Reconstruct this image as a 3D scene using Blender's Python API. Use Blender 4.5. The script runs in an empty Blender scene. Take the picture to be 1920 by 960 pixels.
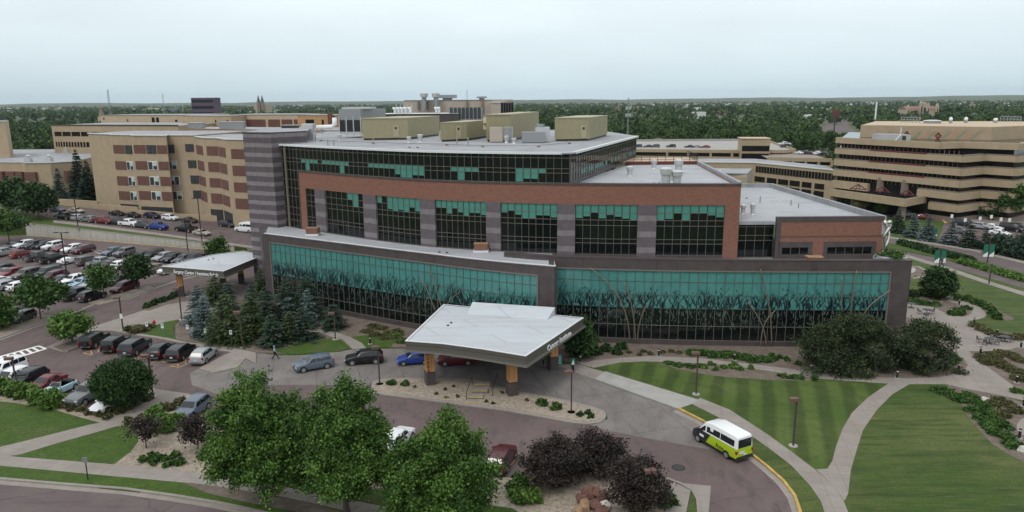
import bpy, bmesh, math, random
import numpy as np
from math import sin, cos, pi, radians, sqrt, atan2, hypot
from mathutils import Vector, Matrix
random.seed(7); RNG = np.random.default_rng(7)
SC = bpy.context.scene; COL = SC.collection
# ------------------------------------------------------------------ camera (metres; photo surveyed at 1920x960)
FOC = 1360.0; CAMH = 32.0; PIT = radians(12.1); ROLL = radians(-0.4)
FWD = np.array([0, cos(PIT), -sin(PIT)]); _r = np.array([1., 0, 0]); _u = np.cross(_r, FWD)
RGT = _r*cos(ROLL)+_u*sin(ROLL); UPV = -_r*sin(ROLL)+_u*cos(ROLL)
CAM = np.array([0, 0, CAMH])
def ray(px, py): return FWD+RGT*(px-960)/FOC-UPV*(py-480)/FOC
def at(px, py, z=0.0):
    d = ray(px, py); t = (z-CAMH)/d[2]; return CAM+d*t
def atY(px, py, Y):
    d = ray(px, py); return CAM+d*(Y/d[1])
def proj(p):
    v = np.array(p, float)-CAM; k = v@FWD
    return (960+FOC*(v@RGT)/k, 480-FOC*(v@UPV)/k)
def xy(px, py, z=0.0): return tuple(at(px, py, z)[:2])
def XY(l, z=0.0): return [xy(a, b, z) for a, b in l]
def zoom(ox, oy, s, l): return [(ox+a/s, oy+b/s) for a, b in l]
cam = bpy.data.cameras.new('camera'); cam.sensor_width = 36; cam.lens = 36*FOC/1920
cam.clip_start = .5; cam.clip_end = 40000
co = bpy.data.objects.new('camera', cam); COL.objects.link(co)
m = Matrix.Identity(4)
for i in range(3):
    m[i][0] = RGT[i]; m[i][1] = UPV[i]; m[i][2] = -FWD[i]; m[i][3] = CAM[i]
co.matrix_world = m; SC.camera = co
# ------------------------------------------------------------------ materials
M = {}
def nodes(name):
    mt = bpy.data.materials.new(name); mt.use_nodes = True
    nt = mt.node_tree; b = nt.nodes['Principled BSDF']
    M[name] = mt
    return mt, nt, b
def lin(c):
    return tuple((v/12.92 if v <= .04045 else ((v+.055)/1.055)**2.4) for v in [x/255 for x in c])
def mat(name, col, rough=.7, metal=0., var=0., scale=1., spec=.5, stretch=(1, 1, 1), emit=None, bump=0.):
    mt, nt, b = nodes(name)
    c = tuple(col)+(1,)
    b.inputs['Base Color'].default_value = c
    b.inputs['Roughness'].default_value = rough; b.inputs['Metallic'].default_value = metal
    b.inputs['Specular IOR Level'].default_value = spec
    if var > 0:
        tc = nt.nodes.new('ShaderNodeTexCoord'); mp = nt.nodes.new('ShaderNodeMapping')
        mp.inputs['Scale'].default_value = [scale*s for s in stretch]
        nt.links.new(tc.outputs['Object'], mp.inputs['Vector'])
        n = nt.nodes.new('ShaderNodeTexNoise'); n.inputs['Scale'].default_value = 1; n.inputs['Detail'].default_value = 6
        n.inputs['Roughness'].default_value = .65
        nt.links.new(mp.outputs['Vector'], n.inputs['Vector'])
        r = nt.nodes.new('ShaderNodeValToRGB')
        r.color_ramp.elements[0].position = .3; r.color_ramp.elements[1].position = .7
        r.color_ramp.elements[0].color = tuple(max(0, v*(1-var)) for v in col)+(1,)
        r.color_ramp.elements[1].color = tuple(min(1, v*(1+var)) for v in col)+(1,)
        nt.links.new(n.outputs['Fac'], r.inputs['Fac']); nt.links.new(r.outputs['Color'], b.inputs['Base Color'])
        if bump:
            bp = nt.nodes.new('ShaderNodeBump'); bp.inputs['Strength'].default_value = bump; bp.inputs['Distance'].default_value = .05
            nt.links.new(n.outputs['Fac'], bp.inputs['Height']); nt.links.new(bp.outputs['Normal'], b.inputs['Normal'])
    return mt
def mat2(name, layers, rough=.85, bump=0., spec=.3):
    """layers: base colour then (colour, scale, lo, hi, stretch) noise masks mixed over one another"""
    mt, nt, b = nodes(name)
    b.inputs['Roughness'].default_value = rough; b.inputs['Specular IOR Level'].default_value = spec
    tc = nt.nodes.new('ShaderNodeTexCoord')
    rgb = nt.nodes.new('ShaderNodeRGB'); rgb.outputs[0].default_value = tuple(layers[0])+(1,)
    cur = rgb.outputs[0]; last = None
    for k, (col, scale, lo, hi, st) in enumerate(layers[1:]):
        mp = nt.nodes.new('ShaderNodeMapping'); mp.inputs['Scale'].default_value = [scale*s for s in st]
        mp.inputs['Location'].default_value = (k*13.7, k*5.1, 0)
        nt.links.new(tc.outputs['Object'], mp.inputs['Vector'])
        n = nt.nodes.new('ShaderNodeTexNoise'); n.inputs['Scale'].default_value = 1; n.inputs['Detail'].default_value = 7
        n.inputs['Roughness'].default_value = .68
        nt.links.new(mp.outputs['Vector'], n.inputs['Vector'])
        r = nt.nodes.new('ShaderNodeMapRange'); r.inputs[1].default_value = lo; r.inputs[2].default_value = hi
        nt.links.new(n.outputs['Fac'], r.inputs[0])
        mx = nt.nodes.new('ShaderNodeMix'); mx.data_type = 'RGBA'
        nt.links.new(r.outputs[0], mx.inputs[0]); nt.links.new(cur, mx.inputs[6]); mx.inputs[7].default_value = tuple(col)+(1,)
        cur = mx.outputs[2]; last = n
    nt.links.new(cur, b.inputs['Base Color'])
    if bump and last:
        bp = nt.nodes.new('ShaderNodeBump'); bp.inputs['Strength'].default_value = bump; bp.inputs['Distance'].default_value = .08
        nt.links.new(last.outputs['Fac'], bp.inputs['Height']); nt.links.new(bp.outputs['Normal'], b.inputs['Normal'])
    return mt, nt, b, cur
def stripes(name, c1, c2, period, frac, z0=0., axis=2, rot=0., var=.15, rough=.8):
    """two coloured courses alternating along an axis (a real pattern of the stone)"""
    mt, nt, b = nodes(name); b.inputs['Roughness'].default_value = rough
    tc = nt.nodes.new('ShaderNodeTexCoord'); mp = nt.nodes.new('ShaderNodeMapping'); mp.inputs['Rotation'].default_value = (0, 0, rot)
    nt.links.new(tc.outputs['Object'], mp.inputs['Vector'])
    sx = nt.nodes.new('ShaderNodeSeparateXYZ'); nt.links.new(mp.outputs['Vector'], sx.inputs[0])
    a = nt.nodes.new('ShaderNodeMath'); a.operation = 'ADD'; a.inputs[1].default_value = -z0+1000*period
    nt.links.new(sx.outputs[axis], a.inputs[0])
    d = nt.nodes.new('ShaderNodeMath'); d.operation = 'MODULO'; d.inputs[1].default_value = period
    nt.links.new(a.outputs[0], d.inputs[0])
    g = nt.nodes.new('ShaderNodeMath'); g.operation = 'LESS_THAN'; g.inputs[1].default_value = period*frac
    nt.links.new(d.outputs[0], g.inputs[0])
    n = nt.nodes.new('ShaderNodeTexNoise'); n.inputs['Scale'].default_value = 1.3; n.inputs['Detail'].default_value = 8
    nt.links.new(tc.outputs['Object'], n.inputs['Vector'])
    mx = nt.nodes.new('ShaderNodeMix'); mx.data_type = 'RGBA'; nt.links.new(g.outputs[0], mx.inputs[0])
    mx.inputs[6].default_value = tuple(c1)+(1,); mx.inputs[7].default_value = tuple(c2)+(1,)
    mr = nt.nodes.new('ShaderNodeMapRange'); mr.inputs[1].default_value = .3; mr.inputs[2].default_value = .7
    mr.inputs[3].default_value = 1-var; mr.inputs[4].default_value = 1+var
    nt.links.new(n.outputs['Fac'], mr.inputs[0])
    m2 = nt.nodes.new('ShaderNodeMix'); m2.data_type = 'RGBA'; m2.blend_type = 'MULTIPLY'; m2.inputs[0].default_value = 1
    nt.links.new(mx.outputs[2], m2.inputs[6]); nt.links.new(mr.outputs[0], m2.inputs[7])
    nt.links.new(m2.outputs[2], b.inputs['Base Color'])
    return mt, nt, b
def leafmat(name, c1, c2, rough=.6):
    mt, nt, b = nodes(name); b.inputs['Roughness'].default_value = rough; b.inputs['Specular IOR Level'].default_value = .25
    at_ = nt.nodes.new('ShaderNodeAttribute'); at_.attribute_name = 'tint'
    mx = nt.nodes.new('ShaderNodeMix'); mx.data_type = 'RGBA'
    nt.links.new(at_.outputs['Fac'], mx.inputs[0])
    mx.inputs[6].default_value = tuple(c1)+(1,); mx.inputs[7].default_value = tuple(c2)+(1,)
    nt.links.new(mx.outputs[2], b.inputs['Base Color'])
    return mt
# ------------------------------------------------------------------ objects
def tag(o, label=None, cat=None, group=None, kind=None):
    if label: o['label'] = label
    if cat: o['category'] = cat
    if group: o['group'] = group
    if kind: o['kind'] = kind
    return o
def thing(name, label, cat, loc=(0, 0, 0), group=None):
    o = bpy.data.objects.new(name, None); COL.objects.link(o); o.location = loc; o.empty_display_size = .5
    return tag(o, label, cat, group)
def base(o):
    v = Vector((0, 0, 0))
    while o is not None: v += o.location; o = o.parent
    return v
def link(name, me, parent=None):
    o = bpy.data.objects.new(name, me); COL.objects.link(o)
    if parent: o.parent = parent
    return o
def kids(o): return [c for c in bpy.data.objects if c.parent == o]
class MB:
    def __init__(s): s.v = []; s.f = []; s.m = []
    def add(s, vs, fs, mi=0):
        n = len(s.v); s.v += [tuple(float(c) for c in p) for p in vs]; s.f += [tuple(i+n for i in f) for f in fs]; s.m += [mi]*len(fs); return s
    def box(s, c, d, rz=0., mi=0):
        hx, hy, hz = d[0]/2, d[1]/2, d[2]/2; cs, sn = cos(rz), sin(rz)
        vs = []
        for z in (-hz, hz):
            for x, y in ((-hx, -hy), (hx, -hy), (hx, hy), (-hx, hy)):
                vs.append((c[0]+x*cs-y*sn, c[1]+x*sn+y*cs, c[2]+z))
        return s.add(vs, [(3, 2, 1, 0), (4, 5, 6, 7), (0, 1, 5, 4), (1, 2, 6, 5), (2, 3, 7, 6), (3, 0, 4, 7)], mi)
    def seg(s, a, b, w, z0, z1, mi=0, off=0.):
        """upright slab along the ground line a-b, w thick"""
        dx, dy = b[0]-a[0], b[1]-a[1]; L = hypot(dx, dy)
        if L < 1e-6: return s
        nx, ny = -dy/L, dx/L
        c = ((a[0]+b[0])/2+nx*off, (a[1]+b[1])/2+ny*off, (z0+z1)/2)
        return s.box(c, (L, w, z1-z0), atan2(dy, dx), mi)
    def prism(s, poly, z0, z1, mi=0, top=None):
        n = len(poly)
        ar = sum(poly[i][0]*poly[(i+1) % n][1]-poly[(i+1) % n][0]*poly[i][1] for i in range(n))
        if ar < 0: poly = poly[::-1]
        zt = (lambda x, y: z1) if top is None else top
        vs = [(x, y, z0) for x, y in poly]+[(x, y, zt(x, y)) for x, y in poly]
        fs = [(i, (i+1) % n, n+(i+1) % n, n+i) for i in range(n)]
        s.add(vs, fs, mi)
        k = len(s.v)-n
        from mathutils.geometry import tessellate_polygon
        for t in tessellate_polygon([[Vector((x, y, 0)) for x, y in poly]]):
            a, b, c = t
            pa, pb, pc = poly[a], poly[b], poly[c]
            if (pb[0]-pa[0])*(pc[1]-pa[1])-(pc[0]-pa[0])*(pb[1]-pa[1]) < 0: a, b, c = a, c, b
            s.f.append((k+a, k+b, k+c)); s.m.append(mi)
            s.f.append((k-n+a, k-n+c, k-n+b)); s.m.append(mi)
        return s
    def quad(s, a, b, c, d, mi=0): return s.add([a, b, c, d], [(0, 1, 2, 3)], mi)
    def tube(s, pts, rad, n=6, mi=0, cap=True):
        P = [Vector(p) for p in pts]; R = rad if hasattr(rad, '__len__') else [rad]*len(P)
        rings = []; u = None
        for i, p in enumerate(P):
            d = (P[min(i+1, len(P)-1)]-P[max(i-1, 0)]).normalized()
            if u is None: u = d.orthogonal().normalized()
            u = (u-d*u.dot(d)).normalized(); w = d.cross(u)
            rings.append([p+(u*cos(2*pi*k/n)+w*sin(2*pi*k/n))*R[i] for k in range(n)])
        vs = [tuple(q) for r in rings for q in r]
        fs = [(i*n+k, i*n+(k+1) % n, (i+1)*n+(k+1) % n, (i+1)*n+k) for i in range(len(P)-1) for k in range(n)]
        if cap: fs += [tuple(range(n))[::-1], tuple((len(P)-1)*n+k for k in range(n))]
        return s.add(vs, fs, mi)
    def lathe(s, c, prof, n=12, mi=0):
        vs = [(c[0]+r*cos(2*pi*k/n), c[1]+r*sin(2*pi*k/n), c[2]+z) for r, z in prof for k in range(n)]
        fs = [(i*n+k, i*n+(k+1) % n, (i+1)*n+(k+1) % n, (i+1)*n+k) for i in range(len(prof)-1) for k in range(n)]
        fs += [tuple(range(n))[::-1], tuple((len(prof)-1)*n+k for k in range(n))]
        return s.add(vs, fs, mi)
    def blob(s, c, r, seed=0, amp=.2, nu=8, nv=6, mi=0):
        rg = random.Random(seed); vs = []; fs = []
        for i in range(nv+1):
            th = pi*i/nv
            for k in range(nu):
                a = 1+amp*(rg.random()-.5)*2*(0 < i < nv)
                vs.append((c[0]+r[0]*a*sin(th)*cos(2*pi*k/nu), c[1]+r[1]*a*sin(th)*sin(2*pi*k/nu), c[2]+r[2]*a*cos(th)))
        for i in range(nv):
            for k in range(nu): fs.append((i*nu+k, (i+1)*nu+k, (i+1)*nu+(k+1) % nu, i*nu+(k+1) % nu))
        return s.add(vs, fs, mi)
    def build(s, name, mats, parent=None, smooth=False):
        if not isinstance(mats, (list, tuple)): mats = [mats]
        b = base(parent) if parent else Vector((0, 0, 0))
        me = bpy.data.meshes.new(name)
        me.from_pydata([(x-b.x, y-b.y, z-b.z) for x, y, z in s.v], [], s.f)
        for mt in mats: me.materials.append(M[mt] if isinstance(mt, str) else mt)
        if len(mats) > 1: me.polygons.foreach_set('material_index', s.m)
        if smooth: me.polygons.foreach_set('use_smooth', [True]*len(s.f))
        me.update()
        return link(name, me, parent)
def struct(name, mb, mats): return tag(mb.build(name, mats), kind='structure')
def copy_tree(o, parent=None, index=None):
    c = o.copy(); COL.objects.link(c)
    if parent: c.parent = parent
    for ch in index.get(o.name, []): copy_tree(ch, c, index)
    return c
def child_index():
    d = {}
    for o in bpy.data.objects:
        if o.parent: d.setdefault(o.parent.name, []).append(o)
    return d
def catmull(pts, n=6, closed=False):
    P = [np.array(p, float) for p in pts]; out = []; N = len(P)
    for i in range(N if closed else N-1):
        if closed: a, b, c, d = P[(i-1) % N], P[i], P[(i+1) % N], P[(i+2) % N]
        else: a, b, c, d = P[max(i-1, 0)], P[i], P[i+1], P[min(i+2, N-1)]
        for k in range(n):
            t = k/n
            out.append(tuple(.5*((2*b)+(-a+c)*t+(2*a-5*b+4*c-d)*t*t+(-a+3*b-3*c+d)*t**3)))
    if not closed: out.append(tuple(P[-1]))
    return out
def textmesh(txt, size, ext=.03, align='CENTER'):
    cu = bpy.data.curves.new('lettering', 'FONT'); cu.body = txt; cu.size = size; cu.extrude = ext; cu.align_x = align; cu.resolution_u = 2
    o = bpy.data.objects.new('lettering', cu); COL.objects.link(o)
    dg = bpy.context.evaluated_depsgraph_get(); me = o.evaluated_get(dg).to_mesh()
    vs = [tuple(v.co) for v in me.vertices]; fs = [tuple(p.vertices) for p in me.polygons]
    bpy.data.objects.remove(o); bpy.data.curves.remove(cu)
    return vs, fs
def sign(mb, txt, size, org, right, up=(0, 0, 1), ext=.03, align='CENTER', mi=0, sx=1.):
    vs, fs = textmesh(txt, size, ext, align)
    r = Vector(right).normalized(); u = Vector(up).normalized(); n = r.cross(u); o = Vector(org)
    return mb.add([tuple(o+r*x*sx+u*y+n*z) for x, y, z in vs], fs, mi)
ORD = ['leftmost', 'second', 'third', 'fourth', 'fifth', 'sixth', 'seventh', 'eighth', 'ninth', 'tenth', 'eleventh', 'twelfth', 'thirteenth',
       'fourteenth', 'fifteenth', 'sixteenth', 'seventeenth', 'eighteenth']
NUM = ['zero', 'one', 'two', 'three', 'four', 'five', 'six', 'seven', 'eight', 'nine', 'ten', 'eleven', 'twelve', 'thirteen', 'fourteen', 'fifteen', 'sixteen', 'seventeen', 'eighteen']
def ordl(i, n):
    if n == 1: return 'only'
    if i == 0: return 'leftmost'
    if i == n-1: return 'rightmost'
    return ORD[i]+' from left'
# ------------------------------------------------------------------ palette
mat2('grass', [(.040, .082, .008), ((.066, .118, .013), .7, .35, .65, (1, 1, 1)), ((.105, .112, .044), .16, .5, .7, (1, 1, 1)), ((.028, .052, .012), 5, .42, .66, (1, 1, 1)), ((.10, .12, .04), 9, .56, .72, (1, 1, 1))], rough=.95, bump=.35)
mat2('grass_dry', [(.055, .078, .024), ((.105, .105, .045), .11, .45, .68, (1, 1, 1)), ((.035, .06, .018), 5, .45, .7, (1, 1, 1))], rough=.95, bump=.3)
mat2('asphalt', [(.118, .086, .083), ((.145, .110, .104), .12, .4, .65, (1, 1, 1)), ((.078, .062, .063), .5, .5, .7, (1.5, .5, 1)), ((.13, .105, .1), 9, .5, .75, (1, 1, 1))], rough=.9)
mat2('street_asphalt', [(.118, .090, .09), ((.14, .111, .108), .2, .4, .65, (1, 1, 1)), ((.085, .068, .07), .4, .5, .7, (.3, 2, 1))], rough=.9)
mat2('concrete', [(.255, .222, .195), ((.30, .268, .24), .25, .4, .65, (1, 1, 1)), ((.24, .21, .185), 1.1, .5, .72, (1, 1, 1))], rough=.9)
mat2('concrete_pale', [(.36, .345, .325), ((.30, .288, .27), .5, .4, .65, (1, 1, 1))], rough=.9)
mat2('concrete_drive', [(.165, .15, .142), ((.215, .195, .18), .15, .4, .65, (1, 1, 1)), ((.13, .118, .112), .45, .48, .7, (1.6, .6, 1)), ((.27, .25, .23), .7, .62, .72, (1, 1, 1))], rough=.88)
mat2('gravel', [(.33, .275, .215), ((.20, .16, .125), 3.2, .42, .62, (1, 1, 1)), ((.45, .4, .33), 5.0, .5, .68, (1, 1, 1))], rough=.95, bump=.6)
mat2('mulch', [(.135, .105, .085), ((.19, .155, .128), .7, .4, .65, (1, 1, 1)), ((.085, .065, .052), 4.0, .5, .7, (1, 1, 1))], rough=.95, bump=.4)
mat('kerb_yellow', (.44, .295, .085), .85, var=.25, scale=1.5)
mat('kerb_tan', (.42, .30, .17), .85, var=.2, scale=1.5)
mat('paint_white', (.72, .71, .69), .8, var=.1, scale=2)
mat('paint_yellow', (.50, .30, .10), .85, var=.25, scale=2)
mat2('far_land', [(.05, .075, .03), ((.11, .12, .06), .004, .48, .62, (1, 1, 1)), ((.16, .15, .10), .013, .6, .7, (1, 1, 1))], rough=.95)
mat2('roof_white', [(.385, .395, .415), ((.30, .31, .325), .12, .45, .68, (1, 1, 1)), ((.46, .465, .475), .35, .55, .7, (.5, 1.5, 1)), ((.24, .225, .21), .22, .62, .74, (1, 1, 1))], rough=.8)
mat2('canopy_roof', [(.50, .53, .56), ((.43, .45, .47), .3, .45, .7, (.4, 1.6, 1)), ((.36, .33, .30), .35, .6, .75, (.3, 1.8, 1))], rough=.7)
mat2('roof_grey', [(.33, .335, .35), ((.25, .255, .265), .14, .42, .66, (1, 1, 1)), ((.40, .405, .415), .4, .55, .72, (.5, 1.5, 1)), ((.19, .18, .17), .25, .6, .74, (1, 1, 1))], rough=.8)
mat('roof_trim', (.66, .67, .68), .5)
mat('brick_red', (.215, .098, .068), .9, var=.22, scale=2.2, stretch=(.7, .7, 3))
mat('brick_dark', (.135, .062, .048), .9, var=.15, scale=1.5)
mat('granite', (.072, .056, .056), .55, var=.22, scale=.8)
mat('granite_trim', (.17, .145, .125), .6)
stripes('stone_bands', (.095, .078, .086), (.205, .18, .188), 1.62, .42, z0=.3)
stripes('pier_bands', (.112, .092, .102), (.19, .168, .176), 2.2, .34, z0=.5)
mat('beige', (.385, .298, .198), .9, var=.1, scale=.6)
mat('beige_pale', (.47, .37, .26), .9, var=.08, scale=.4)
mat('beige_orange', (.44, .27, .135), .9, var=.08, scale=.4)
mat('beige_grey', (.43, .37, .31), .9, var=.08, scale=.4)
mat('taupe', (.21, .165, .13), .9, var=.1)
mat('maroon', (.115, .028, .026), .8)
mat('olive_panel', (.295, .262, .155), .55, var=.05, scale=1)
mat('olive_roof', (.36, .325, .215), .6, var=.06)
mat('dark_glass', (.006, .008, .008), .06, spec=.45)
mat('dark_glass_far', (.012, .011, .011), .15, spec=.3)
mat('teal_glass', (.072, .235, .218), .16, spec=.5, var=.14, scale=.7)
mat('blind', (.068, .235, .19), .35, spec=.4, var=.08, scale=.9)
mat('reed_print', (.008, .022, .026), .4)
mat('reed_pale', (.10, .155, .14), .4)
mat('mullion', (.15, .14, .115), .5)
mat('mullion_teal', (.085, .115, .10), .5)
mat('tan_steel', (.20, .17, .12), .5, metal=.3)
mat('fascia', (.118, .112, .095), .45, metal=.3)
mat('soffit', (.10, .095, .085), .7)
mat('pillar_orange', (.47, .235, .085), .7, var=.08)
mat('white_paint', (.78, .78, .77), .5)
mat('metal_grey', (.30, .31, .32), .45, metal=.5)
mat('metal_light', (.52, .53, .53), .4, metal=.4)
mat('metal_dark', (.03, .03, .032), .5)
mat('black_steel', (.013, .012, .012), .5)
mat('bronze_post', (.062, .042, .036), .55)
mat('lamp_brown', (.135, .075, .058), .6)
mat('bark', (.085, .068, .055), .95, var=.3, scale=4)
mat('sign_green', (.01, .14, .09), .5)
mat('sign_teal', (.05, .26, .25), .5)
mat('chrome', (.60, .585, .55), .22, metal=1)
mat('rock_red', (.15, .075, .06), .9, var=.35, scale=1.2)
mat('rock_tan', (.27, .175, .10), .9, var=.3, scale=1.2)
mat('rock_pale', (.5, .47, .43), .9, var=.2, scale=1.2)
mat('hydrant_red', (.42, .03, .025), .5)
mat('glass_house', (.05, .055, .06), .2)
mat('roof_brown', (.15, .095, .07), .9, var=.2, scale=.6)
mat('roof_slate', (.11, .11, .12), .9, var=.2, scale=.6)
mat('house_white', (.68, .67, .64), .8)
mat('wall_concrete', (.40, .385, .345), .9, var=.2, scale=.5, stretch=(3, 3, .4))
leafmat('leaf_fg', (.013, .046, .007), (.115, .215, .034))
leafmat('leaf_dark', (.011, .036, .009), (.046, .092, .020))
leafmat('leaf_mid', (.020, .060, .011), (.075, .145, .026))
leafmat('leaf_bright', (.045, .10, .016), (.13, .22, .04))
leafmat('leaf_plum', (.017, .014, .011), (.062, .046, .040))
leafmat('leaf_bush', (.015, .028, .011), (.07, .088, .034))
leafmat('leaf_olive', (.055, .06, .022), (.13, .12, .05))
leafmat('leaf_forest', (.018, .050, .009), (.072, .130, .024))
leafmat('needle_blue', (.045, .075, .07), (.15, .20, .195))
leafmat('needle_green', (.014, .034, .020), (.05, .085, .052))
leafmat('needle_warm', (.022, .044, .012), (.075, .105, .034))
# mown lawns: one nearly plain, one with mowing stripes
def lawnmat(name, ang, scale, lo, hi, dist, base):
    mt, nt, b, cur = mat2(name, base, rough=.95, bump=.3)
    tc = nt.nodes.new('ShaderNodeTexCoord'); mp = nt.nodes.new('ShaderNodeMapping'); mp.vector_type = 'TEXTURE'; mp.inputs['Rotation'].default_value = (0, 0, ang)
    nt.links.new(tc.outputs['Object'], mp.inputs['Vector'])
    wv = nt.nodes.new('ShaderNodeTexWave'); wv.inputs['Scale'].default_value = scale; wv.inputs['Distortion'].default_value = dist; wv.inputs['Detail'].default_value = 3; wv.inputs['Detail Scale'].default_value = .8
    nt.links.new(mp.outputs['Vector'], wv.inputs['Vector'])
    mr = nt.nodes.new('ShaderNodeMapRange'); mr.inputs[1].default_value = .25; mr.inputs[2].default_value = .75; mr.inputs[3].default_value = lo; mr.inputs[4].default_value = hi
    nt.links.new(wv.outputs['Fac'], mr.inputs[0])
    mx = nt.nodes.new('ShaderNodeMix'); mx.data_type = 'RGBA'; mx.blend_type = 'MULTIPLY'; mx.inputs[0].default_value = 1
    nt.links.new(cur, mx.inputs[6]); nt.links.new(mr.outputs[0], mx.inputs[7]); nt.links.new(mx.outputs[2], b.inputs['Base Color'])
_a, _b = xy(1508, 730), xy(1522, 826)
SANG = atan2(_b[1]-_a[1], _b[0]-_a[0])+pi/2
lawnmat('grass_striped', SANG, .115, .79, 1.22, 1.8, [(.044, .078, .011), ((.084, .112, .028), .12, .42, .68, (1, 1, 1)), ((.036, .062, .014), .6, .5, .7, (1, 1, 1)), ((.085, .09, .04), 4, .52, .75, (1, 1, 1))])
lawnmat('grass_lawn', pi/2+.05, .28, .975, 1.025, 8, [(.046, .082, .012), ((.108, .122, .038), .07, .42, .66, (1, 1, 1)), ((.026, .052, .011), .35, .48, .66, (.35, 2.5, 1)), ((.10, .105, .042), 1.6, .52, .7, (.2, 3, 1)), ((.028, .05, .012), 6, .5, .7, (1, 1, 1))])

def overmul(name, kind, scale, width, dark, rot=0., ratio=(1, 1)):
    """real marks worn into a surface: cracks (warped cells) or seams / joints (a grid)"""
    nt = M[name].node_tree; b = nt.nodes['Principled BSDF']; src = b.inputs['Base Color'].links[0].from_socket
    tc = nt.nodes.new('ShaderNodeTexCoord'); mp = nt.nodes.new('ShaderNodeMapping'); mp.inputs['Rotation'].default_value = (0, 0, rot); mp.inputs['Scale'].default_value = (scale*ratio[0], scale*ratio[1], scale)
    nt.links.new(tc.outputs['Object'], mp.inputs['Vector'])
    if kind == 'crack':
        n = nt.nodes.new('ShaderNodeTexNoise'); n.inputs['Scale'].default_value = 6; n.inputs['Detail'].default_value = 5; nt.links.new(mp.outputs['Vector'], n.inputs['Vector'])
        ad = nt.nodes.new('ShaderNodeMix'); ad.data_type = 'VECTOR'; ad.inputs[0].default_value = .12; nt.links.new(mp.outputs['Vector'], ad.inputs[4]); nt.links.new(n.outputs['Color'], ad.inputs[5])
        v = nt.nodes.new('ShaderNodeTexVoronoi'); v.feature = 'DISTANCE_TO_EDGE'; v.inputs['Scale'].default_value = 1; nt.links.new(ad.outputs[1], v.inputs['Vector'])
        mr = nt.nodes.new('ShaderNodeMapRange'); mr.inputs[1].default_value = 0; mr.inputs[2].default_value = width; mr.inputs[3].default_value = dark; mr.inputs[4].default_value = 1
        nt.links.new(v.outputs['Distance'], mr.inputs[0]); out = mr.outputs[0]
    else:
        br = nt.nodes.new('ShaderNodeTexBrick'); br.offset = 0 if kind == 'grid' else .5; br.inputs['Scale'].default_value = 1; br.inputs['Mortar Size'].default_value = width; br.inputs['Brick Width'].default_value = 1; br.inputs['Row Height'].default_value = 1
        br.inputs['Color1'].default_value = (1, 1, 1, 1); br.inputs['Color2'].default_value = (.955, .955, .955, 1); br.inputs['Mortar'].default_value = (dark, dark, dark, 1); br.inputs['Mortar Smooth'].default_value = .3
        nt.links.new(mp.outputs['Vector'], br.inputs['Vector']); out = br.outputs['Color']
    mx = nt.nodes.new('ShaderNodeMix'); mx.data_type = 'RGBA'; mx.blend_type = 'MULTIPLY'; mx.inputs[0].default_value = 1
    nt.links.new(src, mx.inputs[6]); nt.links.new(out, mx.inputs[7]); nt.links.new(mx.outputs[2], b.inputs['Base Color'])
overmul('asphalt', 'crack', .055, .006, .82); overmul('asphalt', 'crack', .16, .006, .9)
overmul('street_asphalt', 'crack', .07, .006, .75)
overmul('concrete_drive', 'grid', .2, .012, .72, rot=-.28); overmul('concrete_drive', 'crack', .09, .004, .9)
overmul('concrete', 'grid', .55, .025, .82, rot=.2)
for n_ in ('roof_white', 'roof_grey', 'canopy_roof'): overmul(n_, 'brick', .33, .016, .86, rot=.35 if n_ != 'canopy_roof' else -.15, ratio=(.25, 1))
overmul('granite', 'brick', .7, .018, .78, ratio=(.5, 1))
# ================================================================== GROUND
S4 = 1646/480
TILE = {'A': (0, 420), 'B': (480, 420), 'C': (960, 420), 'D': (1440, 420), 'E': (0, 680), 'F': (480, 680), 'G': (960, 680), 'H': (1440, 680)}
def Z(t, l): return zoom(TILE[t][0], TILE[t][1], S4, l)
def ZP(l): return zoom(1700, 540, 5.332, l)
def Z8(l): return zoom(1640, 380, 5.332, l)
def slab(name, px, z, mt, smooth=0, z0=-.3):
    w = XY(px)
    if smooth: w = catmull(w, smooth, True)
    return struct(name, MB().prism(w, z0, z), mt)
def band(name, px, w, z, mt, z0=-.3, world=False):
    """a strip w metres wide along a line"""
    P = [np.array(p) for p in (px if world else XY(px))]
    L = []; R = []
    for i, p in enumerate(P):
        d = P[min(i+1, len(P)-1)]-P[max(i-1, 0)]; d = d/np.linalg.norm(d); n = np.array([-d[1], d[0]])
        L.append(tuple(p+n*w/2)); R.append(tuple(p-n*w/2))
    mb = MB()
    for i in range(len(P)-1):
        a, b, c, d = L[i], L[i+1], R[i+1], R[i]
        mb.add([(*a, z), (*b, z), (*c, z), (*d, z), (*a, z0), (*b, z0), (*c, z0), (*d, z0)], [(3, 2, 1, 0), (0, 1, 5, 4), (2, 3, 7, 6)])
    return struct(name, mb, mt)
# far land: one sheet to the horizon, low hills at its rim
mb = MB(); n = 96
rad = [1, 60, 200, 500, 1200, 2500, 5000, 9000, 14000, 22000]
vs = [(0, 0, -.12)]
for r in rad:
    for k in range(n):
        a = 2*pi*k/n
        vs.append((r*cos(a), r*sin(a)+120, -.12))
fs = [(0, 1+k, 1+(k+1) % n) for k in range(n)]
for i in range(len(rad)-1):
    for k in range(n): fs.append((1+i*n+k, 1+(i+1)*n+k, 1+(i+1)*n+(k+1) % n, 1+i*n+(k+1) % n))
mb.add(vs, fs)
struct('ground', mb, 'far_land')
mb = MB(); vs = []; fs = []; A0, A1, NA = radians(35), radians(145), 160
rr = [5200, 6400, 7400, 8600, 10500]; hh = [0, .45, .8, 1, .9]
for i, r in enumerate(rr):
    for k in range(NA+1):
        a = A0+(A1-A0)*k/NA
        right = 1-(k/NA)
        h = 30+5*sin(a*23+i)+4*sin(a*51+2*i)+26*right**2
        vs.append((r*cos(a), r*sin(a), -.3+h*hh[i]*r/9500))
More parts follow.
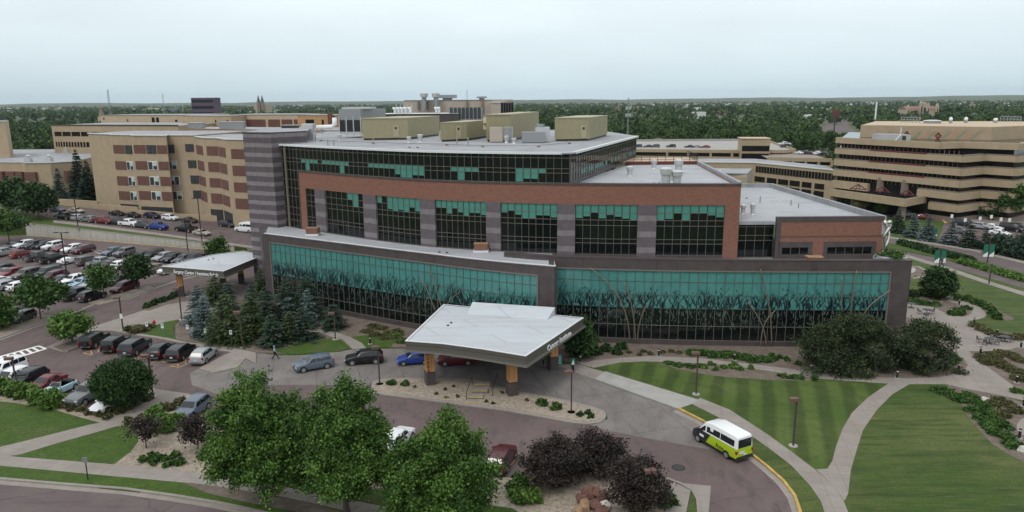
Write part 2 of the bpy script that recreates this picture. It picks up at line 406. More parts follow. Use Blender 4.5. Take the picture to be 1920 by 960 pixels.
for i in range(len(rr)-1):
    for k in range(NA): fs.append((i*(NA+1)+k, i*(NA+1)+k+1, (i+1)*(NA+1)+k+1, (i+1)*(NA+1)+k))
mb.add(vs, [f[::-1] for f in fs]); struct('hills', mb, 'far_land')
struct('lawn', MB().prism([(-260, 15), (300, 15), (300, 330), (-260, 330)], -.6, -.03), 'grass')
slab('parking_lot', [(-500, 640), (-300, 470), (-100, 448), (45, 441), (180, 452), (395, 469), (450, 474), (520, 520), (520, 600), (480, 720), (720, 720), (1000, 760), (1140, 790), (1300, 815), (1410, 850), (1452, 882), (1482, 920), (1497, 965), (1500, 1050), (1480, 1200), (1230, 1250), (1000, 960), (700, 900), (400, 830), (0, 790), (-500, 760)], 0, 'asphalt')
slab('entrance_drive', [(355, 700), (388, 683), (420, 665), (445, 657), (524, 667), (567, 666), (655, 656), (690, 654), (760, 654), (835, 660), (1000, 668), (1055, 686), (1113, 712), (1190, 740), (1272, 769), (1316, 791), (1392, 841), (1440, 884), (1398, 857), (1348, 846), (1252, 829), (1141, 808), (1106, 797), (1140, 786), (1136, 775), (1123, 768), (1071, 754), (989, 738), (960, 733), (903, 716), (859, 711), (786, 710), (712, 711), (690, 722), (553, 722), (480, 722), (415, 742), (360, 722)], .01, 'concrete_drive')
slab('drive_approach', [(1050, 684), (1086, 683), (1113, 690), (1135, 698), (1115, 712), (1060, 692)], .03, 'concrete')
slab('pale_walk_panel', [(1135, 698), (1312, 752), (1295, 760), (1272, 768), (1115, 712)], .124, 'concrete_pale')
# street at lower left
slab('street', [(-700, 880), (-300, 884), (0, 903), (117, 913), (233, 922), (321, 934), (408, 948), (480, 963), (700, 1016), (900, 1070), (1100, 1150), (1100, 1500), (-900, 1500), (-900, 900)], -.01, 'street_asphalt')
band('street_gutter', [(-300, 886), (0, 904), (117, 914), (233, 923), (321, 935), (408, 949), (480, 964), (700, 1017), (900, 1071)], .7, .015, 'concrete')
band('street_kerb', [(-300, 880), (0, 899), (117, 909), (233, 918), (321, 930), (408, 944), (480, 959), (700, 1012), (900, 1066)], .28, .15, 'concrete')
slab('verge', [(-300, 860), (0, 874), (204, 892), (379, 908), (480, 924), (643, 957), (760, 984), (900, 1020), (900, 1068), (700, 1013), (480, 959), (321, 930), (117, 909), (0, 898), (-300, 879)], .09, 'grass')
slab('bare_soil', [(345, 908), (420, 913), (500, 930), (585, 946), (640, 962), (560, 962), (470, 945), (395, 928)], .094, 'mulch')
slab('sidewalk', [(-300, 842), (0, 856), (204, 872), (350, 886), (480, 905), (567, 922), (728, 954), (860, 990), (900, 1022), (760, 985), (643, 958), (506, 928), (480, 925), (379, 910), (204, 894), (0, 875), (-300, 861)], .12, 'concrete')
slab('lawn', [(-300, 742), (0, 754), (29, 757), (102, 770), (186, 794), (172, 799), (117, 813), (58, 828), (0, 842), (-300, 860)], .10, 'grass')
slab('walkway', [(0, 840), (58, 826), (117, 811), (172, 797), (192, 794), (240, 775), (270, 757), (285, 742), (290, 731), (356, 740), (330, 760), (290, 780), (262, 790), (235, 798), (222, 800), (175, 814), (110, 832), (42, 853), (0, 860)], .115, 'concrete')
slab('lawn', [(30, 857), (58, 846), (146, 823), (219, 801), (246, 801), (257, 806), (260, 829), (245, 849), (213, 873)], .10, 'grass')
slab('gravel_bed', [(215, 800), (262, 788), (300, 781), (345, 778), (372, 795), (440, 815), (560, 850), (720, 880), (860, 893), (983, 899), (1060, 890), (1180, 890), (1246, 903), (1246, 960), (1240, 1050), (900, 1020), (860, 990), (728, 954), (567, 922), (480, 905), (350, 887), (200, 875)], .095, 'gravel')
slab('lawn', [(490, 895), (620, 905), (735, 925), (960, 955), (1010, 985), (900, 1015), (728, 953), (567, 921), (500, 907)], .11, 'grass')
slab('gravel_bed', [(-300, 730), (0, 745), (90, 753), (140, 763), (165, 770), (205, 768), (240, 748), (265, 732), (290, 729), (285, 742), (270, 757), (240, 775), (192, 795), (186, 794), (102, 770), (29, 757), (0, 754), (-300, 742)], .11, 'gravel')
slab('gravel_bed', [(236, 801), (290, 783), (330, 763), (352, 742), (370, 742), (330, 775), (345, 782), (300, 785), (262, 800)], .13, 'gravel')
# lot islands
isl1 = [(166, 569), (187, 573), (240, 560), (289, 541), (280, 537), (242, 543), (201, 558)]
isl2 = [(-60, 632), (0, 613), (73, 592), (100, 592), (111, 596), (60, 614), (0, 636), (-60, 660)]
for i, p in enumerate((isl1, isl2)): slab('lot_island', p, .13, 'concrete' if i else 'concrete')
slab('gravel_bed', [(178, 569), (190, 571), (240, 557), (278, 543), (272, 540), (242, 546), (206, 559)], .16, 'gravel')
slab('gravel_bed', [(-60, 635), (0, 617), (73, 595), (98, 594), (100, 597), (60, 611), (0, 631), (-60, 655)], .16, 'gravel')
band('lot_gutter', [(-100, 668), (0, 637), (60, 615), (111, 597), (175, 571), (240, 561), (289, 541), (330, 527), (380, 514)], .6, .012, 'concrete')
band('lot_gutter', [(270, 520), (330, 512), (385, 498)], .5, .012, 'concrete')
slab('lot_island', [(345, 520), (372, 516), (400, 506), (392, 502), (365, 508)], .13, 'concrete')
# walks, beds and lawns before the left wing
slab('walkway', Z('A', [(300, 795), (590, 668), (930, 557), (1180, 478), (1320, 420), (1500, 380), (1640, 420), (1600, 480), (1500, 500), (1215, 605), (1150, 622), (1050, 640), (1000, 655), (930, 705), (1120, 745), (1220, 768), (1330, 775), (1500, 800), (1646, 832), (1646, 900), (1500, 830), (1400, 815), (1280, 790), (1140, 765), (1000, 735), (870, 718), (720, 690), (600, 690), (470, 790), (430, 830)]), .12, 'concrete')
slab('mulch_bed', Z('A', [(800, 680), (850, 650), (1000, 650), (940, 700), (915, 712), (830, 700)]), .14, 'mulch')
slab('lawn', Z('A', [(905, 710), (1000, 660), (1060, 635), (1155, 618), (1125, 650), (1118, 700), (1130, 742), (1050, 733)]), .13, 'grass')
slab('mulch_bed', Z('A', [(915, 560), (990, 510), (1140, 470), (1220, 480), (1210, 500), (1080, 520), (960, 562)]), .15, 'mulch')
slab('mulch_bed', Z('A', [(1125, 650), (1160, 622), (1220, 600), (1300, 540), (1500, 480), (1646, 470)])+[(520, 560), (640, 590), (655, 594), (720, 606), (785, 619), (850, 640), (840, 655), (760, 652), (690, 652), (655, 655), (567, 664), (524, 664)]+Z('A', [(1646, 828), (1500, 796), (1330, 770), (1220, 764), (1130, 740)]), .09, 'mulch')
slab('lawn', Z('B', [(70, 815), (200, 800), (300, 772), (400, 752), (480, 738), (550, 752), (612, 803), (540, 821), (300, 841), (180, 836)]), .115, 'grass')
slab('walkway', Z('B', [(370, 672), (400, 672), (480, 688), (600, 730), (680, 770), (708, 803), (620, 808), (560, 748), (480, 728), (410, 702), (370, 700)]), .125, 'concrete')
slab('lawn', Z('B', [(612, 730), (690, 722), (850, 705), (892, 750), (870, 792), (800, 801), (705, 801), (660, 755)]), .115, 'grass')
slab('planting_pad', [(372, 692), (420, 667), (440, 659), (470, 664), (445, 690), (400, 700)], .10, 'concrete')
slab('gravel_bed', Z('A', [(340, 795), (490, 752), (505, 800), (420, 828)]), .14, 'mulch')
# the pebble island in front of the canopy
pi_ = [(705, 714), (750, 710), (800, 711), (860, 711), (903, 716), (960, 733), (989, 738), (1071, 754), (1123, 768), (1136, 778), (1132, 789), (1117, 795), (1077, 795), (960, 774), (859, 760), (722, 742), (700, 738), (697, 724)]
slab('pebble_island_kerb', pi_, .13, 'concrete', smooth=3)
ctr = np.mean(np.array(XY(pi_)), axis=0)
inner = [(711, 717), (750, 713), (800, 714), (860, 714), (902, 719), (958, 736), (988, 741), (1069, 757), (1118, 770), (1129, 778), (1126, 786), (1114, 791), (1078, 791), (962, 770), (860, 756), (724, 738), (706, 734), (704, 725)]
slab('pebble_island', inner, .16, 'gravel', smooth=3)
# right-hand lawns
kerb = [(1272, 767), (1316, 789), (1355, 813), (1392, 839), (1440, 877), (1469, 903), (1490, 931), (1500, 960), (1504, 1000), (1500, 1080)]
slab('lawn', [(1100, 688), (1135, 698)]+kerb+[(2300, 1080), (2300, 650), (1920, 541), (1804, 508), (1702, 480), (1640, 466), (1500, 560), (1300, 620), (1090, 660)], .10, 'grass_lawn')
band('kerb', kerb, .26, .15, 'kerb_yellow')
band('gutter', [(a-7, b+3) for a, b in kerb], .6, .014, 'concrete')
slab('mown_lawn', [(1112, 692), (1164, 683), (1208, 681), (1240, 682), (1270, 694), (1324, 704), (1368, 709), (1440, 714), (1537, 716), (1660, 723), (1627, 746), (1597, 775), (1580, 804), (1568, 836), (1560, 866), (1550, 880), (1530, 883), (1484, 849), (1440, 817), (1368, 770), (1313, 748), (1135, 697)], .106, 'grass_striped')
slab('sidewalk', [(1295, 758), (1339, 780), (1394, 809), (1440, 841), (1484, 875), (1519, 913), (1539, 942), (1545, 960), (1556, 1000), (1560, 1080), (1620, 1080), (1608, 1010), (1589, 960), (1581, 940), (1562, 913), (1530, 884), (1484, 849), (1440, 817), (1368, 770), (1313, 748)], .122, 'concrete')
slab('walkway', [(1530, 882), (1551, 881), (1560, 867), (1568, 837), (1580, 805), (1597, 776), (1627, 747), (1668, 719), (1708, 720), (1673, 741), (1644, 770), (1618, 808), (1606, 846), (1595, 884), (1590, 928), (1583, 941), (1562, 913)], .118, 'concrete')
slab('walkway', [(1086, 684), (1117, 677), (1164, 672), (1222, 669), (1310, 673), (1440, 688), (1527, 699), (1615, 708), (1702, 711), (1761, 709), (1790, 703), (1812, 690), (1818, 680), (1840, 690), (1840, 715), (1772, 722), (1705, 722), (1665, 721), (1527, 711), (1440, 697), (1340, 684), (1240, 680), (1208, 679), (1164, 681), (1113, 691)], .12, 'concrete')
plz = ZP([(-80, 120), (20, 133), (150, 160), (262, 195), (340, 140), (305, 85), (360, 80), (480, 100), (620, 150), (720, 190), (785, 250), (797, 275), (780, 300), (720, 320), (612, 337), (620, 360), (740, 420), (870, 480), (950, 510), (1100, 518), (1240, 530), (1240, 600), (1090, 606), (1050, 622), (960, 636), (620, 641), (700, 710), (850, 830), (1030, 960)])+[(1920, 741), (2060, 830), (2060, 850), (1920, 753), (1877, 743), (1819, 732), (1772, 722), (1780, 705), (1812, 692)]+ZP([(615, 790), (590, 745), (520, 690), (470, 640), (330, 480), (210, 330), (-80, 290)])
slab('patio', plz, .126, 'concrete')
slab('mulch_bed', ZP([(262, 195), (340, 160), (380, 130), (500, 165), (560, 180), (620, 195), (652, 232), (645, 265), (600, 285), (560, 291), (480, 285), (400, 262)]), .15, 'mulch')
slab('mulch_bed', ZP([(20, 50), (230, 70), (320, 95), (345, 130), (262, 190), (150, 158), (10, 130)]), .13, 'mulch')
slab('mulch_bed', ZP([(470, 90), (620, 145), (720, 185), (790, 250), (800, 275), (1000, 330), (1075, 325), (1060, 300), (950, 250), (880, 180), (700, 120), (520, 70)]), .115, 'mulch')
slab('mulch_bed', ZP([(612, 340), (640, 365), (740, 420), (870, 480), (960, 510), (1240, 525), (1300, 470), (1100, 465), (900, 440), (760, 400), (700, 370)]), .115, 'mulch')
slab('mulch_bed', ZP([(620, 643), (960, 638), (1060, 624), (1100, 606), (1300, 600), (1400, 1300), (1100, 1040), (850, 832), (700, 712)]), .117, 'mulch')
slab('mulch_bed', [(1050, 640), (1110, 625), (1500, 635), (1720, 590)]+ZP([(150, 420), (330, 480), (470, 640), (520, 690), (590, 745), (615, 790)])+[(1790, 703), (1761, 709), (1702, 711), (1615, 708), (1527, 699), (1440, 688), (1310, 673), (1222, 669), (1164, 672), (1117, 677), (1086, 684), (1060, 678), (1040, 668)], .11, 'mulch')
slab('mulch_bed', [(1235, 681), (1345, 685), (1440, 698), (1530, 712), (1537, 716), (1440, 714), (1368, 709), (1324, 704), (1270, 694)], .113, 'mulch')
slab('mulch_bed', Z('H', [(1160, 147), (1250, 150), (1400, 180), (1600, 250), (1646, 262), (1900, 380), (1900, 700), (1646, 645), (1560, 605), (1440, 530), (1350, 430), (1290, 360), (1230, 250), (1150, 190)]), .112, 'mulch')
slab('patio', Z('H', [(1646, 360), (1610, 390), (1598, 420), (1610, 455), (1646, 475), (1760, 480), (1760, 360)]), .13, 'concrete', smooth=3)
slab('mulch_bed', Z8([(360, 640), (440, 645), (500, 680), (540, 720), (500, 745), (380, 765), (330, 765), (300, 680)]), .12, 'mulch')
band('bed_edging', Z8([(360, 640), (440, 645), (500, 680), (540, 718), (500, 743), (380, 765)]), .35, .16, 'concrete_pale')
slab('patio', Z8([(340, 650), (395, 655), (415, 685), (380, 710), (330, 712)]), .15, 'concrete_pale')
# kerb-return walk at the bottom
slab('walkway', [(1260, 905), (1295, 922), (1287, 960), (1275, 1030), (1215, 1030), (1246, 960), (1256, 920)], .12, 'concrete')
slab('drive_apron', [(1243, 896), (1280, 906), (1333, 911), (1329, 960), (1320, 1040), (1300, 1040), (1308, 962), (1306, 935), (1295, 921), (1262, 903)], .012, 'concrete')
slab('lawn', [(1297, 925), (1306, 938), (1308, 962), (1300, 1030), (1277, 1030), (1287, 960)], .11, 'grass')
band('kerb', [(1246, 897), (1275, 908), (1298, 921), (1308, 938), (1310, 962), (1302, 1030)], .25, .15, 'concrete')
# eastern street, two carriageways
near = Z8([(-100, 425), (190, 477), (700, 590), (1000, 675), (1400, 792), (1900, 950), (3200, 1390)])
band('street', near, 8.6, 0.0, 'street_asphalt')
far = Z8([(-100, 365), (300, 405), (600, 455), (1000, 534), (1400, 650), (1900, 800), (3300, 1240)])
band('street', far, 7.6, 0.0, 'street_asphalt')
band('median_kerb', Z8([(-100, 395), (190, 440), (400, 480), (700, 540), (1000, 612), (1400, 724), (1900, 880), (3250, 1315)]), 5.0, .12, 'grass')
band('sidewalk', Z8([(-100, 450), (100, 505), (300, 532), (700, 655), (1100, 795), (1450, 905), (1900, 1050), (3150, 1470)]), 1.9, .13, 'concrete')
band('sidewalk', Z8([(-100, 310), (100, 345), (300, 372), (600, 417), (1000, 482), (1400, 580), (1900, 700), (3400, 1090)]), 1.9, .13, 'concrete')
slab('plaza_driveway', [(1600, 405), (1745, 412), (1771, 416), (1758, 453), (1850, 474), (2000, 490), (2000, 405), (1850, 402), (1800, 410), (1700, 395)], .0, 'asphalt')
slab('plaza_island', Z8([(590, 160), (680, 165), (715, 210), (800, 190), (760, 165), (700, 150)]), .12, 'mulch')
band('kerb', Z8([(580, 150), (660, 162), (690, 185), (712, 212)]), .5, .15, 'kerb_yellow')
slab('plaza_walk', Z8([(760, 170), (850, 215), (1300, 240), (1493, 250), (1700, 260), (1700, 170), (1493, 165), (850, 150)]), .1, 'concrete')
# ------------------------------------------------------------------ upper terrace behind the retaining wall (left)
wpx = [(50, 440), (110, 444), (175, 449), (250, 455), (330, 461), (391, 466), (440, 469)]
wall_w = XY(wpx); wall_h = [2.5, 2.4, 2.2, 1.7, 1.15, .9, .7]
_o = np.argsort([p[0] for p in wall_w]); WX = [wall_w[i][0] for i in _o]; WH = [wall_h[i] for i in _o]
_sl = np.polyfit(WX, WH, 1)
def zu(x): return float(_sl[0]*x+_sl[1])
def atU(px, py, dz=0.):
    z = 1.5
    for _ in range(12): p = at(px, py, z+dz); z = zu(p[0])
    return at(px, py, z+dz)
def uslab(name, px, dz, mt):
    w = [tuple(atU(a, b, dz)[:2]) for a, b in px]
    return struct(name, MB().prism(w, -.3, 0, top=lambda x, y: zu(x)+dz), mt)
uw = wall_w+[xy(470, 470), xy(520, 462), (-40, 190), (-60, 260), (-190, 260), (-230, 215), xy(20, 441)]
# fine grid so that the sloping top stays true
def ugrid(poly, dz):
    out = []
    for i, p in enumerate(poly):
        q = poly[(i+1) % len(poly)]; L = hypot(q[0]-p[0], q[1]-p[1]); k = max(1, int(L/8))
        out += [(p[0]+(q[0]-p[0])*j/k, p[1]+(q[1]-p[1])*j/k) for j in range(k)]
    return out
uw = [(x-.35*.2, y+.2) for x, y in wall_w]+uw[len(wall_w):]
struct('terrace', MB().prism(ugrid(uw, 0), -.3, 0, top=lambda x, y: zu(x)-.04), 'grass')
def uroad(name, pa, pb, dz, mt, k=24):
    A = [np.array(atU(a, b, dz)[:2]) for a, b in pa]; B = [np.array(atU(a, b, dz)[:2]) for a, b in pb]
    def rs(P):
        L = np.cumsum([0]+[np.linalg.norm(P[i+1]-P[i]) for i in range(len(P)-1)])
        return [np.array([np.interp(t, L, [p[0] for p in P]), np.interp(t, L, [p[1] for p in P])]) for t in np.linspace(0, L[-1], k)]
    A, B = rs(A), rs(B); mb = MB()
    for i in range(k-1):
        q = [A[i], A[i+1], B[i+1], B[i]]
        tp = [(p[0], p[1], zu(p[0])+dz) for p in q]; bt = [(p[0], p[1], -.2) for p in q]
        mb.add(tp+bt, [(0, 1, 2, 3), (1, 0, 4, 5), (3, 2, 6, 7)])
    return struct(name, mb, mt)
uroad('upper_road', [(-160, 398), (0, 399), (60, 401), (110, 413), (165, 420), (300, 437), (480, 462)], [(-160, 384), (0, 388), (60, 389), (115, 386), (180, 392), (300, 402), (480, 416)], .02, 'asphalt')
uroad('sidewalk', [(100, 417), (165, 424), (300, 441), (480, 466)], [(100, 413), (165, 420), (300, 437), (480, 462)], .1, 'concrete')
rw = thing('retaining_wall', 'long pale concrete retaining wall stained with streaks, along the back of the left parking lot', 'wall', (*wall_w[0], 0))
mb = MB(); cp = MB()
for i in range(len(wall_w)-1):
    a, b = wall_w[i], wall_w[i+1]; K = 4
    for k in range(K):
        p = (a[0]+(b[0]-a[0])*k/K, a[1]+(b[1]-a[1])*k/K); q = (a[0]+(b[0]-a[0])*(k+1)/K, a[1]+(b[1]-a[1])*(k+1)/K)
        h0, h1 = zu(p[0])+.15, zu(q[0])+.15
        dx, dy = q[0]-p[0], q[1]-p[1]; L = hypot(dx, dy); nx, ny = dy/L*.3, -dx/L*.3
        mb.add([(*p, -.1), (*q, -.1), (*q, h1), (*p, h0), (p[0]-nx, p[1]-ny, -.1), (q[0]-nx, q[1]-ny, -.1), (q[0]-nx, q[1]-ny, h1), (p[0]-nx, p[1]-ny, h0)],
               [(0, 1, 2, 3), (5, 4, 7, 6), (3, 2, 6, 7)])
        cp.add([(p[0]+nx*.2, p[1]+ny*.2, h0+.003), (q[0]+nx*.2, q[1]+ny*.2, h1+.003), (q[0]-nx*1.2, q[1]-ny*1.2, h1+.003), (p[0]-nx*1.2, p[1]-ny*1.2, h0+.003),
                (p[0]+nx*.2, p[1]+ny*.2, h0+.1), (q[0]+nx*.2, q[1]+ny*.2, h1+.1), (q[0]-nx*1.2, q[1]-ny*1.2, h1+.1), (p[0]-nx*1.2, p[1]-ny*1.2, h0+.1)],
               [(4, 5, 6, 7), (0, 1, 5, 4), (3, 2, 1, 0), (2, 3, 7, 6)])
mb.build('wall_face', 'wall_concrete', rw); cp.build('coping', 'concrete', rw)
band('kerb', [(50, 442), (110, 446), (175, 451), (250, 457), (330, 463.5), (391, 468.5), (440, 471.5)], .45, .15, 'kerb_tan')
# ------------------------------------------------------------------ painted markings
mb = MB()
def pxquad(mb, l, z): mb.add([(*xy(a, b), z) for a, b in l], [(0, 1, 2, 3)])
def lerp2(a, b, t): return (a[0]+(b[0]-a[0])*t, a[1]+(b[1]-a[1])*t)
T0, T1, B0, B1 = (-30, 677), (73, 648.5), (-30, 690), (87, 653.5)
wt = [xy(*T0), xy(*T1)]; wb = [xy(*B0), xy(*B1)]
def ln(mb, a, b, w, z):
    dx, dy = b[0]-a[0], b[1]-a[1]; L = hypot(dx, dy); nx, ny = -dy/L*w/2, dx/L*w/2
    mb.add([(a[0]+nx, a[1]+ny, z), (a[0]-nx, a[1]-ny, z), (b[0]-nx, b[1]-ny, z), (b[0]+nx, b[1]+ny, z)], [(0, 1, 2, 3)])
ln(mb, *wt, .45, .006); ln(mb, *wb, .45, .006)
for k in range(9):
    t = (k+.3)/8.6; t2 = (k+.72)/8.6
    a, b = lerp2(wt[0], wt[1], t), lerp2(wt[0], wt[1], t2); c, d = lerp2(wb[0], wb[1], t2), lerp2(wb[0], wb[1], t)
    mb.add([(*a, .0075), (*b, .0075), (*c, .0075), (*d, .0075)], [(0, 1, 2, 3)])
struct('crosswalk_marking', mb, 'paint_white')
mb = MB()
for l in ([(535, 830), (645, 790)], [(535, 830), (592, 842)], [(592, 842), (585, 810)], [(628, 825), (650, 780)], [(680, 855), (742, 832)], [(640, 822), (700, 800)], [(830, 880), (915, 850)], [(862, 880), (860, 852)],
          [(908, 868), (915, 832)], [(970, 895), (1060, 860)], [(1090, 912), (1200, 880)], [(1090, 912), (1150, 922)], [(1145, 915), (1143, 890)], [(1195, 905), (1192, 872)], [(1150, 922), (1230, 890)], [(1040, 885), (1110, 895)]):
    (a, b) = Z('A', l); ln(mb, xy(*a), xy(*b), .12, .006)
ln(mb, xy(958, 872), xy(974, 848), .12, .006)
struct('bay_markings', mb, 'paint_yellow')
mb = MB()
for a, b in [((150, 468), (190, 470)), ((192, 477), (176, 471)), ((330, 493), (300, 506)), ((320, 515), (349, 507)), ((345, 485), (390, 489)), ((105, 491), (86, 495)), ((150, 503), (176, 497)), ((180, 519), (212, 512))]:
    ln(mb, xy(*a), xy(*b), .14, .006)
struct('bay_markings', mb, 'paint_white')
mh = thing('manhole_cover', 'round dark iron manhole cover set in the asphalt loop below the white and lime van', 'manhole cover', (*xy(1272, 877), .004))
MB().lathe((*xy(1272, 877), .002), [(.45, 0), (.45, .012)], 20).build('lid', 'metal_dark', mh); MB().lathe((*xy(1272, 877), .002), [(.6, 0), (.6, .006)], 20).build('frame', 'black_steel', mh)
# ================================================================== THE MEDICAL BUILDING
class Path:
    """a plan line the facades follow"""
    def __init__(s, pts):
        s.P = [np.array(p, float) for p in pts]
        s.L = np.cumsum([0]+[np.linalg.norm(s.P[i+1]-s.P[i]) for i in range(len(s.P)-1)]); s.len = s.L[-1]
    def p(s, t): return np.array([np.interp(t, s.L, [q[0] for q in s.P]), np.interp(t, s.L, [q[1] for q in s.P])])
    def n(s, t):
        a, b = s.p(max(t-.4, 0)), s.p(min(t+.4, s.len)); d = (b-a)/np.linalg.norm(b-a); return np.array([d[1], -d[0]])   # towards the viewer
    def o(s, t, off): return s.p(t)+s.n(t)*off
    def at_px(s, px, z):
        ts = np.linspace(0, s.len, 900); xs = [proj((*s.p(t), z))[0] for t in ts]
        return float(np.interp(px, xs, ts))
    def ext(s, mb, t0, t1, z0, z1, off0, off1, step=1.6, mi=0):
        """solid band along the path between two offsets"""
        k = max(1, int((t1-t0)/step)); T = np.linspace(t0, t1, k+1)
        for i in range(k):
            a, b = s.o(T[i], off1), s.o(T[i+1], off1); c, d = s.o(T[i+1], off0), s.o(T[i], off0)
            fs = [(0, 1, 5, 4), (2, 3, 7, 6), (4, 5, 6, 7), (3, 2, 1, 0)]
            if i == 0: fs.append((3, 0, 4, 7))
            if i == k-1: fs.append((1, 2, 6, 5))
            mb.add([(*a, z0), (*b, z0), (*c, z0), (*d, z0), (*a, z1), (*b, z1), (*c, z1), (*d, z1)], fs, mi)
        return mb
    def sheet(s, mb, t0, t1, z0, z1, off, step=1.6, mi=0):
        k = max(1, int(round((t1-t0)/step))); T = np.linspace(t0, t1, k+1)
        for i in range(k):
            a, b = s.o(T[i], off), s.o(T[i+1], off)
            mb.add([(*a, z0), (*b, z0), (*b, z1), (*a, z1)], [(0, 1, 2, 3)], mi)
        return mb
bld = thing('medical_building', 'long five storey hospital with curved teal and black glass walls, brick bands and stone piers', 'building', (5, 95, 0))
FB = Path(catmull([(-35.3, 120.5), (-22.8, 111.1), (-12.2, 104.6), (-1.4, 100.7), (8, 98.5), (19.4, 97.1), (30.6, 96.4)], 8))
ZB0, ZW0, ZW1, ZB1, ZR = 10.6, 11.15, 18.05, 20.7, 24.9
FL = Path(catmull([(-40.3, 115.3), (-29.3, 108.8), (-20.1, 103.3), (-11.9, 98.6), (-6.5, 95.4), (0, 92.2), (5.4, 90.0)], 8))
FR = Path(catmull([(-1.1, 97.0), (5.8, 94.3), (20.1, 92.0), (37, 90.8), (51, 90.3)], 8))
ZL, ZRR = 11.1, 11.6
# ---- upper brick storeys
bays = [(575, 593), (612, 683), (707, 789), (817, 912), (939, 1045), (1078, 1195), (1230, 1357)]
tb = [(FB.at_px(a, 14.5), FB.at_px(b, 14.5)) for a, b in bays]
mb = MB(); FB.ext(mb, 0, FB.len, ZW1, ZB1, -.5, 0)
FB.ext(mb, 0, tb[0][0], ZB0-.5, ZW1, -.5, 0); FB.ext(mb, tb[-1][1], FB.len, ZB0-.5, ZW1, -.5, 0)
# side wall on the right, running back
c0 = FB.p(FB.len); c1 = np.array([33.4, 131.0])
mb.seg(tuple(c0+np.array([-.25, .3])), tuple(c1), .5, ZB0-.5, ZB1)
mb.build('brick_wall', 'brick_red', bld)
mb = MB(); FB.ext(mb, 0, FB.len+.02, ZB1, ZB1+.28, -.7, .1); mb.build('brick_coping', 'granite', bld)
for i in range(len(bays)-1): mb = MB(); FB.ext(mb, tb[i][1], tb[i+1][0], ZB0-.5, ZW1, -.5, .14); mb.build('stone_pier', 'pier_bands', bld)
mb = MB(); FB.ext(mb, tb[0][0], tb[-1][1], ZB0-.5, ZW0, -.4, .06); mb.build('window_base', 'granite', bld)
mb = MB(); FB.ext(mb, 0, FB.len, ZB0-.4, ZB1-.3, -1.2, -.7); mb.build('core_wall', 'metal_dark', bld)
rows7 = [1, .843, .692, .584, .314, .227, 0]
rg = random.Random(3)
def window(path, t0, t1, zs, ncol, blinds, off=-.18, frame='mullion', mw=.055, glass='dark_glass', parent=bld, name='window', head=None):
    g = MB(); path.sheet(g, t0, t1, zs[-1], zs[0], off, step=(t1-t0)/ncol); win = g.build(name, glass, parent)
    f = MB(); T = np.linspace(t0, t1, ncol+1)
    for t in T:
        p = path.o(t, off+.03); n = path.n(t)
        f.box((p[0], p[1], (zs[0]+zs[-1])/2), (mw*.8, .09, zs[0]-zs[-1]), atan2(n[0], -n[1]))
    for z in zs: path.ext(f, t0, t1, z-mw/2, z+mw/2, off-.05, off+.065, step=(t1-t0)/ncol)
    f.build('mullions', frame, win)
    if blinds:
        for k in range(ncol):
            for (za, zb) in blinds(k):
                b = MB(); path.sheet(b, T[k]+.07, T[k+1]-.07, zb, za-.02, off+.012, step=9); b.build('blind', 'blind', win)
    return win
ncols = [2, 7, 8, 9, 8, 8, 8]
dens = [0, .45, .9, 1, 1, 1, 1]
for i, (a, b) in enumerate(tb):
    zs = [ZW0+(ZW1-ZW0)*r for r in rows7]
    def bl(k, i=i, zs=zs):
        if i == 0 or (i == 1 and k < 4) : return []
        if rg.random() > dens[i]: return []
        drop = rg.choice([zs[1], zs[1]-.3, zs[1]-.55, zs[1]-.55, zs[1]-.8, zs[2]+.05]) if i > 1 else rg.choice([zs[1], zs[2]])
        return [(zs[0], drop)]
    window(FB, a, b, zs, ncols[i], bl)
# ---- top glass storey
ft = FB.at_px(1068, 23)
TOPP = Path([(-41.0, 124.3), (-37.9, 122.9)]+[tuple(FB.p(t)) for t in np.linspace(0, ft, 24)])
z5 = [ZR, ZR-.55, ZR-2.0, ZR-2.6, ZB1+.28]
t0 = TOPP.L[2]
grp = {(0, 3), (4, 8), (12, 17), (24, 27), (34, 38)}
def bl5(k):
    on = [(1, 5), (6, 12), (16, 26), (30, 34), (39, 43)]
    if not any(a <= k < b for a, b in on): return []
    full = k in (2, 10, 22, 23, 31, 39); half = rg.random() < .6 and k > 20
    return [(z5[2], z5[3] if not (full or half) else (z5[4]+.1 if full else z5[3]-.8))]
window(TOPP, t0, TOPP.len, z5, 46, bl5, off=.06, name='clerestory_window')
mb = MB(); TOPP.ext(mb, 0, TOPP.len, ZB1-.1, ZR-.05, -1.2, -.35); mb.build('core_wall', 'metal_dark', bld)
# corner bay of glass beside the tower
zc = [ZR, ZR-.55, ZR-2.0, ZR-2.6, 20.9, 19.3, 17.9, 16.5, 14.6, 13.4, 12.4, 10.6]
window(TOPP, 0, TOPP.L[1]-.15, zc, 5, None, off=.06, name='corner_window'); window(TOPP, TOPP.L[1]+.15, TOPP.L[2]-.02, zc, 3, None, off=.06, name='corner_window')
p = TOPP.o(TOPP.L[1], .1); MB().box((p[0], p[1], (ZR+10.6)/2), (.42, .42, ZR-10.6), -.5).build('corner_post', 'tan_steel', bld)
# side glass of the top storey
e0 = tuple(TOPP.p(TOPP.len)); SIDE = Path([(e0[0]+.05, e0[1]), (24.2, 142.4)])
window(SIDE, .05, SIDE.len, [ZR, ZR-.55, ZR-1.7, ZR-2.5, ZB1+.3], 34, lambda k: [(ZR-2.5, ZB1+1.0)] if rg.random() < .55 else [], off=.06, name='side_window', glass='dark_glass')
mb = MB(); SIDE.ext(mb, .3, SIDE.len, ZB1-.1, ZR-.05, -1.4, -.3); SIDE.ext(mb, .1, SIDE.len, ZB1-.05, ZB1+.32, -.3, .12); mb.build('side_base', 'granite', bld)
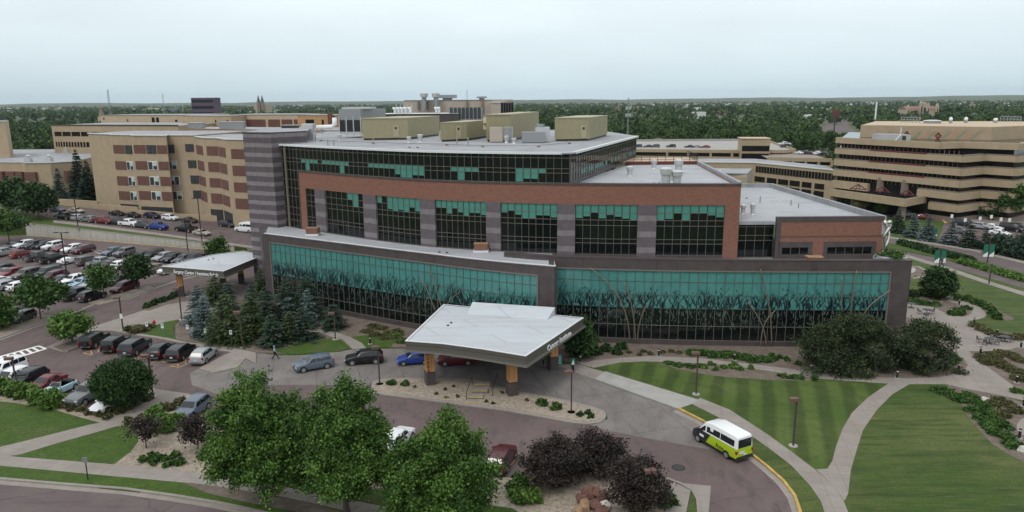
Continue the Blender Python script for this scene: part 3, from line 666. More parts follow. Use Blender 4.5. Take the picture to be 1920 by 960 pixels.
# roofs
poly = [tuple(TOPP.o(t, .35)) for t in np.linspace(0, TOPP.len, 40)]+[(e0[0]+.5, e0[1]-.2), (24.7, 142.6), (20, 176), (-44, 176), (-44, 131)]
MB().prism(poly, ZR, ZR+.16).build('main_roof', 'roof_grey', bld)
mb = MB()
edge = Path([poly[k] for k in range(42)]); edge.ext(mb, 0, edge.len, ZR-.06, ZR+.24, -.45, .05, step=3); mb.build('roof_edge', 'roof_trim', bld)
roof2 = [tuple(FB.o(t, -.6)) for t in np.linspace(ft-1, FB.len, 14)]+[(33.4, 131.2), (22, 131.2), (20, 128)]
MB().prism(roof2, ZB1-.5, ZB1-.12).build('brick_wing_roof', 'roof_white', bld)
mb = MB(); mb.seg((c0[0]-.1, c0[1]+.2), (33.5, 131), .5, ZB1-.2, ZB1+.5); mb.build('roof_parapet', 'roof_grey', bld)
mb = MB(); mb.seg((20.5, 130.5), (33.5, 130.5), .6, ZB1-.3, ZB1+.45); mb.build('terrace_edge', 'maroon', bld)
MB().box((27, 136.5, ZB1+.1), (15, 11, .5)).build('terrace_floor', 'beige_pale', bld)
# ---- striped stone tower
tA = atY(455, 252, 124.5); tB = atY(507, 262, 121.5); tC = atY(574, 250, 127.5)
tower = [(tA[0], 124.5), (tB[0], 121.8), (tC[0], 127.6), (tC[0]-3, 140), (tA[0]-1, 140)]
ZT = atY(455, 250, 124.5)[2]
MB().prism(tower, -.2, ZT).build('stone_tower', 'stone_bands', bld); MB().prism([(x*1.002, y-.05) for x, y in tower], ZT, ZT+.18).build('tower_coping', 'metal_dark', bld)
MB().prism([(x*.99+(-.2), y+.6) for x, y in tower], ZT+.18, ZT+.24).build('tower_roof', 'roof_grey', bld)
# ---- low curved wings: stone frame, glass, reed print
def lowwing(path, tg0, tg1, zp, ztop, ncol, rowsz, seed, pier_l=True):
    mb = MB(); path.ext(mb, 0, path.len, ztop, zp, -.8, 0)
    if tg0 > .1: path.ext(mb, 0, tg0, -.1, ztop, -.8, 0)
    if tg1 < path.len-.1: path.ext(mb, tg1, path.len, -.1, ztop, -.8, 0)
    path.ext(mb, tg0, tg1, -.1, rowsz[-1], -.8, .12); mb.build('stone_frame', 'granite', bld)
    mb = MB(); path.ext(mb, 0, path.len, zp, zp+.12, -.9, .06); mb.build('coping', 'granite', bld)
    mb = MB(); path.ext(mb, tg0, tg1, ztop-.16, ztop, -.2, .08); path.ext(mb, tg1-.16, tg1, rowsz[-1], ztop, -.2, .08); path.ext(mb, tg0, tg0+.16, rowsz[-1], ztop, -.2, .08); mb.build('glass_frame', 'granite_trim', bld)
    zt = rowsz[3]
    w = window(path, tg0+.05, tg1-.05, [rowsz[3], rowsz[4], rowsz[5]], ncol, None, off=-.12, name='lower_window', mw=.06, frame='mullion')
    u = window(path, tg0+.05, tg1-.05, rowsz[:4], ncol, None, off=-.12, name='upper_window', mw=.06, frame='mullion_teal', glass='teal_glass')
    r = random.Random(seed); q = MB(); T = path.len
    def blade(t, z, L, ang, w0, bend, mi):
        P = []; a = ang
        for k in range(4):
            P.append((t, z)); t += sin(a)*L/3; z += cos(a)*L/3; a += bend
        W = [w0, w0*.9, w0*.6, w0*.12]
        for k in range(3):
            (ta, za), (tc_, zc_) = P[k], P[k+1]
            if min(ta, tc_) < tg0+.3 or max(ta, tc_) > tg1-.3 or max(za, zc_) > rowsz[0]-.4: continue
            A, B, C, D = path.o(ta-W[k]/2, -.095), path.o(ta+W[k]/2, -.095), path.o(tc_+W[k+1]/2, -.095), path.o(tc_-W[k+1]/2, -.095)
            q.add([(*A, za), (*B, za), (*C, zc_), (*D, zc_)], [(0, 1, 2, 3)], mi)
    Lg = tg1-tg0
    for k in range(int(Lg*13)):
        t = tg0+r.random()*Lg; z = zt+(r.random()**1.4)*1.6-.1
        blade(t, z, r.uniform(.6, 1.7)*(1 if z < zt+1 else .7), r.choice([-1, 1])*r.uniform(.05, .7), r.uniform(.07, .2)*(1.25 if z < zt+.7 else .8), r.uniform(-.16, .16), 0)
    for k in range(int(Lg*2.0)):
        t = tg0+r.random()*Lg; z = zt+r.uniform(.8, 2.0)
        blade(t, z, r.uniform(.9, 2.0), r.choice([-.75, -.5, .35, .6, .8, .85]), r.uniform(.05, .085), r.uniform(-.12, .12), 0)
    for k in range(int(Lg*1.6)):     # seed heads
        t = tg0+r.random()*Lg; z = zt+r.uniform(1.3, 2.7); blade(t, z, r.uniform(.25, .4), r.uniform(-.8, .8), r.uniform(.1, .2), 0, 0)
    q.build('reed_print', 'reed_print', u)
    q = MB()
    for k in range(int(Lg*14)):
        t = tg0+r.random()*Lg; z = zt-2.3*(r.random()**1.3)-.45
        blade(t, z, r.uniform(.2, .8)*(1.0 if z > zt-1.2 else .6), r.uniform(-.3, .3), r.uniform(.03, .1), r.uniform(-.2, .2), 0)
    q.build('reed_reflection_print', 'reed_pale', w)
ZG = 10.2
rowsR = [ZG-.1, 8.66, 6.86, 5.04, 2.7, .75]
tR0 = FR.at_px(1042, 6); tR1 = FR.at_px(1668, 8)
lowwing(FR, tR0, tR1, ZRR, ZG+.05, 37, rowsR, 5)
rowsL = [9.95, 8.6, 6.9, 4.75, 2.2, .75]
tL0 = FL.at_px(507, 8); tL1 = FL.at_px(1009, 8)
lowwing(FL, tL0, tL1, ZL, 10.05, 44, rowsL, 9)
mb = MB(); eL = FL.p(FL.len); mb.seg((eL[0]-.35, eL[1]+.1), (eL[0]-.1, 96.0), .7, -.1, ZL); mb.build('stone_return', 'granite', bld); mb = MB(); mb.seg((-40.0, 115.5), (-42.5, 121.5), .8, -.1, ZL); mb.build('stone_return', 'granite', bld)
MB().box((eL[0]+.02, 92.2, 7.8), (.06, .5, 4.6)).build('slot_window', 'dark_glass', bld)
rl = [tuple(FL.o(t, -.7)) for t in np.linspace(0, FL.len, 30)]+[(5.6, 99)]+[tuple(FB.o(t, -.1)) for t in np.linspace(FB.len*.66, 0, 20)]+[(-43, 127)]
MB().prism(rl, ZL-.4, ZL-.02).build('left_wing_roof', 'roof_white', bld)
mb = MB(); FL.ext(mb, 0, FL.len, ZL+.12, ZL+.2, -.7, -.35); mb.build('roof_edge', 'roof_trim', bld)
rr_ = [tuple(FR.o(t, -.7)) for t in np.linspace(0, FR.len, 30)]+[(52, 112), (33, 112)]+[tuple(FB.o(t, -.1)) for t in np.linspace(FB.len, FB.len*.6, 12)]
MB().prism(rr_, ZB0-.4, ZB0).build('right_wing_roof', 'roof_white', bld)
mb = MB(); mb.seg((50.9, 90.6), (52.3, 112), .7, -.1, ZRR); mb.build('end_wall', 'granite', bld)
# ---- right-hand upper block with two windows
YB = 96.2
xa = atY(1455, 440, YB)[0]; xb = atY(1657, 440, YB)[0]; zt = atY(1455, 407, YB)[2]
RB = Path([(xa, YB), (xb, YB+.2)])
w1 = (RB.at_px(1466, 12), RB.at_px(1516, 12)); w2 = (RB.at_px(1551, 12), RB.at_px(1635, 12)); zw0, zw1 = 11.25, atY(1490, 464, YB)[2]
mb = MB(); RB.ext(mb, .6, RB.len, zw1, zt-.7, -.5, 0)
for a, b in ((.6, w1[0]), (w1[1], w2[0]), (w2[1], RB.len)): RB.ext(mb, a, b, 10, zw1, -.5, 0)
mb.seg((xb-.3, YB+.3), (xb+.9, 101), .5, 10, zt-.7); mb.build('brick_wall', 'brick_red', bld)
mb = MB(); RB.ext(mb, 0, RB.len+.05, zt-.7, zt, -.55, .05); RB.ext(mb, 0, .6, 10, zt-.7, -.5, .05); RB.ext(mb, .6, RB.len, zt-2.75, zt-2.65, -.3, .04)
for a, b in (w1, w2):
    RB.ext(mb, a-.5, b+.5, zw1, zw1+.75, -.3, .05); RB.ext(mb, a-.5, a, 10, zw1, -.3, .05); RB.ext(mb, b, b+.5, 10, zw1, -.3, .05); RB.ext(mb, a, b, 10, zw0, -.3, .05)
mb.build('stone_trim', 'granite', bld)
for (a, b), n in ((w1, 3), (w2, 5)): window(RB, a, b, [zw1, zw0], n, None, off=-.1)
# recessed dark glass between the brick wing and that block
RG = Path([(c0[0]+.1, 97.6), (xa+.2, 97.6)]); zg = atY(1420, 421, 97.6)[2]
window(RG, .05, RG.len-.05, [zg, zg-.3, zg-1.5, zg-2.2, 10.7], 4, None, off=0, name='recess_window')
mb = MB(); RG.ext(mb, 0, RG.len, zg, zg+.45, -1, .1); mb.build('recess_cornice', 'roof_trim', bld)
P1 = at(1446, 346, zt-.2); P0 = at(1392, 345, zt-.2); P2 = (xb+.1, YB+.3)
r3 = [(c0[0]+.3, 97.3), (xa, 97.3), (xa, YB+.4), (xb, YB+.5), (P1[0], P1[1]), (P0[0]-8, P0[1]), (33.9, 131)]
MB().prism(r3, zt-1.2, zt-.75).build('east_roof', 'roof_white', bld)
mb = MB(); mb.seg((xb, YB+.2), (P1[0], P1[1]), .5, zt-2.5, zt+.02); mb.seg((P1[0], P1[1]), (P0[0]-10, P0[1]), .5, zt-2.5, zt); mb.build('roof_parapet', 'roof_grey', bld)
# bent steel reeds fixed before the right and left glass
def reed(path, pts, r=.075):
    P = []
    for px, py in pts:
        # the reed stands 0.5 m before the glass
        lo = None
        t = path.at_px(px, 5)
        for _ in range(4):
            q = path.o(t, .45); w_ = atY(px, py, q[1]); t = path.at_px(px, w_[2])
        P.append((q[0], q[1], max(w_[2], .3)))
    mb = MB(); mb.tube(catmull(P, 5), r, 6); mb.build('steel_reed', 'tan_steel', bld, smooth=True)
S = lambda l: Z('C', l); D_ = lambda l: Z('D', l)
for l in (S([(503, 282), (600, 360), (690, 480), (740, 610), (757, 750)]), S([(722, 375), (760, 490), (785, 630), (793, 755)]), S([(868, 510), (830, 600), (810, 690), (807, 757)]),
          S([(1590, 292), (1615, 380), (1640, 500)])+D_([(10, 600), (18, 790)]), S([(1510, 502), (1570, 590), (1612, 680), (1630, 790)]), D_([(40, 555), (-10, 610), (-40, 680), (-55, 790)]),
          D_([(562, 300), (540, 420), (525, 560), (520, 700)]), D_([(465, 345), (464, 450), (463, 560)]), D_([(775, 425), (660, 510), (600, 590), (560, 680)])):
    reed(FR, l)
for l in (Z('B', [(245, 195), (236, 270), (232, 350)]), Z('B', [(1122, 270), (1150, 350), (1185, 470), (1205, 530)]), Z('B', [(1075, 350), (1120, 440), (1165, 560)]), Z('B', [(1320, 440), (1260, 490), (1225, 560)])):
    reed(FL, l, .07)
# rooftop planter above the corner
pl = at(1680, 487, ZRR); MB().box((pl[0], pl[1]+1.5, ZRR-.1), (3.2, 2.6, .6)).build('roof_planter', 'roof_white', bld)
# ---- roof equipment: everything that could be lifted off is a thing of its own
def pent(name, label, l, ytop, dback, door=None, mt='olive_panel', group='olive rooftop air handling penthouses'):
    (ax, ay), (bx, by) = l
    A = at(ax, ay, ZR+.16); B = at(bx, by, ZR+.16)
    h = atY(ax, ytop, A[1])[2]-(ZR+.16)
    d = np.array(dback); t = thing(name, label, 'rooftop unit', (A[0], A[1], ZR+.16), group)
    a, b = A[:2], B[:2]; c, e = b+d, a+d
    MB().prism([tuple(a), tuple(b), tuple(c), tuple(e)], ZR+.5, ZR+.16+h).build('housing', mt, t)
    MB().prism([tuple(a+(.2, .2)), tuple(b+(-.2, .2)), tuple(c+(-.2, -.2)), tuple(e+(.2, -.2))], ZR+.16, ZR+.5).build('plinth', 'metal_dark', t)
    mid = (a+b+c+e)/4
    MB().prism([tuple(mid+(q-mid)*1.012) for q in (a, b, c, e)], ZR+.16+h, ZR+.3+h).build('lid', 'olive_roof', t)
    u = (b-a)/np.linalg.norm(b-a)
    sm = MB()
    for k in range(1, int(np.linalg.norm(b-a)/1.2)+1):
        q = a+u*1.2*k; sm.box((q[0], q[1]-.01, ZR+.5+h/2-.2), (.04, .03, h-.7), atan2(u[1], u[0]))
    v = d/np.linalg.norm(d)
    for k in range(1, int(np.linalg.norm(d)/1.2)):
        q = b+v*1.2*k; sm.box((q[0]+.01, q[1], ZR+.5+h/2-.2), (.04, .03, h-.7), atan2(v[1], v[0]))
    sm.build('panel_seams', 'olive_roof', t)
    if door:
        q = a+u*(np.linalg.norm(b-a)*door)
        dr = MB().box((q[0], q[1]-.04, ZR+1.75), (1.0, .1, 2.2), atan2(u[1], u[0])).build('door', 'olive_roof', t)
        MB().box((q[0], q[1]-.1, ZR+2.3), (.36, .06, .4), atan2(u[1], u[0])).build('porthole', 'black_steel', dr)
    return t
pent('rooftop_unit', 'longest olive metal rooftop box with a small door, leftmost of the olive boxes', [(680, 263), (765, 262)], 223, (4.3, 16.4), .74)
pent('rooftop_unit', 'lower olive metal rooftop box with porthole door, partly behind the gabled olive box', [(826, 266), (876, 264)], 231, (3.6, 13), .68)
u3 = pent('rooftop_unit', 'olive metal rooftop box with hooded vents and cooling coil on its front, in the middle', [(912, 266), (958, 265)], 216, (5.8, 26), None)
for dz in (2.2, 3.3):
    q = at(911, 264, ZR+.16); mb = MB(); mb.add([(q[0]-.4, q[1]-.9, ZR+dz), (q[0]+1.6, q[1]-.9, ZR+dz), (q[0]+1.6, q[1], ZR+dz+.9), (q[0]-.4, q[1], ZR+dz+.9), (q[0]-.4, q[1], ZR+dz), (q[0]+1.6, q[1], ZR+dz)], [(0, 1, 2, 3), (0, 4, 5, 1), (0, 3, 4), (1, 5, 2)]); mb.build('vent_hood', 'olive_roof', u3)
pent('rooftop_unit', 'olive metal rooftop box standing alone at the right end of the roof', [(1040, 265), (1104, 264)], 222, (5.4, 17), .84)
q = at(935, 266, ZR+.2); cc = thing('condensing_unit', 'tan cooling coil cabinet with grey fins in front of the gabled olive box', 'condenser', tuple(q))
MB().box((q[0]-.4, q[1]-.6, q[2]+1.3), (2.2, 1.6, 2.4)).build('cabinet', 'beige_grey', cc); mb = MB(); [mb.box((q[0]+.95+k*.2, q[1]-.7, q[2]+1.4), (.1, 1.5, 2.3)) for k in range(8)]; mb.build('fins', 'metal_light', cc)
MB().box((q[0]+1.6, q[1]-.5, q[2]+1.4), (1.6, 1.2, 2.1)).build('coil', 'metal_grey', cc)
q = at(668, 262, ZR+.16); ct = thing('cooling_tower', 'tall grey galvanised cooling tower with dark louvred openings left of the olive boxes', 'cooling tower', (q[0], q[1], ZR))
A = at(637, 259, ZR+.16); B = at(676, 259, ZR+.16); h = atY(637, 205, A[1])[2]
MB().prism([(A[0], A[1]+.4), (B[0], A[1]+.4), (B[0]+3.6, A[1]+8), (A[0]+3, A[1]+8)], ZR+1, h).build('casing', 'metal_grey', ct)
mb = MB(); [mb.box((A[0]+.5+k*1.45, A[1]+.3, ZR+2.5), (1.15, .2, 2.2)) for k in range(3)]; mb.build('louvres', 'black_steel', ct)
mb = MB(); [mb.box((A[0]+k*(B[0]-A[0])/3, A[1]+.25, ZR+2.3), (.16, .16, 4)) for k in range(4)]; mb.box(((A[0]+B[0])/2, A[1]+.25, ZR+1.1), (B[0]-A[0], .25, .5)); mb.build('frame', 'metal_light', ct)
MB().box(((A[0]+B[0])/2+1.2, A[1]+4, h+.2), (B[0]-A[0]+1.5, 6, .35)).build('fan_deck', 'metal_light', ct)
q = at(616, 250, ZR+.16); pp = thing('duct', 'fat white insulated pipe elbow beside the grey cooling tower', 'pipe', tuple(q))
MB().tube([(q[0]-2.6, q[1], ZR+1.5), (q[0]+.8, q[1], ZR+1.6), (q[0]+1.5, q[1], ZR+2.2), (q[0]+1.5, q[1], ZR+3.6)], .5, 10).build('pipe_run', 'white_paint', pp, smooth=True); MB().box((q[0]-1.5, q[1], ZR+.8), (.3, .6, 1.2)).build('support', 'metal_grey', pp)
q = at(592, 263, ZR+.16); di = thing('satellite_dish', 'small round white satellite dish on the roof beside the grey hatch box', 'satellite dish', tuple(q))
MB().lathe((q[0], q[1]-.2, q[2]+1.0), [(.05, -.02), (.4, .03), (.62, .16)], 14).build('dish', 'white_paint', di); MB().tube([tuple(q), (q[0], q[1], q[2]+1)], .05).build('mast', 'metal_grey', di)
q = at(586, 262, ZR+.16); MB_ = MB().box((q[0]-.9, q[1]+1, q[2]+1.4), (2.1, 2, 2.8)); hb = thing('roof_hatch', 'pale grey metal box housing against the striped tower top', 'roof hatch', tuple(q)); MB_.build('housing', 'metal_light', hb); MB().box((q[0]-.9, q[1]+1, q[2]+2.86), (2.2, 2.1, .1)).build('lid', 'roof_trim', hb)
def vent(px, py, z, h, r, label, kind='cowl', group='small roof vents', mt='metal_light'):
    q = at(px, py, z); t = thing('roof_vent', label, 'roof vent', tuple(q), group)
    MB().lathe(tuple(q), [(r*1.25, 0), (r, .12), (r, h*.62)], 12).build('stack', mt, t, smooth=False)
    MB().lathe((q[0], q[1], q[2]+h*.62), [(r*1.3, 0), (r*1.35, h*.3), (r*.9, h*.38)], 12).build('cap', mt, t)
    return t
z0 = ZR+.16
vent(498, 260, z0, 1.2, .3, 'short white vent stack by the top of the striped tower')
vent(637, 263, z0, 1.1, .28, 'short white vent stack in front of the cooling tower')
vent(767, 267, z0, 1.0, .3, 'squat pale vent just below the corner of the longest olive box')
vent(788, 266, z0, 1.3, .36, 'larger pale vent between the two left olive boxes')
vent(950, 268, z0, 1.2, .3, 'pale vent in front of the cooling coil cabinet'); vent(964, 269, z0, .9, .3, 'lower pale vent right of the cooling coil cabinet')
q = at(1000, 268, z0); t = thing('air_handler', 'low grey boxy air handler with stub duct between the two right olive boxes', 'air handler', tuple(q))
MB().box((q[0], q[1]+.5, z0+.95), (3.8, 2.2, 1.7)).build('casing', 'metal_grey', t); MB().box((q[0]+1.6, q[1]+2.5, z0+1.3), (2.4, 2.6, 2.4)).build('duct', 'metal_light', t); MB().lathe((q[0]+1.2, q[1]+2.5, z0+2.5), [(.8, 0), (.8, .5)], 14).build('fan', 'metal_grey', t)
z1 = ZB1-.12
vent(1181, 330, z1, 1.5, .42, 'lone pale mushroom vent left of centre on the white roof of the brick wing')
vent(1248, 347, z1, 2.4, .62, 'fattest twin-drum exhaust fan near the brick edge, left of its pair'); vent(1269, 347, z1, 2.0, .58, 'twin-drum exhaust fan near the brick edge, right of its pair')
vent(1262, 341, z1, 1.4, .36, 'small exhaust cap half hidden behind the pair of exhaust fans'); vent(1272, 325, z1, 2.2, .55, 'pale square-headed exhaust fan close to the roof terrace'); vent(1226, 316, z1, 1.5, .4, 'pale vent at the edge of the roof terrace')
z2 = zt-.75
vent(1411, 402, z2, 1.6, .32, 'pale vent on the east roof above the recessed dark windows, right of its pair'); vent(1393, 400, z2, 1.3, .32, 'pale vent on the east roof beside the brick wing corner')
for px, py, lb in ((587, 441, 'square brick chimney box near the left end of the low curved roof'), (902, 472, 'square brick chimney box near the middle of the low curved roof')):
    q = at(px, py, ZL); t = thing('roof_curb', lb, 'roof box', tuple(q), 'brick roof boxes')
    MB().box((q[0], q[1], ZL+.15), (2.1, 1.5, .3)).build('flashing', 'roof_trim', t); MB().box((q[0], q[1], ZL+.75), (1.9, 1.3, .8)).build('brick_box', 'brick_red', t); MB().box((q[0], q[1], ZL+1.2), (2.0, 1.4, .1)).build('cap', 'rock_tan', t)
q = at(1538, 492, ZRR); t = thing('roof_curb', 'brick roof box peeping over the parapet before the two windows', 'roof box', tuple(q), 'brick roof boxes'); MB().box((q[0], q[1]+1.9, ZRR-.4), (1.9, 1.3, 1.4)).build('brick_box', 'brick_red', t); MB().box((q[0], q[1]+1.9, ZRR+.35), (2.0, 1.4, .1)).build('cap', 'rock_tan', t)
# railing on the roof terrace
t = thing('terrace_railing', 'black metal railing round the roof terrace behind the brick wing', 'railing', (27, 131, ZB1+.35)); mb = MB(); pst = MB()
for a, b in (((22, 131.2), (33.5, 131.2)), ((33.5, 131.2), (33.9, 141))):
    for z in (.4, .8, 1.25): mb.seg(a, b, .06, ZB1+.35+z-.03, ZB1+.35+z+.03)
    for k in range(9): p = lerp2(a, b, k/8); pst.box((p[0], p[1], ZB1+1.0), (.07, .07, 1.3))
mb.build('rails', 'black_steel', t); pst.build('posts', 'black_steel', t)
# sculpture on the roof corner
q = at(1666, 484, ZRR); q = np.array([q[0], q[1]+1.2, ZRR+.1]); t = thing('sculpture', 'tall twisted polished steel sculpture standing on the roof corner of the right wing', 'sculpture', tuple(q))
hh_ = atY(1664, 415, q[1])[2]-ZRR
def sc(f, g): return [(q[0]+f(k/10)*.9, q[1]+g(k/10)*.6, ZRR+.1+hh_*k/10) for k in range(11)]
MB().tube(sc(lambda s: -.42+.6*s+.28*sin(9*s), lambda s: .3*sin(7*s)), [.12, .16, .2, .15, .18, .22, .16, .2, .22, .2, .1], 8).build('left_strand', 'chrome', t, smooth=True)
MB().tube(sc(lambda s: .42-.45*s-.3*sin(8*s), lambda s: -.3*sin(6*s)), [.12, .16, .15, .2, .17, .15, .2, .22, .18, .25, .15], 8).build('right_strand', 'chrome', t, smooth=True)
MB().blob((q[0]+.2, q[1], ZRR+hh_*.92), (.42, .3, .5), 4, .25).build('crest', 'chrome', t)
# ================================================================== CANOPIES
def canopy(name, label, top, zt, fh, pillars, flare=.35, backset=None):
    c = np.mean(np.array(top), axis=0); t = thing(name, label, 'canopy', (c[0], c[1], 0))
    MB().prism(top, zt-.06, zt+.02).build('roof_deck', 'canopy_roof', t)
    T = [np.array(p) for p in top]; n = len(T); ar = sum(T[i][0]*T[(i+1) % n][1]-T[(i+1) % n][0]*T[i][1] for i in range(n))
    if ar < 0: T = T[::-1]
    def off(d):
        out = []
        for i in range(n):
            a, b, c_ = T[i-1], T[i], T[(i+1) % n]
            d0 = (b-a)/np.linalg.norm(b-a); d1 = (c_-b)/np.linalg.norm(c_-b); n0 = np.array([d0[1], -d0[0]]); n1 = np.array([d1[1], -d1[0]])
            nn = (n0+n1); nn = nn/max(.4, nn@nn)*2; out.append(b+nn*d)
        return out
    prof = [(.02, zt+.06), (.10, zt+.06), (.10, zt-.30*fh), (.06, zt-.36*fh), (.10, zt-.74*fh), (flare, zt-.8*fh), (flare+.05, zt-.9*fh), (-.2, zt-fh)]
    rings = [[(*p, z) for p in off(d)] for d, z in prof]; mb = MB()
    for i in range(len(rings)-1):
        for k in range(n): mb.add([rings[i][k], rings[i][(k+1) % n], rings[i+1][(k+1) % n], rings[i+1][k]], [(3, 2, 1, 0)])
    mb.build('fascia', 'fascia', t)
    MB().prism([tuple(p) for p in off(-.15)], zt-fh-.02, zt-fh+.1).build('soffit', 'soffit', t)
    mb = MB()
    R0, R1 = [(*p, zt+.03) for p in off(.13)], [(*p, zt+.03) for p in off(-.1)]
    for k in range(n): mb.add([(*R0[k][:2], zt+.1), (*R0[(k+1) % n][:2], zt+.1), (*R1[(k+1) % n][:2], zt+.1), (*R1[k][:2], zt+.1), R0[k], R0[(k+1) % n]], [(0, 1, 2, 3), (4, 5, 1, 0)])
    mb.build('roof_edge', 'roof_trim', t)
    for (x, y, w, rz) in pillars:
        p = MB(); z_ = zt-fh
        p.box((x, y, 1.75+(z_-1.75)/2), (w, w, z_-1.75), rz)
        po = p.build('pillar', 'pillar_orange', t)
        MB().box((x, y, .8), (w*1.12, w*1.12, 1.75), rz).build('pillar_base', 'granite', po); MB().box((x, y, z_-.3), (w*1.06, w*1.06, .5), rz).build('pillar_head', 'fascia', po)
        sm = MB(); [sm.box((x+sx*w*.28*cos(rz), y+sx*w*.28*sin(rz)-w/2-.0, 1.75+(z_-1.75)/2), (.03, .06, z_-2.3), rz) for sx in (-1, 1)]; sm.build('pillar_joints', 'bronze_post', po)
    return t, T
ZC = 5.65
top = [xy(762, 640, ZC)]+[xy(a, b, ZC) for a, b in ((830, 645), (905, 655))]+[xy(985, 668, ZC), xy(1040, 632, ZC), xy(1092, 597, ZC), xy(833, 572, ZC)]
pl1 = xy(806, 724); pl2 = xy(960, 744); pl3 = xy(1037, 694)
can, CT = canopy('entrance_canopy', 'large white roofed drive-through canopy on orange pillars, lettered Cancer Institute, at the main door', top, ZC, 1.25, [(pl1[0], pl1[1]+.35, .95, .35), (pl2[0], pl2[1]+.35, .95, .35), (pl3[0], pl3[1]+.3, .95, .35), (-6.3, 87.2, .95, .35)])
# raised wedge at the back of the deck
a, b, c, d = at(875, 590, ZC), at(1026, 600, ZC), at(1041, 577, ZC+.9), at(886, 567, ZC+.9)
mb = MB(); c2 = (c[0], c[1], ZC); d2 = (d[0], d[1], ZC)
mb.add([(*a[:2], ZC+.03), (*b[:2], ZC+.03), (*c[:2], ZC+.95), (*d[:2], ZC+.95), (*c[:2], ZC), (*d[:2], ZC)], [(0, 1, 2, 3), (1, 4, 2), (0, 3, 5), (2, 4, 5, 3)])
mb.build('roof_wedge', 'canopy_roof', can)
mb = MB(); p0, p1 = at(985, 668, ZC), at(1092, 597, ZC); rv = (p1-p0)/np.linalg.norm(p1-p0); s0 = atY(1022, 655, p0[1]+(p1[1]-p0[1])*.33)
o = p0+rv*np.linalg.norm(p1-p0)*.53; nr = np.array([rv[1], -rv[0], 0]); o = o+nr*.24; sign(mb, 'Cancer Institute', .95, (o[0], o[1], ZC-.97), rv, ext=.04, sx=1.05)
mb.build('lettering', 'white_paint', can)
mb = MB()
for k, ch in enumerate('1000'): sign(mb, ch, .52, (pl1[0]-.03, pl1[1]+.35-.52, 3.25-.5*k), (cos(.35), sin(.35), 0), ext=.03)
mb.v = [(x-.04, y-.06, z) for x, y, z in mb.v]; mb.build('numerals', 'black_steel', can)
mb = MB(); [mb.lathe((*xy(*p, ZC), ZC), [(.16, 0), (.16, .1), (.1, .16)], 10) for p in ((846, 606), (840, 611))]; mb.build('roof_drains', 'bronze_post', can)
ZS = 5.3
sur, ST = canopy('drop_off_canopy', 'smaller grey canopy on orange pillars lettered Surgery Center / Inpatient Rehab, at left lot',
                 [xy(305, 500, ZS), xy(360, 504, ZS), xy(419, 509, ZS), xy(492, 479, ZS), xy(455, 471.5, ZS), xy(400, 478, ZS)], ZS, 1.15, [(*xy(340, 555), .9, .3), (*xy(453, 530), .9, .3), (*xy(419, 540), .9, .3)], flare=.25)
p0, p1 = at(320, 501, ZS), at(419, 509, ZS); rv = (p1-p0)/np.linalg.norm(p1-p0); o = (p0+p1)/2; nr = np.array([rv[1], -rv[0], 0]); o = o+nr*.32
mb = MB(); sign(mb, 'Surgery Center / Inpatient Rehab', .78, (o[0], o[1], ZS-.85), rv, ext=.05, sx=.86); mb.build('lettering', 'white_paint', sur)
mb = MB(); [mb.lathe((*xy(*p, ZS), ZS), [(.16, 0), (.16, .1), (.1, .16)], 10) for p in ((391, 488), (400, 486))]; mb.build('roof_drains', 'bronze_post', sur)

mats_ = ((611, 453, ZL), (618, 452, ZL), (824, 473, ZL), (838, 474, ZL), (1226, 344, ZB1-.12), (1236, 344, ZB1-.12), (1400, 372, zt-.75), (768, 277, ZR+.16), (783, 277, ZR+.16))
for px, py, z in mats_: q = at(px, py, z); MB().lathe((q[0], q[1], z), [(.2, 0), (.2, .06), (.12, .14)], 10).build('roof_drain', 'bronze_post', bld)
for k, (px, py, z, h) in enumerate(((1425, 380, zt-.75, 1.0), (1483, 385, zt-.75, .8), (1497, 390, zt-.75, .7), (700, 268, ZR+.16, .9), (857, 272, ZR+.16, 1.2), (878, 273, ZR+.16, 1.2), (615, 272, ZR+.16, .9), (626, 273, ZR+.16, .9))):
    q = at(px, py, z); MB().lathe((q[0], q[1], z), [(.09, 0), (.09, h), (.05, h+.05)], 8).build('vent_pipe', 'metal_grey', bld)
pts_ = [at(a, b, ZR+.16) for a, b in ((602, 265), (700, 270), (838, 273), (905, 276), (1010, 276), (1068, 270))]
t = thing('roof_conduit', 'thin grey conduit run on blocks along the front of the main roof', 'pipe', tuple(pts_[0]))
MB().tube([(p[0], p[1], p[2]+.25) for p in pts_], .07, 6).build('pipe_run', 'metal_grey', t)
for p in pts_: MB().box((p[0], p[1], p[2]+.1), (.5, .3, .2)).build('block', 'rock_tan', t)
# ================================================================== OTHER BUILDINGS
def dots(px, Y): q = atY(px, 480, Y); return (q[0], Y)
def ztop(px, py, Y): return float(atY(px, py, Y)[2])
def pt(px, Y): return (float(atY(px, 300, Y)[0]), Y)
def block(t, name, pts, z0, z1, mt, roof=None, rim=.0):
    o = MB().prism(pts, z0, z1).build(name, mt, t)
    if roof: MB().prism([tuple(np.array(p)*.999) for p in pts], z1+.003, z1+.06).build('roof', roof, o)
    return o
def on_face(a, b, z, w, h, u, mb, d=.08, mi=0):
    """box on the outside of wall a-b; u = metres along"""
    a, b = np.array(a), np.array(b); dr = (b-a)/np.linalg.norm(b-a); n = np.array([dr[1], -dr[0]])
    if n @ (-a) < 0: n = -n
    c = a+dr*u+n*d*.5; mb.box((c[0], c[1], z), (w, d, h), atan2(dr[1], dr[0]), mi); return mb
def flen(a, b): return hypot(b[0]-a[0], b[1]-a[1])
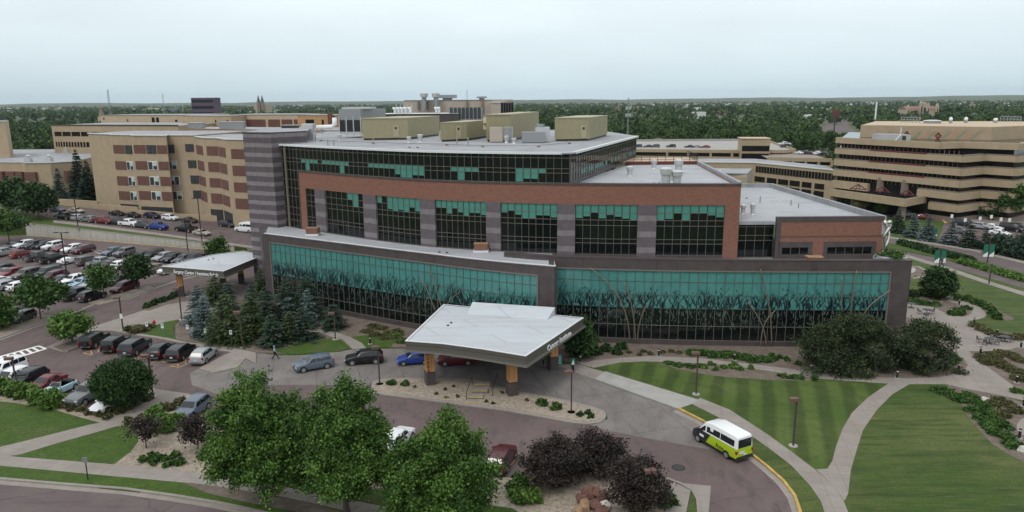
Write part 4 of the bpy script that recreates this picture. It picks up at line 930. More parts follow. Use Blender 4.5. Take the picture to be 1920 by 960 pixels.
def face_px(a, b, px):
    """metres along a-b where the line of sight px falls"""
    ts = np.linspace(-.2, 1.2, 300); xs = [proj((a[0]+(b[0]-a[0])*t, a[1]+(b[1]-a[1])*t, 10))[0] for t in ts]
    o = np.argsort(xs); return float(np.interp(px, np.array(xs)[o], ts[o]))*flen(a, b)
# ---- beige ward block with brick panels (left)
bb = thing('ward_block', 'tan ward block with stepped bays, brick panels and white paired windows', 'building', (-105, 205, 1))
L0 = pt(171.5, 214); L1 = pt(213, 206.5); b1a = pt(215, 204.5); b1b = pt(251, 201.5); b2a = pt(253, 199); b2b = pt(316, 195.5); r0 = pt(318, 199); r1 = pt(371, 197)
ZT1 = ztop(250, 253, 202)
foot = [L0, L1, b1a, b1b, b2a, b2b, r0, r1, (r1[0]+6, 225), (L0[0]+4, 232)]
block(bb, 'wall', foot, 1.2, ZT1, 'beige', 'roof_grey')
def rowz(pyA, pyB, px, Y): return ztop(px, pyB, Y), ztop(px, pyA, Y)
mb = MB()
for i in range(7): mb.seg(foot[i], foot[i+1], .5, ZT1-.05, ZT1+.22)
mb.build('coping', 'roof_trim', bb)
zsoff = ztop(250, 385, 200)
rows = [(272, 288), (302.5, 318.5), (331, 348), (359, 375.5)]
def pairwin(t, a, b, px0, px1, z0, z1, white=True, dark=False):
    u0, u1 = face_px(a, b, px0), face_px(a, b, px1); w = u1-u0
    f = MB(); on_face(a, b, (z0+z1)/2, w, z1-z0, (u0+u1)/2, f, .14); fo = f.build('window', 'white_paint' if white else 'metal_dark', t)
    g = MB()
    for s in (0, 1): on_face(a, b, (z0+z1)/2, w/2-.22, z1-z0-.25, u0+w*(.25+.5*s), g, .2)
    g.build('panes', 'glass_house', fo)
    if white:
        k = MB(); on_face(a, b, z0+(z1-z0)*.7, w/2-.24, (z1-z0)*.42, u0+w*random.choice([.25, .75]), k, .23); k.build('blind', 'blind_pale', fo)
mat('blind_pale', (.42, .55, .5), .6)
for k, (ya, yb) in enumerate(rows):
    for (a, b, x0, x1, w0, w1) in ((b1a, b1b, 215.5, 250.5, 235+k*1.5, 252), (b2a, b2b, 254, 315, 274+k*3, 293+k*3)):
        z0, z1 = rowz(ya, yb, (x0+x1)/2, (a[1]+b[1])/2)
        L = flen(a, b)
        if a is b1a: spans = [(0.1, L*.58)]; wx = (L*.62, L*.97)
        else: spans = [(.1, L*.36), (L*.70, L-.1)]; wx = (L*.39, L*.67)
        for s0, s1 in spans: m_ = MB(); on_face(a, b, (z0+z1)/2, s1-s0, z1-z0, (s0+s1)/2, m_); m_.build('brick_panel', 'brick_dark', bb)
        w = wx[1]-wx[0]; f = MB(); on_face(a, b, (z0+z1)/2, w, z1-z0, sum(wx)/2, f, .12); fo = f.build('window', 'white_paint' if k else 'metal_dark', bb)
        g = MB(); [on_face(a, b, (z0+z1)/2, w/2-.3, z1-z0-.3, wx[0]+w*(.25+.5*s), g, .2) for s in (0, 1)]; g.build('panes', 'glass_house', fo)
        if k: g = MB(); on_face(a, b, z0+(z1-z0)*.7, w/2-.3, (z1-z0)*.45, wx[0]+w*.75, g, .24); g.build('blind', 'blind_pale', fo)
    z0, z1 = rowz(ya-1, yb-1, 325, 199); pairwin(bb, r0, r1, 316+k*2, 334+k*2, z0, z1, k > 0)
    z0, z1 = rowz(ya-2, yb-4, 361, 197.5); pairwin(bb, r0, r1, 355+k*2, 370+k*2, z0, z1, False)
mb = MB()
for a, b in ((b1a, b1b), (b2a, b2b)): on_face(a, b, (1.2+zsoff)/2, flen(a, b)*.94, zsoff-1.4, flen(a, b)*.5, mb, .06)
mb.build('undercroft', 'metal_dark', bb)
# ---- zigzag wing next to the tower
zz = thing('ward_wing', 'tan zigzag ward wing with four rows of brick panels, directly left of the striped tower', 'building', (-85, 190, 1))
q = [pt(367, 199), pt(385, 190), pt(411, 188), pt(428, 181), pt(462, 179)]; ZT2 = ztop(411, 259, 188)
block(zz, 'wall', q+[(q[-1][0]+6, 205), (q[0][0]+3, 212)], .8, ZT2, 'beige', 'roof_grey')
mb = MB(); [mb.seg(q[i], q[i+1], .5, ZT2-.05, ZT2+.2) for i in range(4)]; mb.build('coping', 'roof_trim', zz)
for k, (ya, yb) in enumerate([(275.5, 293), (305.5, 324), (336, 353.5), (365, 384)]):
    for (a, b, f0, f1, dy) in ((q[0], q[1], .05, .85, 0), (q[1], q[2], .18, .98, -.5), (q[2], q[3], .05, .80, 0), (q[3], q[4], .20, .92, 1)):
        L = flen(a, b); z0, z1 = rowz(ya+dy, yb+dy, 411, 187); m_ = MB(); on_face(a, b, (z0+z1)/2, L*(f1-f0), z1-z0, L*(f0+f1)/2, m_); m_.build('brick_panel', 'brick_dark', zz)
mb = MB(); zz0 = ztop(411, 394, 187)
for a, b in ((q[1], q[2]), (q[2], q[3])): on_face(a, b, (.8+zz0)/2, flen(a, b)*.9, zz0-1, flen(a, b)*.5, mb, .06)
mb.build('undercroft', 'metal_dark', zz)
t = thing('ramp_wall', 'low sloping tan wall between the parked cars and the ward blocks', 'wall', (-110, 205, 1))
wl = [atU(a, b) for a, b in ((112, 384), (186, 392), (260, 401), (330, 410), (400, 415), (470, 420))]
for i in range(5): MB().seg(wl[i][:2], wl[i+1][:2], .5, .5, [4.2, 3.4, 2.6, 2.4, 2.3][i]+.6).build('wall_section', 'beige', t)
# ---- low wing and slab at far left
lw = thing('low_wing', 'low tan wing with a grey roof and brick panels behind the dark spruces', 'building', (-150, 235, 1))
a, b, c = pt(-60, 236), pt(93, 230), pt(140, 236); zl = ztop(60, 305, 232)
o = block(lw, 'wall', [a, pt(38, 232), pt(45, 229.5), b, c, pt(178, 256), pt(190, 300), (a[0]-30, 300)], .8, zl, 'beige', 'roof_grey')
for x0, x1 in ((-20, 14), (20, 36), (38, 50), (55, 76), (121, 138)):
    aa, b_ = (a, b) if x1 < 100 else (b, c); z0, z1 = rowz(322, 339, 50, 231)
    u0, u1 = face_px(aa, b_, x0), face_px(aa, b_, x1); m_ = MB(); on_face(aa, b_, (z0+z1)/2, u1-u0, z1-z0, (u0+u1)/2, m_, 2.0); m_.build('brick_panel', 'brick_dark', lw)
for (px, py, lb) in ((93, 303, 'white rooftop vent box nearer the camera on the low tan wing'), (125, 287, 'pale rooftop cupola vent at the back of the low tan wing'), (54, 304, 'small white cap vent on the left part of the low tan wing')):
    q_ = at(px, py, zl); t = thing('roof_vent', lb, 'roof vent', tuple(q_), 'vents on the low tan wing'); MB().box((q_[0], q_[1], zl+.7), (1.8, 1.5, 1.3)).build('box', 'metal_light', t); MB().lathe((q_[0], q_[1], zl+1.3), [(.5, 0), (.7, .7), (.3, 1.0)], 10).build('cowl', 'metal_light', t)
sl_ = thing('corner_slab', 'plain windowless tan block cut off by the left edge', 'building', (-190, 255, 0)); zs_ = ztop(10, 228, 252)
block(sl_, 'wall', [pt(-220, 258), pt(20, 252), pt(27, 268), (-320, 285)], .5, zs_, 'beige', 'roof_grey')
# ---- long office wing behind
ow = thing('office_wing', 'long tan office wing with two dark ribbon windows behind the ward block', 'building', (-160, 275, 0))
a, b = pt(105, 278), pt(340, 262); zo = ztop(105, 235, 278); h = lambda y: ztop(140, y, 276)
block(ow, 'wall', [a, b, (b[0]+4, 300), (a[0]+4, 310)], 0, zo, 'beige', 'roof_grey')
for k, (y0, y1) in enumerate(((247, 255), (266, 275))):
    z0, z1 = h(y1), h(y0); u0, u1 = face_px(a, b, 110), face_px(a, b, 345 if k == 0 else 172)
    m_ = MB(); on_face(a, b, (z0+z1)/2, u1-u0, z1-z0, (u0+u1)/2, m_, .1); wn = m_.build('ribbon_window', 'dark_glass_far', ow)
    f = MB(); [on_face(a, b, z0+(z1-z0)*.5, .35, z1-z0, u0+(u1-u0)*(j/12)**1.1, f, .18) for j in range(1, 12)]; f.build('posts', 'beige', wn)
mb = MB(); mb.seg(a, b, .5, zo, zo+.35); mb.build('coping', 'metal_dark', ow)
ph = thing('penthouse_block', 'pale tan upper block with a few tiny dark windows behind the office wing', 'building', (-150, 320, 0))
a, b = pt(198, 325), pt(372, 312); z1_ = ztop(200, 216, 325)
block(ph, 'wall', [a, b, (b[0]+3, 345), (a[0]+3, 350)], 0, z1_, 'beige_pale', 'roof_grey')
for x0, x1, y0, y1 in ((292, 297, 220, 229.5), (300, 305, 220, 229.5), (335, 339, 224, 228), (246, 248, 224, 228), (202, 204, 221, 225)):
    m_ = MB(); on_face(a, b, (ztop(x0, y0, 318)+ztop(x0, y1, 318))/2, face_px(a, b, x1)-face_px(a, b, x0), ztop(x0, y0, 318)-ztop(x0, y1, 318), face_px(a, b, (x0+x1)/2), m_, .1); m_.build('window', 'dark_glass_far', ph)
hb_ = thing('hospital_block', 'tan hospital block with a red brick base band, between the penthouse and the ward wing', 'building', (-110, 290, 0))
a, b = pt(348, 296), pt(440, 285); z1_ = ztop(350, 217, 295); block(hb_, 'wall', [a, b, (b[0]+2, 310), (a[0]+2, 318)], 0, z1_, 'beige', 'roof_grey')
m_ = MB(); on_face(a, b, (ztop(370, 232, 294)+ztop(370, 246, 294))/2, face_px(a, b, 397)-.2, 3.6, face_px(a, b, 397)/2, m_, .12); m_.build('brick_panel', 'brick_dark', hb_)
for x in (411, 433): m_ = MB(); on_face(a, b, ztop(x, 227, 290), .5, 1.0, face_px(a, b, x), m_, .1); m_.build('window', 'dark_glass_far', hb_)
ob = thing('hospital_block', 'orange tan hospital block with brick panels along its foot, behind the striped tower', 'building', (-85, 280, 0))
a, b = pt(436, 300), pt(563, 292); z1_ = ztop(500, 215, 296); block(ob, 'wall', [a, b, (b[0]+2, 320), (a[0]+2, 326)], 0, z1_, 'beige_pale', 'roof_grey')
for x0, x1 in ((441, 466), (468, 503), (508, 530), (533, 553), (556, 563)):
    m_ = MB(); u0, u1 = face_px(a, b, x0), face_px(a, b, x1); on_face(a, b, ztop(500, 232, 296), u1-u0, 3.4, (u0+u1)/2, m_, .12); m_.build('brick_panel', 'brick_dark', ob)
a2, b2 = pt(563, 270), pt(632, 266); z2_ = ztop(600, 216, 268)
ob2 = thing('hospital_block', 'bright orange tan block with a dark red stair tower on its right end', 'building', (-75, 268, 0))
block(ob2, 'wall', [a2, b2, (b2[0], 285), (a2[0], 290)], 0, z2_, 'beige_orange', 'roof_grey'); block(ob2, 'stair_tower', [pt(619, 262), pt(628, 262), pt(629, 268), pt(620, 268)], 0, ztop(620, 212, 262), 'brick_dark')
for x, w in ((586, 3.4), (610, .8)): m_ = MB(); on_face(a2, b2, ztop(x, 232, 268), w, 3, face_px(a2, b2, x), m_, .1); m_.build('opening', 'dark_glass_far', ob2)
lo = thing('link_roof_block', 'low flat roofed tan link with assorted rooftop ducts, behind the ward wing and tower', 'building', (-80, 225, 0))
a, b = pt(360, 250), pt(640, 225); z3_ = ztop(500, 243, 238); block(lo, 'wall', [a, b, (b[0], 250), (a[0], 268)], 0, z3_, 'beige_orange', 'roof_grey')
for px, Y, w, h_, lb, mt in ((370, 250, 5, 1.8, 'grey green roof unit at the left of the low link roof', 'metal_grey'), (437, 244, 8, 2.2, 'grey louvred roof unit in the middle of the low link roof', 'metal_grey'), (545, 234, 5, 1.3, 'dark roof unit near the tower end of the low link roof', 'metal_dark')):
    p = pt(px, Y); t = thing('rooftop_unit', lb, 'rooftop unit', (p[0], p[1], z3_), 'units on the low link roof'); MB().box((p[0], p[1]+2, z3_+h_/2+.1), (w, 2.4, h_)).build('casing', mt, t); MB().box((p[0], p[1]+2, z3_+h_+.15), (w*1.04, 2.6, .12)).build('lid', 'metal_light', t)
# ---- lab building with exhaust stacks behind the main roof
lb_ = thing('lab_building', 'pale taupe plant building with two capped exhaust stacks on the skyline', 'building', (-10, 235, 0))
a, b = pt(761, 236), pt(940, 236); zl_ = ztop(800, 188, 236); block(lb_, 'wall', [a, b, (b[0]+4, 265), (a[0]-4, 265)], 0, zl_, 'beige_grey', 'roof_grey')
c_, d_ = pt(922, 230), pt(959, 230); block(lb_, 'wall_annex', [c_, d_, (d_[0], 250), (c_[0], 235.9)], 0, ztop(930, 193, 230), 'beige_grey', 'roof_trim')
for k in range(5): m_ = MB(); on_face(c_, d_, ztop(940, 204, 230), .7, 4, 3.4+k*.8, m_, .1); m_.build('louvre', 'dark_glass_far', lb_)
for x in (798, 820):
    p = pt(x, 233); st = MB().lathe((p[0], 234, zl_-3), [(.75, 0), (.75, 5.2)], 12).build('exhaust_stack', 'metal_grey', lb_); MB().lathe((p[0], 234, ztop(x, 182, 234)), [(1.15, 0), (1.3, 1.1), (1.1, 1.2)], 12).build('stack_cap', 'metal_light', st)
for x0, x1, y0, y1 in ((825, 858, 178, 184), (896, 914, 181, 184)):
    p, q_ = pt(x0, 240), pt(x1, 240); fo = MB().box(((p[0]+q_[0])/2, 241, ztop(x0, (y0+y1)/2, 240)), (q_[0]-p[0], 5, ztop(x0, y0, 240)-ztop(x0, y1, 240))).build('fan_housing', 'metal_grey', lb_)
    MB().box(((p[0]+q_[0])/2, 241, zl_+.5), ((q_[0]-p[0])*.5, 3, 1.2)).build('fan_plinth', 'metal_grey', fo)
for x, y0, y1 in ((788, 190, 204), (805, 190, 204), (878, 188, 210), (906, 184, 212)):
    p = pt(x, 235.6); MB().box((p[0], 235.6, (ztop(x, y0, 236)+ztop(x, y1, 236))/2), (.6, .5, ztop(x, y0, 236)-ztop(x, y1, 236))).build('wall_duct', 'taupe', lb_)
p = pt(878, 236); MB().tube([(p[0], 236, zl_), (p[0], 236, ztop(878, 168, 236))], .09, 5).build('antenna', 'metal_grey', lb_)
db = thing('plant_block', 'dark brown clad plant block with a row of white curved flues along its roof', 'building', (-25, 215, 0))
a, b = pt(704, 212), pt(862, 212); zd = ztop(780, 213.5, 212); block(db, 'wall', [a, b, (b[0], 226), (a[0], 226)], 0, zd, 'granite', 'roof_trim')
for x in (744, 751, 757.5, 764, 772, 821, 826): 
    p = pt(x, 217); MB().tube([(p[0], 217, zd), (p[0], 217, zd+1.3), (p[0]+.2, 216.8, zd+1.6), (p[0]-.6, 216.8, zd+1.5)], .34, 8).build('flue', 'white_paint', db, smooth=True)
    if x < 780: MB().tube([(p[0]+.3, 218.5, zd), (p[0]+.3, 218.5, zd+2.6)], .14, 6).build('vent_pipe', 'metal_light', db)
lv = thing('louvred_screen', 'grey louvred plant screen on the roof right of the dark plant block', 'screen', (0, 205, 0)); a, b = pt(844, 214), pt(905, 214)
MB().prism([a, b, (b[0], 222), (a[0], 222)], 0, ztop(870, 203.5, 214)).build('casing', 'metal_grey', lv)
for k in range(8): m_ = MB(); on_face(a, b, ztop(870, 212, 214), .9, 3.2, .7+k*1.15, m_, .1); m_.build('louvre', 'glass_house', lv)
# ---- PLAZA 2: stepped office block at right
pz = thing('office_block', 'stepped tan office block with dark ribbon windows, two diamond emblems and Plaza 2 canopy', 'building', (115, 200, 0))
Y1 = 188.0
F0, F1, F2, F3, F4 = pt(1566, 222), pt(1806, Y1), pt(1846, 193), pt(1906, Y1-1), pt(1990, 205)
S9 = 1646/360
def zy(v, px=1806, Y=Y1): return ztop(px, 210+v/S9, Y)
bandpairs = [(383, 432), (490, 548), (594, 650), (697, 757), (803, 860)]   # tan bands on the corner line
body = [F0, F1, F2, F3, F4, (F4[0]+10, 250), (F0[0]+20, 262)]
def inset(poly, d):
    c = np.mean(np.array(poly), axis=0); out = []
    for p in poly: v = c-np.array(p); out.append(tuple(np.array(p)+v/np.linalg.norm(v)*d))
    return out
ztb = zy(375)
MB().prism(inset(body, .9), 0, ztb).build('glazing', 'dark_glass_far', pz)
for k, (a, b) in enumerate(bandpairs):
    z0, z1 = zy(b), zy(a)
    
    pts = [F0, F1, F2, F3, F4]
    if k in (3,):     # cut back for the entrance recess: only right of it
        e = np.array(F0)+(np.array(F1)-np.array(F0))*(face_px(F0, F1, 1724)/flen(F0, F1)); pts = [tuple(e), F1, F2, F3, F4]
        ee = np.array(F0)+(np.array(F1)-np.array(F0))*(face_px(F0, F1, 1631)/flen(F0, F1))
        m_ = MB(); m_.seg(F0, tuple(ee), 1.2, z0-.4, z1); m_.build('spandrel', 'beige', pz)
    if k == 4: e = np.array(F0)+(np.array(F1)-np.array(F0))*(face_px(F0, F1, 1748)/flen(F0, F1)); pts = [tuple(e), F1, F2, F3, F4]
    m_ = MB()
    for i in range(len(pts)-1): m_.seg(pts[i], pts[i+1], 1.2, z0, z1)
    for p in pts[1:-1]: m_.box((p[0], p[1], (z0+z1)/2), (.85, .85, z1-z0-.02), radians(20))
    m_.build('spandrel', 'beige', pz)
    m_ = MB(); [m_.seg(pts[i], pts[i+1], 1.0, z1+.004, z1+.36, off=.25) for i in range(len(pts)-1)]; m_.build('sill_band', 'taupe', pz)
    if k in (0, 1, 2):
        e0, e1 = [tuple(np.array(F0)+(np.array(F1)-np.array(F0))*(face_px(F0, F1, x)/flen(F0, F1))) for x in (1629, 1733)]
        m_ = MB(); m_.seg(e0, e1, 1.1, z1+.05, z1+.42, off=-.1); m_.build('red_sill', 'maroon', pz)
    if k < 4:
        m_ = MB(); A, B = F0, F1; L = flen(A, B); zz1 = z1+.36; hh1 = (zy(bandpairs[k-1][1]) if k else zy(338))-zz1
        for j in range(30): on_face(tuple(np.array(A)+(0, 1.0)), tuple(np.array(B)+(0, 1.0)), zz1+hh1/2, .08, hh1, L*(j+.5)/30, m_, .1)
        m_.build('window_posts', 'taupe', pz)
m_ = MB(); [m_.seg(a, b, 1.0, 0, zy(925)+.5, off=.2) for a, b in ((pt(1745, 196.5), F1), (F1, F2), (F2, F3), (F3, F4))]; m_.build('brick_plinth', 'taupe', pz)
# top floor, set back, and roof penthouse
G0, G1, G2, G3 = pt(1566, 223), pt(1760, 193.5), pt(1800, 196.5), pt(1908, Y1-.5)
zt0, zt1 = zy(318, 1760, 193), zy(262, 1760, 193)
tp = [G0, G1, G2, G3, (G3[0]+18, 206), (G3[0]+20, 248), (F0[0]+20, 260)]
MB().prism(inset(tp, 1.4), ztb-.1, zt1-.1).build('top_glazing', 'dark_glass_far', pz)
m_ = MB(); [m_.seg(tp[i], tp[i+1], 1.1, zt0, zt1) for i in range(4)]; [m_.box((p[0], p[1], (zt0+zt1)/2), (.8, .8, zt1-zt0-.02), .4) for p in tp[1:4]]; m_.build('top_parapet', 'beige', pz)
MB().prism(inset(tp, .6), zt1-1.0, zt1-.6).build('roof', 'roof_grey', pz)
H0, H1, H2 = pt(1608, 226), pt(1853, 204), pt(1990, 222); zp = zy(113, 1608, 226)
MB().prism([H0, H1, H2, (H2[0]+5, 250), (H0[0]+22, 262)], zt1-.9, zp).build('penthouse', 'beige_pale' if False else 'beige', pz); MB().prism(inset([H0, H1, H2, (H2[0]+5, 250), (H0[0]+22, 262)], .4), zp+.003, zp+.06).build('penthouse_roof', 'beige_pale', pz)
# faded diagonal mural stripes and the two emblems
mat('mural_green', (.27, .26, .17), .9); mat('mural_orange', (.43, .27, .16), .9); mat('emblem_dark', (.06, .03, .025), .6); mat('emblem_red', (.33, .06, .035), .6)
def hface(px, v, d): 
    u = face_px(H0, H1, px)/flen(H0, H1); p = np.array(H0)+(np.array(H1)-np.array(H0))*u; n = np.array([H1[1]-H0[1], H0[0]-H1[0]]); n = n/np.linalg.norm(n)
    if n[1] > 0: n = -n
    p = p+n*d; return (p[0], p[1], atY(px, 210+v/S9, p[1])[2])
m_ = {'mural_green': MB(), 'mural_orange': MB()}
for k, x in enumerate(range(395, 1200, 62)):
    l = [(x+62, 165), (x+98, 165), (x+28, 240), (x-8, 240)]
    mt_ = 'mural_orange' if k % 2 else 'mural_green'
    m_[mt_].add([hface(1560+a/S9, b, .05) for a, b in l], [(3, 2, 1, 0)])
for k, v in m_.items(): v.build('mural_stripes', k, pz)
for cx, cy in ((606, 195), (873, 205)):
    e = MB(); R = 30
    def ring(r0, r1, mt_, d, e=None):
        e = MB()
        for k in range(4):
            a0, a1 = k*pi/2, (k+1)*pi/2
            e.add([hface(1560+(cx+r*cos(a))/S9, cy+r*1.08*sin(a), d) for r, a in ((r0, a0), (r1, a0), (r1, a1), (r0, a1))], [(3, 2, 1, 0)])
        return e.build('emblem', mt_, pz)
    ring(19, 31, 'emblem_dark', .07); ring(15, 20, 'emblem_red', .09)
    MB().add([hface(1560+(cx+a)/S9, cy+b, .1) for a, b in ((-2, -20), (2, -20), (2, 22), (-2, 22))], [(3, 2, 1, 0)]).build('emblem_bar', 'emblem_dark', pz)
    e = MB()
    for s in (-1, 1):
        for k in range(6):
            a0, a1 = -1.1+k*2.2/6, -1.1+(k+1)*2.2/6
            e.add([hface(1560+(cx+s*r*cos(a))/S9, cy+r*sin(a), .1) for r, a in ((8, a0), (11, a0), (11, a1), (8, a1))], [(0, 1, 2, 3), (3, 2, 1, 0)])
    e.build('emblem_arcs', 'emblem_red', pz)
# entrance recess, columns, low canopy with its words
K0, K1, K2 = pt(1562, 212), pt(1706, 189), pt(1748, 197)
zk0 = ztop(1706, 210+812/S9, 189); zk1 = ztop(1706, 210+745/S9, 189)
cp5 = [K0, K1, K2, pt(1752, 202), pt(1570, 222)]; pc = MB(); [pc.seg(cp5[i], cp5[i+1], .5, zk0, zk1) for i in range(3)]; pc.build('entrance_canopy', 'beige', pz)
MB().prism(inset(cp5, .2), zk0+.1, zk0+.3).build('canopy_deck', 'roof_grey', pz)
for x in (1652, 1698): p = np.array(F0)+(np.array(F1)-np.array(F0))*(face_px(F0, F1, x)/flen(F0, F1)); MB().box((p[0], p[1], zk1+(zy(650)-zk1)/2+.3), (1.5, 1.2, zy(650)-zk1+.9)).build('entrance_column', 'taupe', pz)
for px, Y in ((1705, 190), (1611, 205), (1572, 211)): p = pt(px, Y); MB().box((p[0], p[1]+.8, zk0/2), (1.3, 1.3, zk0)).build('canopy_column', 'taupe', pz)
dr = np.array(K1)-np.array(K0); dr = dr/np.linalg.norm(dr); n_ = np.array([dr[1], -dr[0]]); p = np.array(K0)+dr*face_px(K0, K1, 1634)
mat('faded_green', (.20, .27, .2), .8)
m_ = MB(); sign(m_, 'Plaza 2', 2.0, (p[0]+n_[0]*.06, p[1]+n_[1]*.06, (zk0+zk1)/2-.65), (dr[0], dr[1], 0), ext=.03); m_.build('lettering', 'faded_green', pz)
for x0, x1 in ((1598, 1630), (1646, 1675), (1695, 1722)):
    m_ = MB(); pa, pb = pt(x0, 211-(x0-1598)*.14), pt(x1, 208-(x0-1598)*.14); mid = ((pa[0]+pb[0])/2, (pa[1]+pb[1])/2)
    for A, B in (((*pa, zk1+.1), (*mid, zk1+1.6)), ((*mid, zk1+1.6), (*pb, zk1+.1)), ((*pa, zk1+.2), (*pb, zk1+.2)), ((*mid, zk1+1.6), (mid[0]+1.5, mid[1]+2, zk1+.2)), ((*mid, zk1+1.6), (mid[0]-2, mid[1]-2.5, zk1+.2))): m_.tube([A, B], .14, 5)
    m_.build('skylight_truss', 'maroon', pz)
# roof kit on Plaza 2
a, b = pt(1644, 213), pt(1703, 207); t = thing('rooftop_unit', 'long pale blue grey rooftop unit with white stack on the office block terrace', 'rooftop unit', (a[0], a[1], zt1-.6)); zu1 = ztop(1650, 251.5, 212)
MB().prism([a, b, (b[0], b[1]+4), (a[0], a[1]+4)], zt1-.6, zu1).build('casing', 'unit_blue' if False else 'metal_light', t); m_ = MB(); on_face(a, b, (zt1+zu1)/2-.2, 1.0, (zu1-zt1)*.8, flen(a, b)*.8, m_, .1); m_.build('grille', 'metal_dark', t)
m_ = MB(); pm = pt(1672, 209); m_.tube([(pm[0], pm[1]-.5, zt1-.4), (pm[0]+1.5, pm[1]-.5, zu1-.2), (pm[0]+1.5, pm[1]-.5, zu1+2)], .12, 6); m_.build('white_pipe', 'white_paint', t)
for px, lb, w, h_, mt in ((1740, 'small pale box fan on the office block roof', 5, .9, 'metal_light'), (1774, 'first white cap vent on the office block roof', 1, 1.5, 'white_paint'), (1802, 'white cap vent nearest the middle of the office block roof', 1, 1.5, 'white_paint'), (1857, 'round white ball antenna on the office block roof', 1.2, 1.2, 'white_paint')):
    p = pt(px, 236); t = thing('roof_vent', lb, 'roof vent', (p[0], p[1], zp), 'kit on the office block roof')
    MB().lathe((p[0], p[1], zp+.06), [(w*.5, 0), (w*.5, h_*.6)], 10).build('base', 'metal_grey', t); MB().blob((p[0], p[1], zp+h_*.9), (w*.55, w*.55, h_*.45), 1, 0, 10, 6).build('cap', mt, t)
for x0, x1, lb in ((1682, 1716, 'left steel pipe rack on the office block roof'), (1866, 1904, 'right steel pipe rack on the office block roof')):
    a, b = pt(x0, 246), pt(x1, 240); t = thing('pipe_rack', lb, 'pipe rack', (*a, zp), 'pipe racks on the office block roof'); m_ = MB(); m2 = MB()
    for z in (.9, 1.7): m_.seg(a, b, .25, zp+z, zp+z+.22)
    for k in range(7): p = lerp2(a, b, k/6); m2.box((*p, zp+.95), (.18, .18, 1.9))
    m_.build('rails', 'metal_grey', t); m2.build('posts', 'metal_grey', t)
# ---- link wing between Plaza 2 and the hospital
S7 = 1920/420
lk = thing('link_wing', 'long tan link wing with one dark glazed gallery and a row of square openings', 'building', (90, 245, 0))
a, b, c = pt(1300, 256), pt(1416, 252), pt(1572, 222); v7 = lambda v, px, Y: ztop(px, 230+v/S7, Y)
zk = v7(345, 1416, 252); MB().prism([a, b, c, (c[0]+4, 240), (b[0]+6, 270), (a[0]+4, 272)], 0, zk).build('wall', 'beige', lk)
m_ = MB(); m_.seg(a, b, .5, zk, zk+.3); m_.seg(b, c, .5, zk, zk+.3); m_.build('coping', 'roof_trim', lk)
MB().prism(inset([a, b, c, (c[0]+4, 240), (b[0]+6, 270), (a[0]+4, 272)], .5), zk+.002, zk+.05).build('roof', 'roof_grey', lk)
L = flen(b, c); z1, z0 = v7(372, 1420, 251), v7(424, 1420, 251); g = MB(); on_face(b, c, (z0+z1)/2, L*.97, z1-z0, L*.5, g, .12); go = g.build('gallery_window', 'dark_glass_far', lk)
f = MB(); [on_face(b, c, (z0+z1)/2, .12, z1-z0, L*(.02+k*.96/26), f, .2) for k in range(27)]; f.build('window_posts', 'taupe', go)
z1, z0 = v7(462, 1420, 250), v7(505, 1420, 250)
for x0, x1 in ((1417, 1436), (1440, 1458), (1461, 1480), (1483, 1502), (1506, 1524), (1530, 1548)):
    g = MB(); u0, u1 = face_px(b, c, x0), face_px(b, c, x1); on_face(b, c, (z0+z1)/2, u1-u0, z1-z0, (u0+u1)/2, g, .12); g.build('window', 'dark_glass_far', lk)
    g = MB(); on_face(b, c, (z0-1.7), u1-u0, 2.2, (u0+u1)/2, g, .12); g.build('opening', 'dark_glass_far', lk)
sv = thing('service_block', 'small beige service block with panelled doors in front of the link wing', 'building', (75, 225, 0)); a, b, c = pt(1340, 226), pt(1402, 222), pt(1412, 238); zv = v7(440, 1400, 223)
MB().prism([a, b, c, (a[0]+2, 242)], 0, zv).build('wall', 'beige_grey', sv); MB().prism([(a[0]-6, a[1]+.5), b, c, (a[0]-4, 242)], zv, zv+.25).build('roof', 'roof_grey', sv); MB().box(((a[0]+b[0])/2-3, 228, zv+.5), (3.5, .5, .4), .5).build('roof_stripe', 'white_paint', sv)
for k in (0, 1): g = MB(); on_face(a, b, zv-2.6, 4.0, 3.4, flen(a, b)*(.35+.42*k), g, .12); g.build('door', 'beige', sv)
# ---- parking garage
gr = thing('parking_garage', 'long tan open parking garage with cars on its roof deck beyond the white roofs', 'parking garage', (110, 330, 0))
a, b = pt(1175, 330), pt(1378, 318); v = lambda y: v7(y, 1290, 324); zd_ = v(228)
fp = [a, b, pt(1470, 316), pt(1490, 322), (pt(1490, 322)[0]+14, 402), (a[0]+12, 404)]
MB().prism(inset(fp, .8), 0, zd_-1.0).build('structure_core', 'dark_glass_far', gr); MB().prism(inset(fp, .7), zd_-.95, zd_-.8).build('roof_deck', 'concrete_pale', gr)
m_ = MB(); [m_.seg(fp[i], fp[i+1], .5, v(255), zd_) for i in range(3)]; m_.build('parapet', 'beige', gr)
m_ = MB(); [m_.seg(fp[i], fp[i+1], .5, 0, v(287)) for i in range(3)]; m_.build('spandrel', 'beige', gr)
for x in (1180, 1251, 1291, 1333, 1373, 1441, 1463, 1487): p = np.array(a)+(np.array(b)-np.array(a))*(face_px(a, b, x)/flen(a, b)) if x < 1380 else np.array(pt(x, 317)); MB().box((p[0], p[1]+.05, v(271)), (1.0, .45, v(255)-v(287)+.1)).build('column', 'beige', gr)
MB().seg(fp[3], fp[4], .4, 0, zd_).build('end_wall', 'beige', gr); MB().seg(fp[5], fp[4], .4, zd_-1, zd_+.3).build('rear_parapet', 'concrete_pale', gr)
st = thing('stair_tower', 'tan stair tower with two dark window bands rising out of the parking garage', 'tower', (120, 312, 0)); a, b = pt(1389, 312), pt(1442, 310); zs1 = v7(140, 1415, 311)
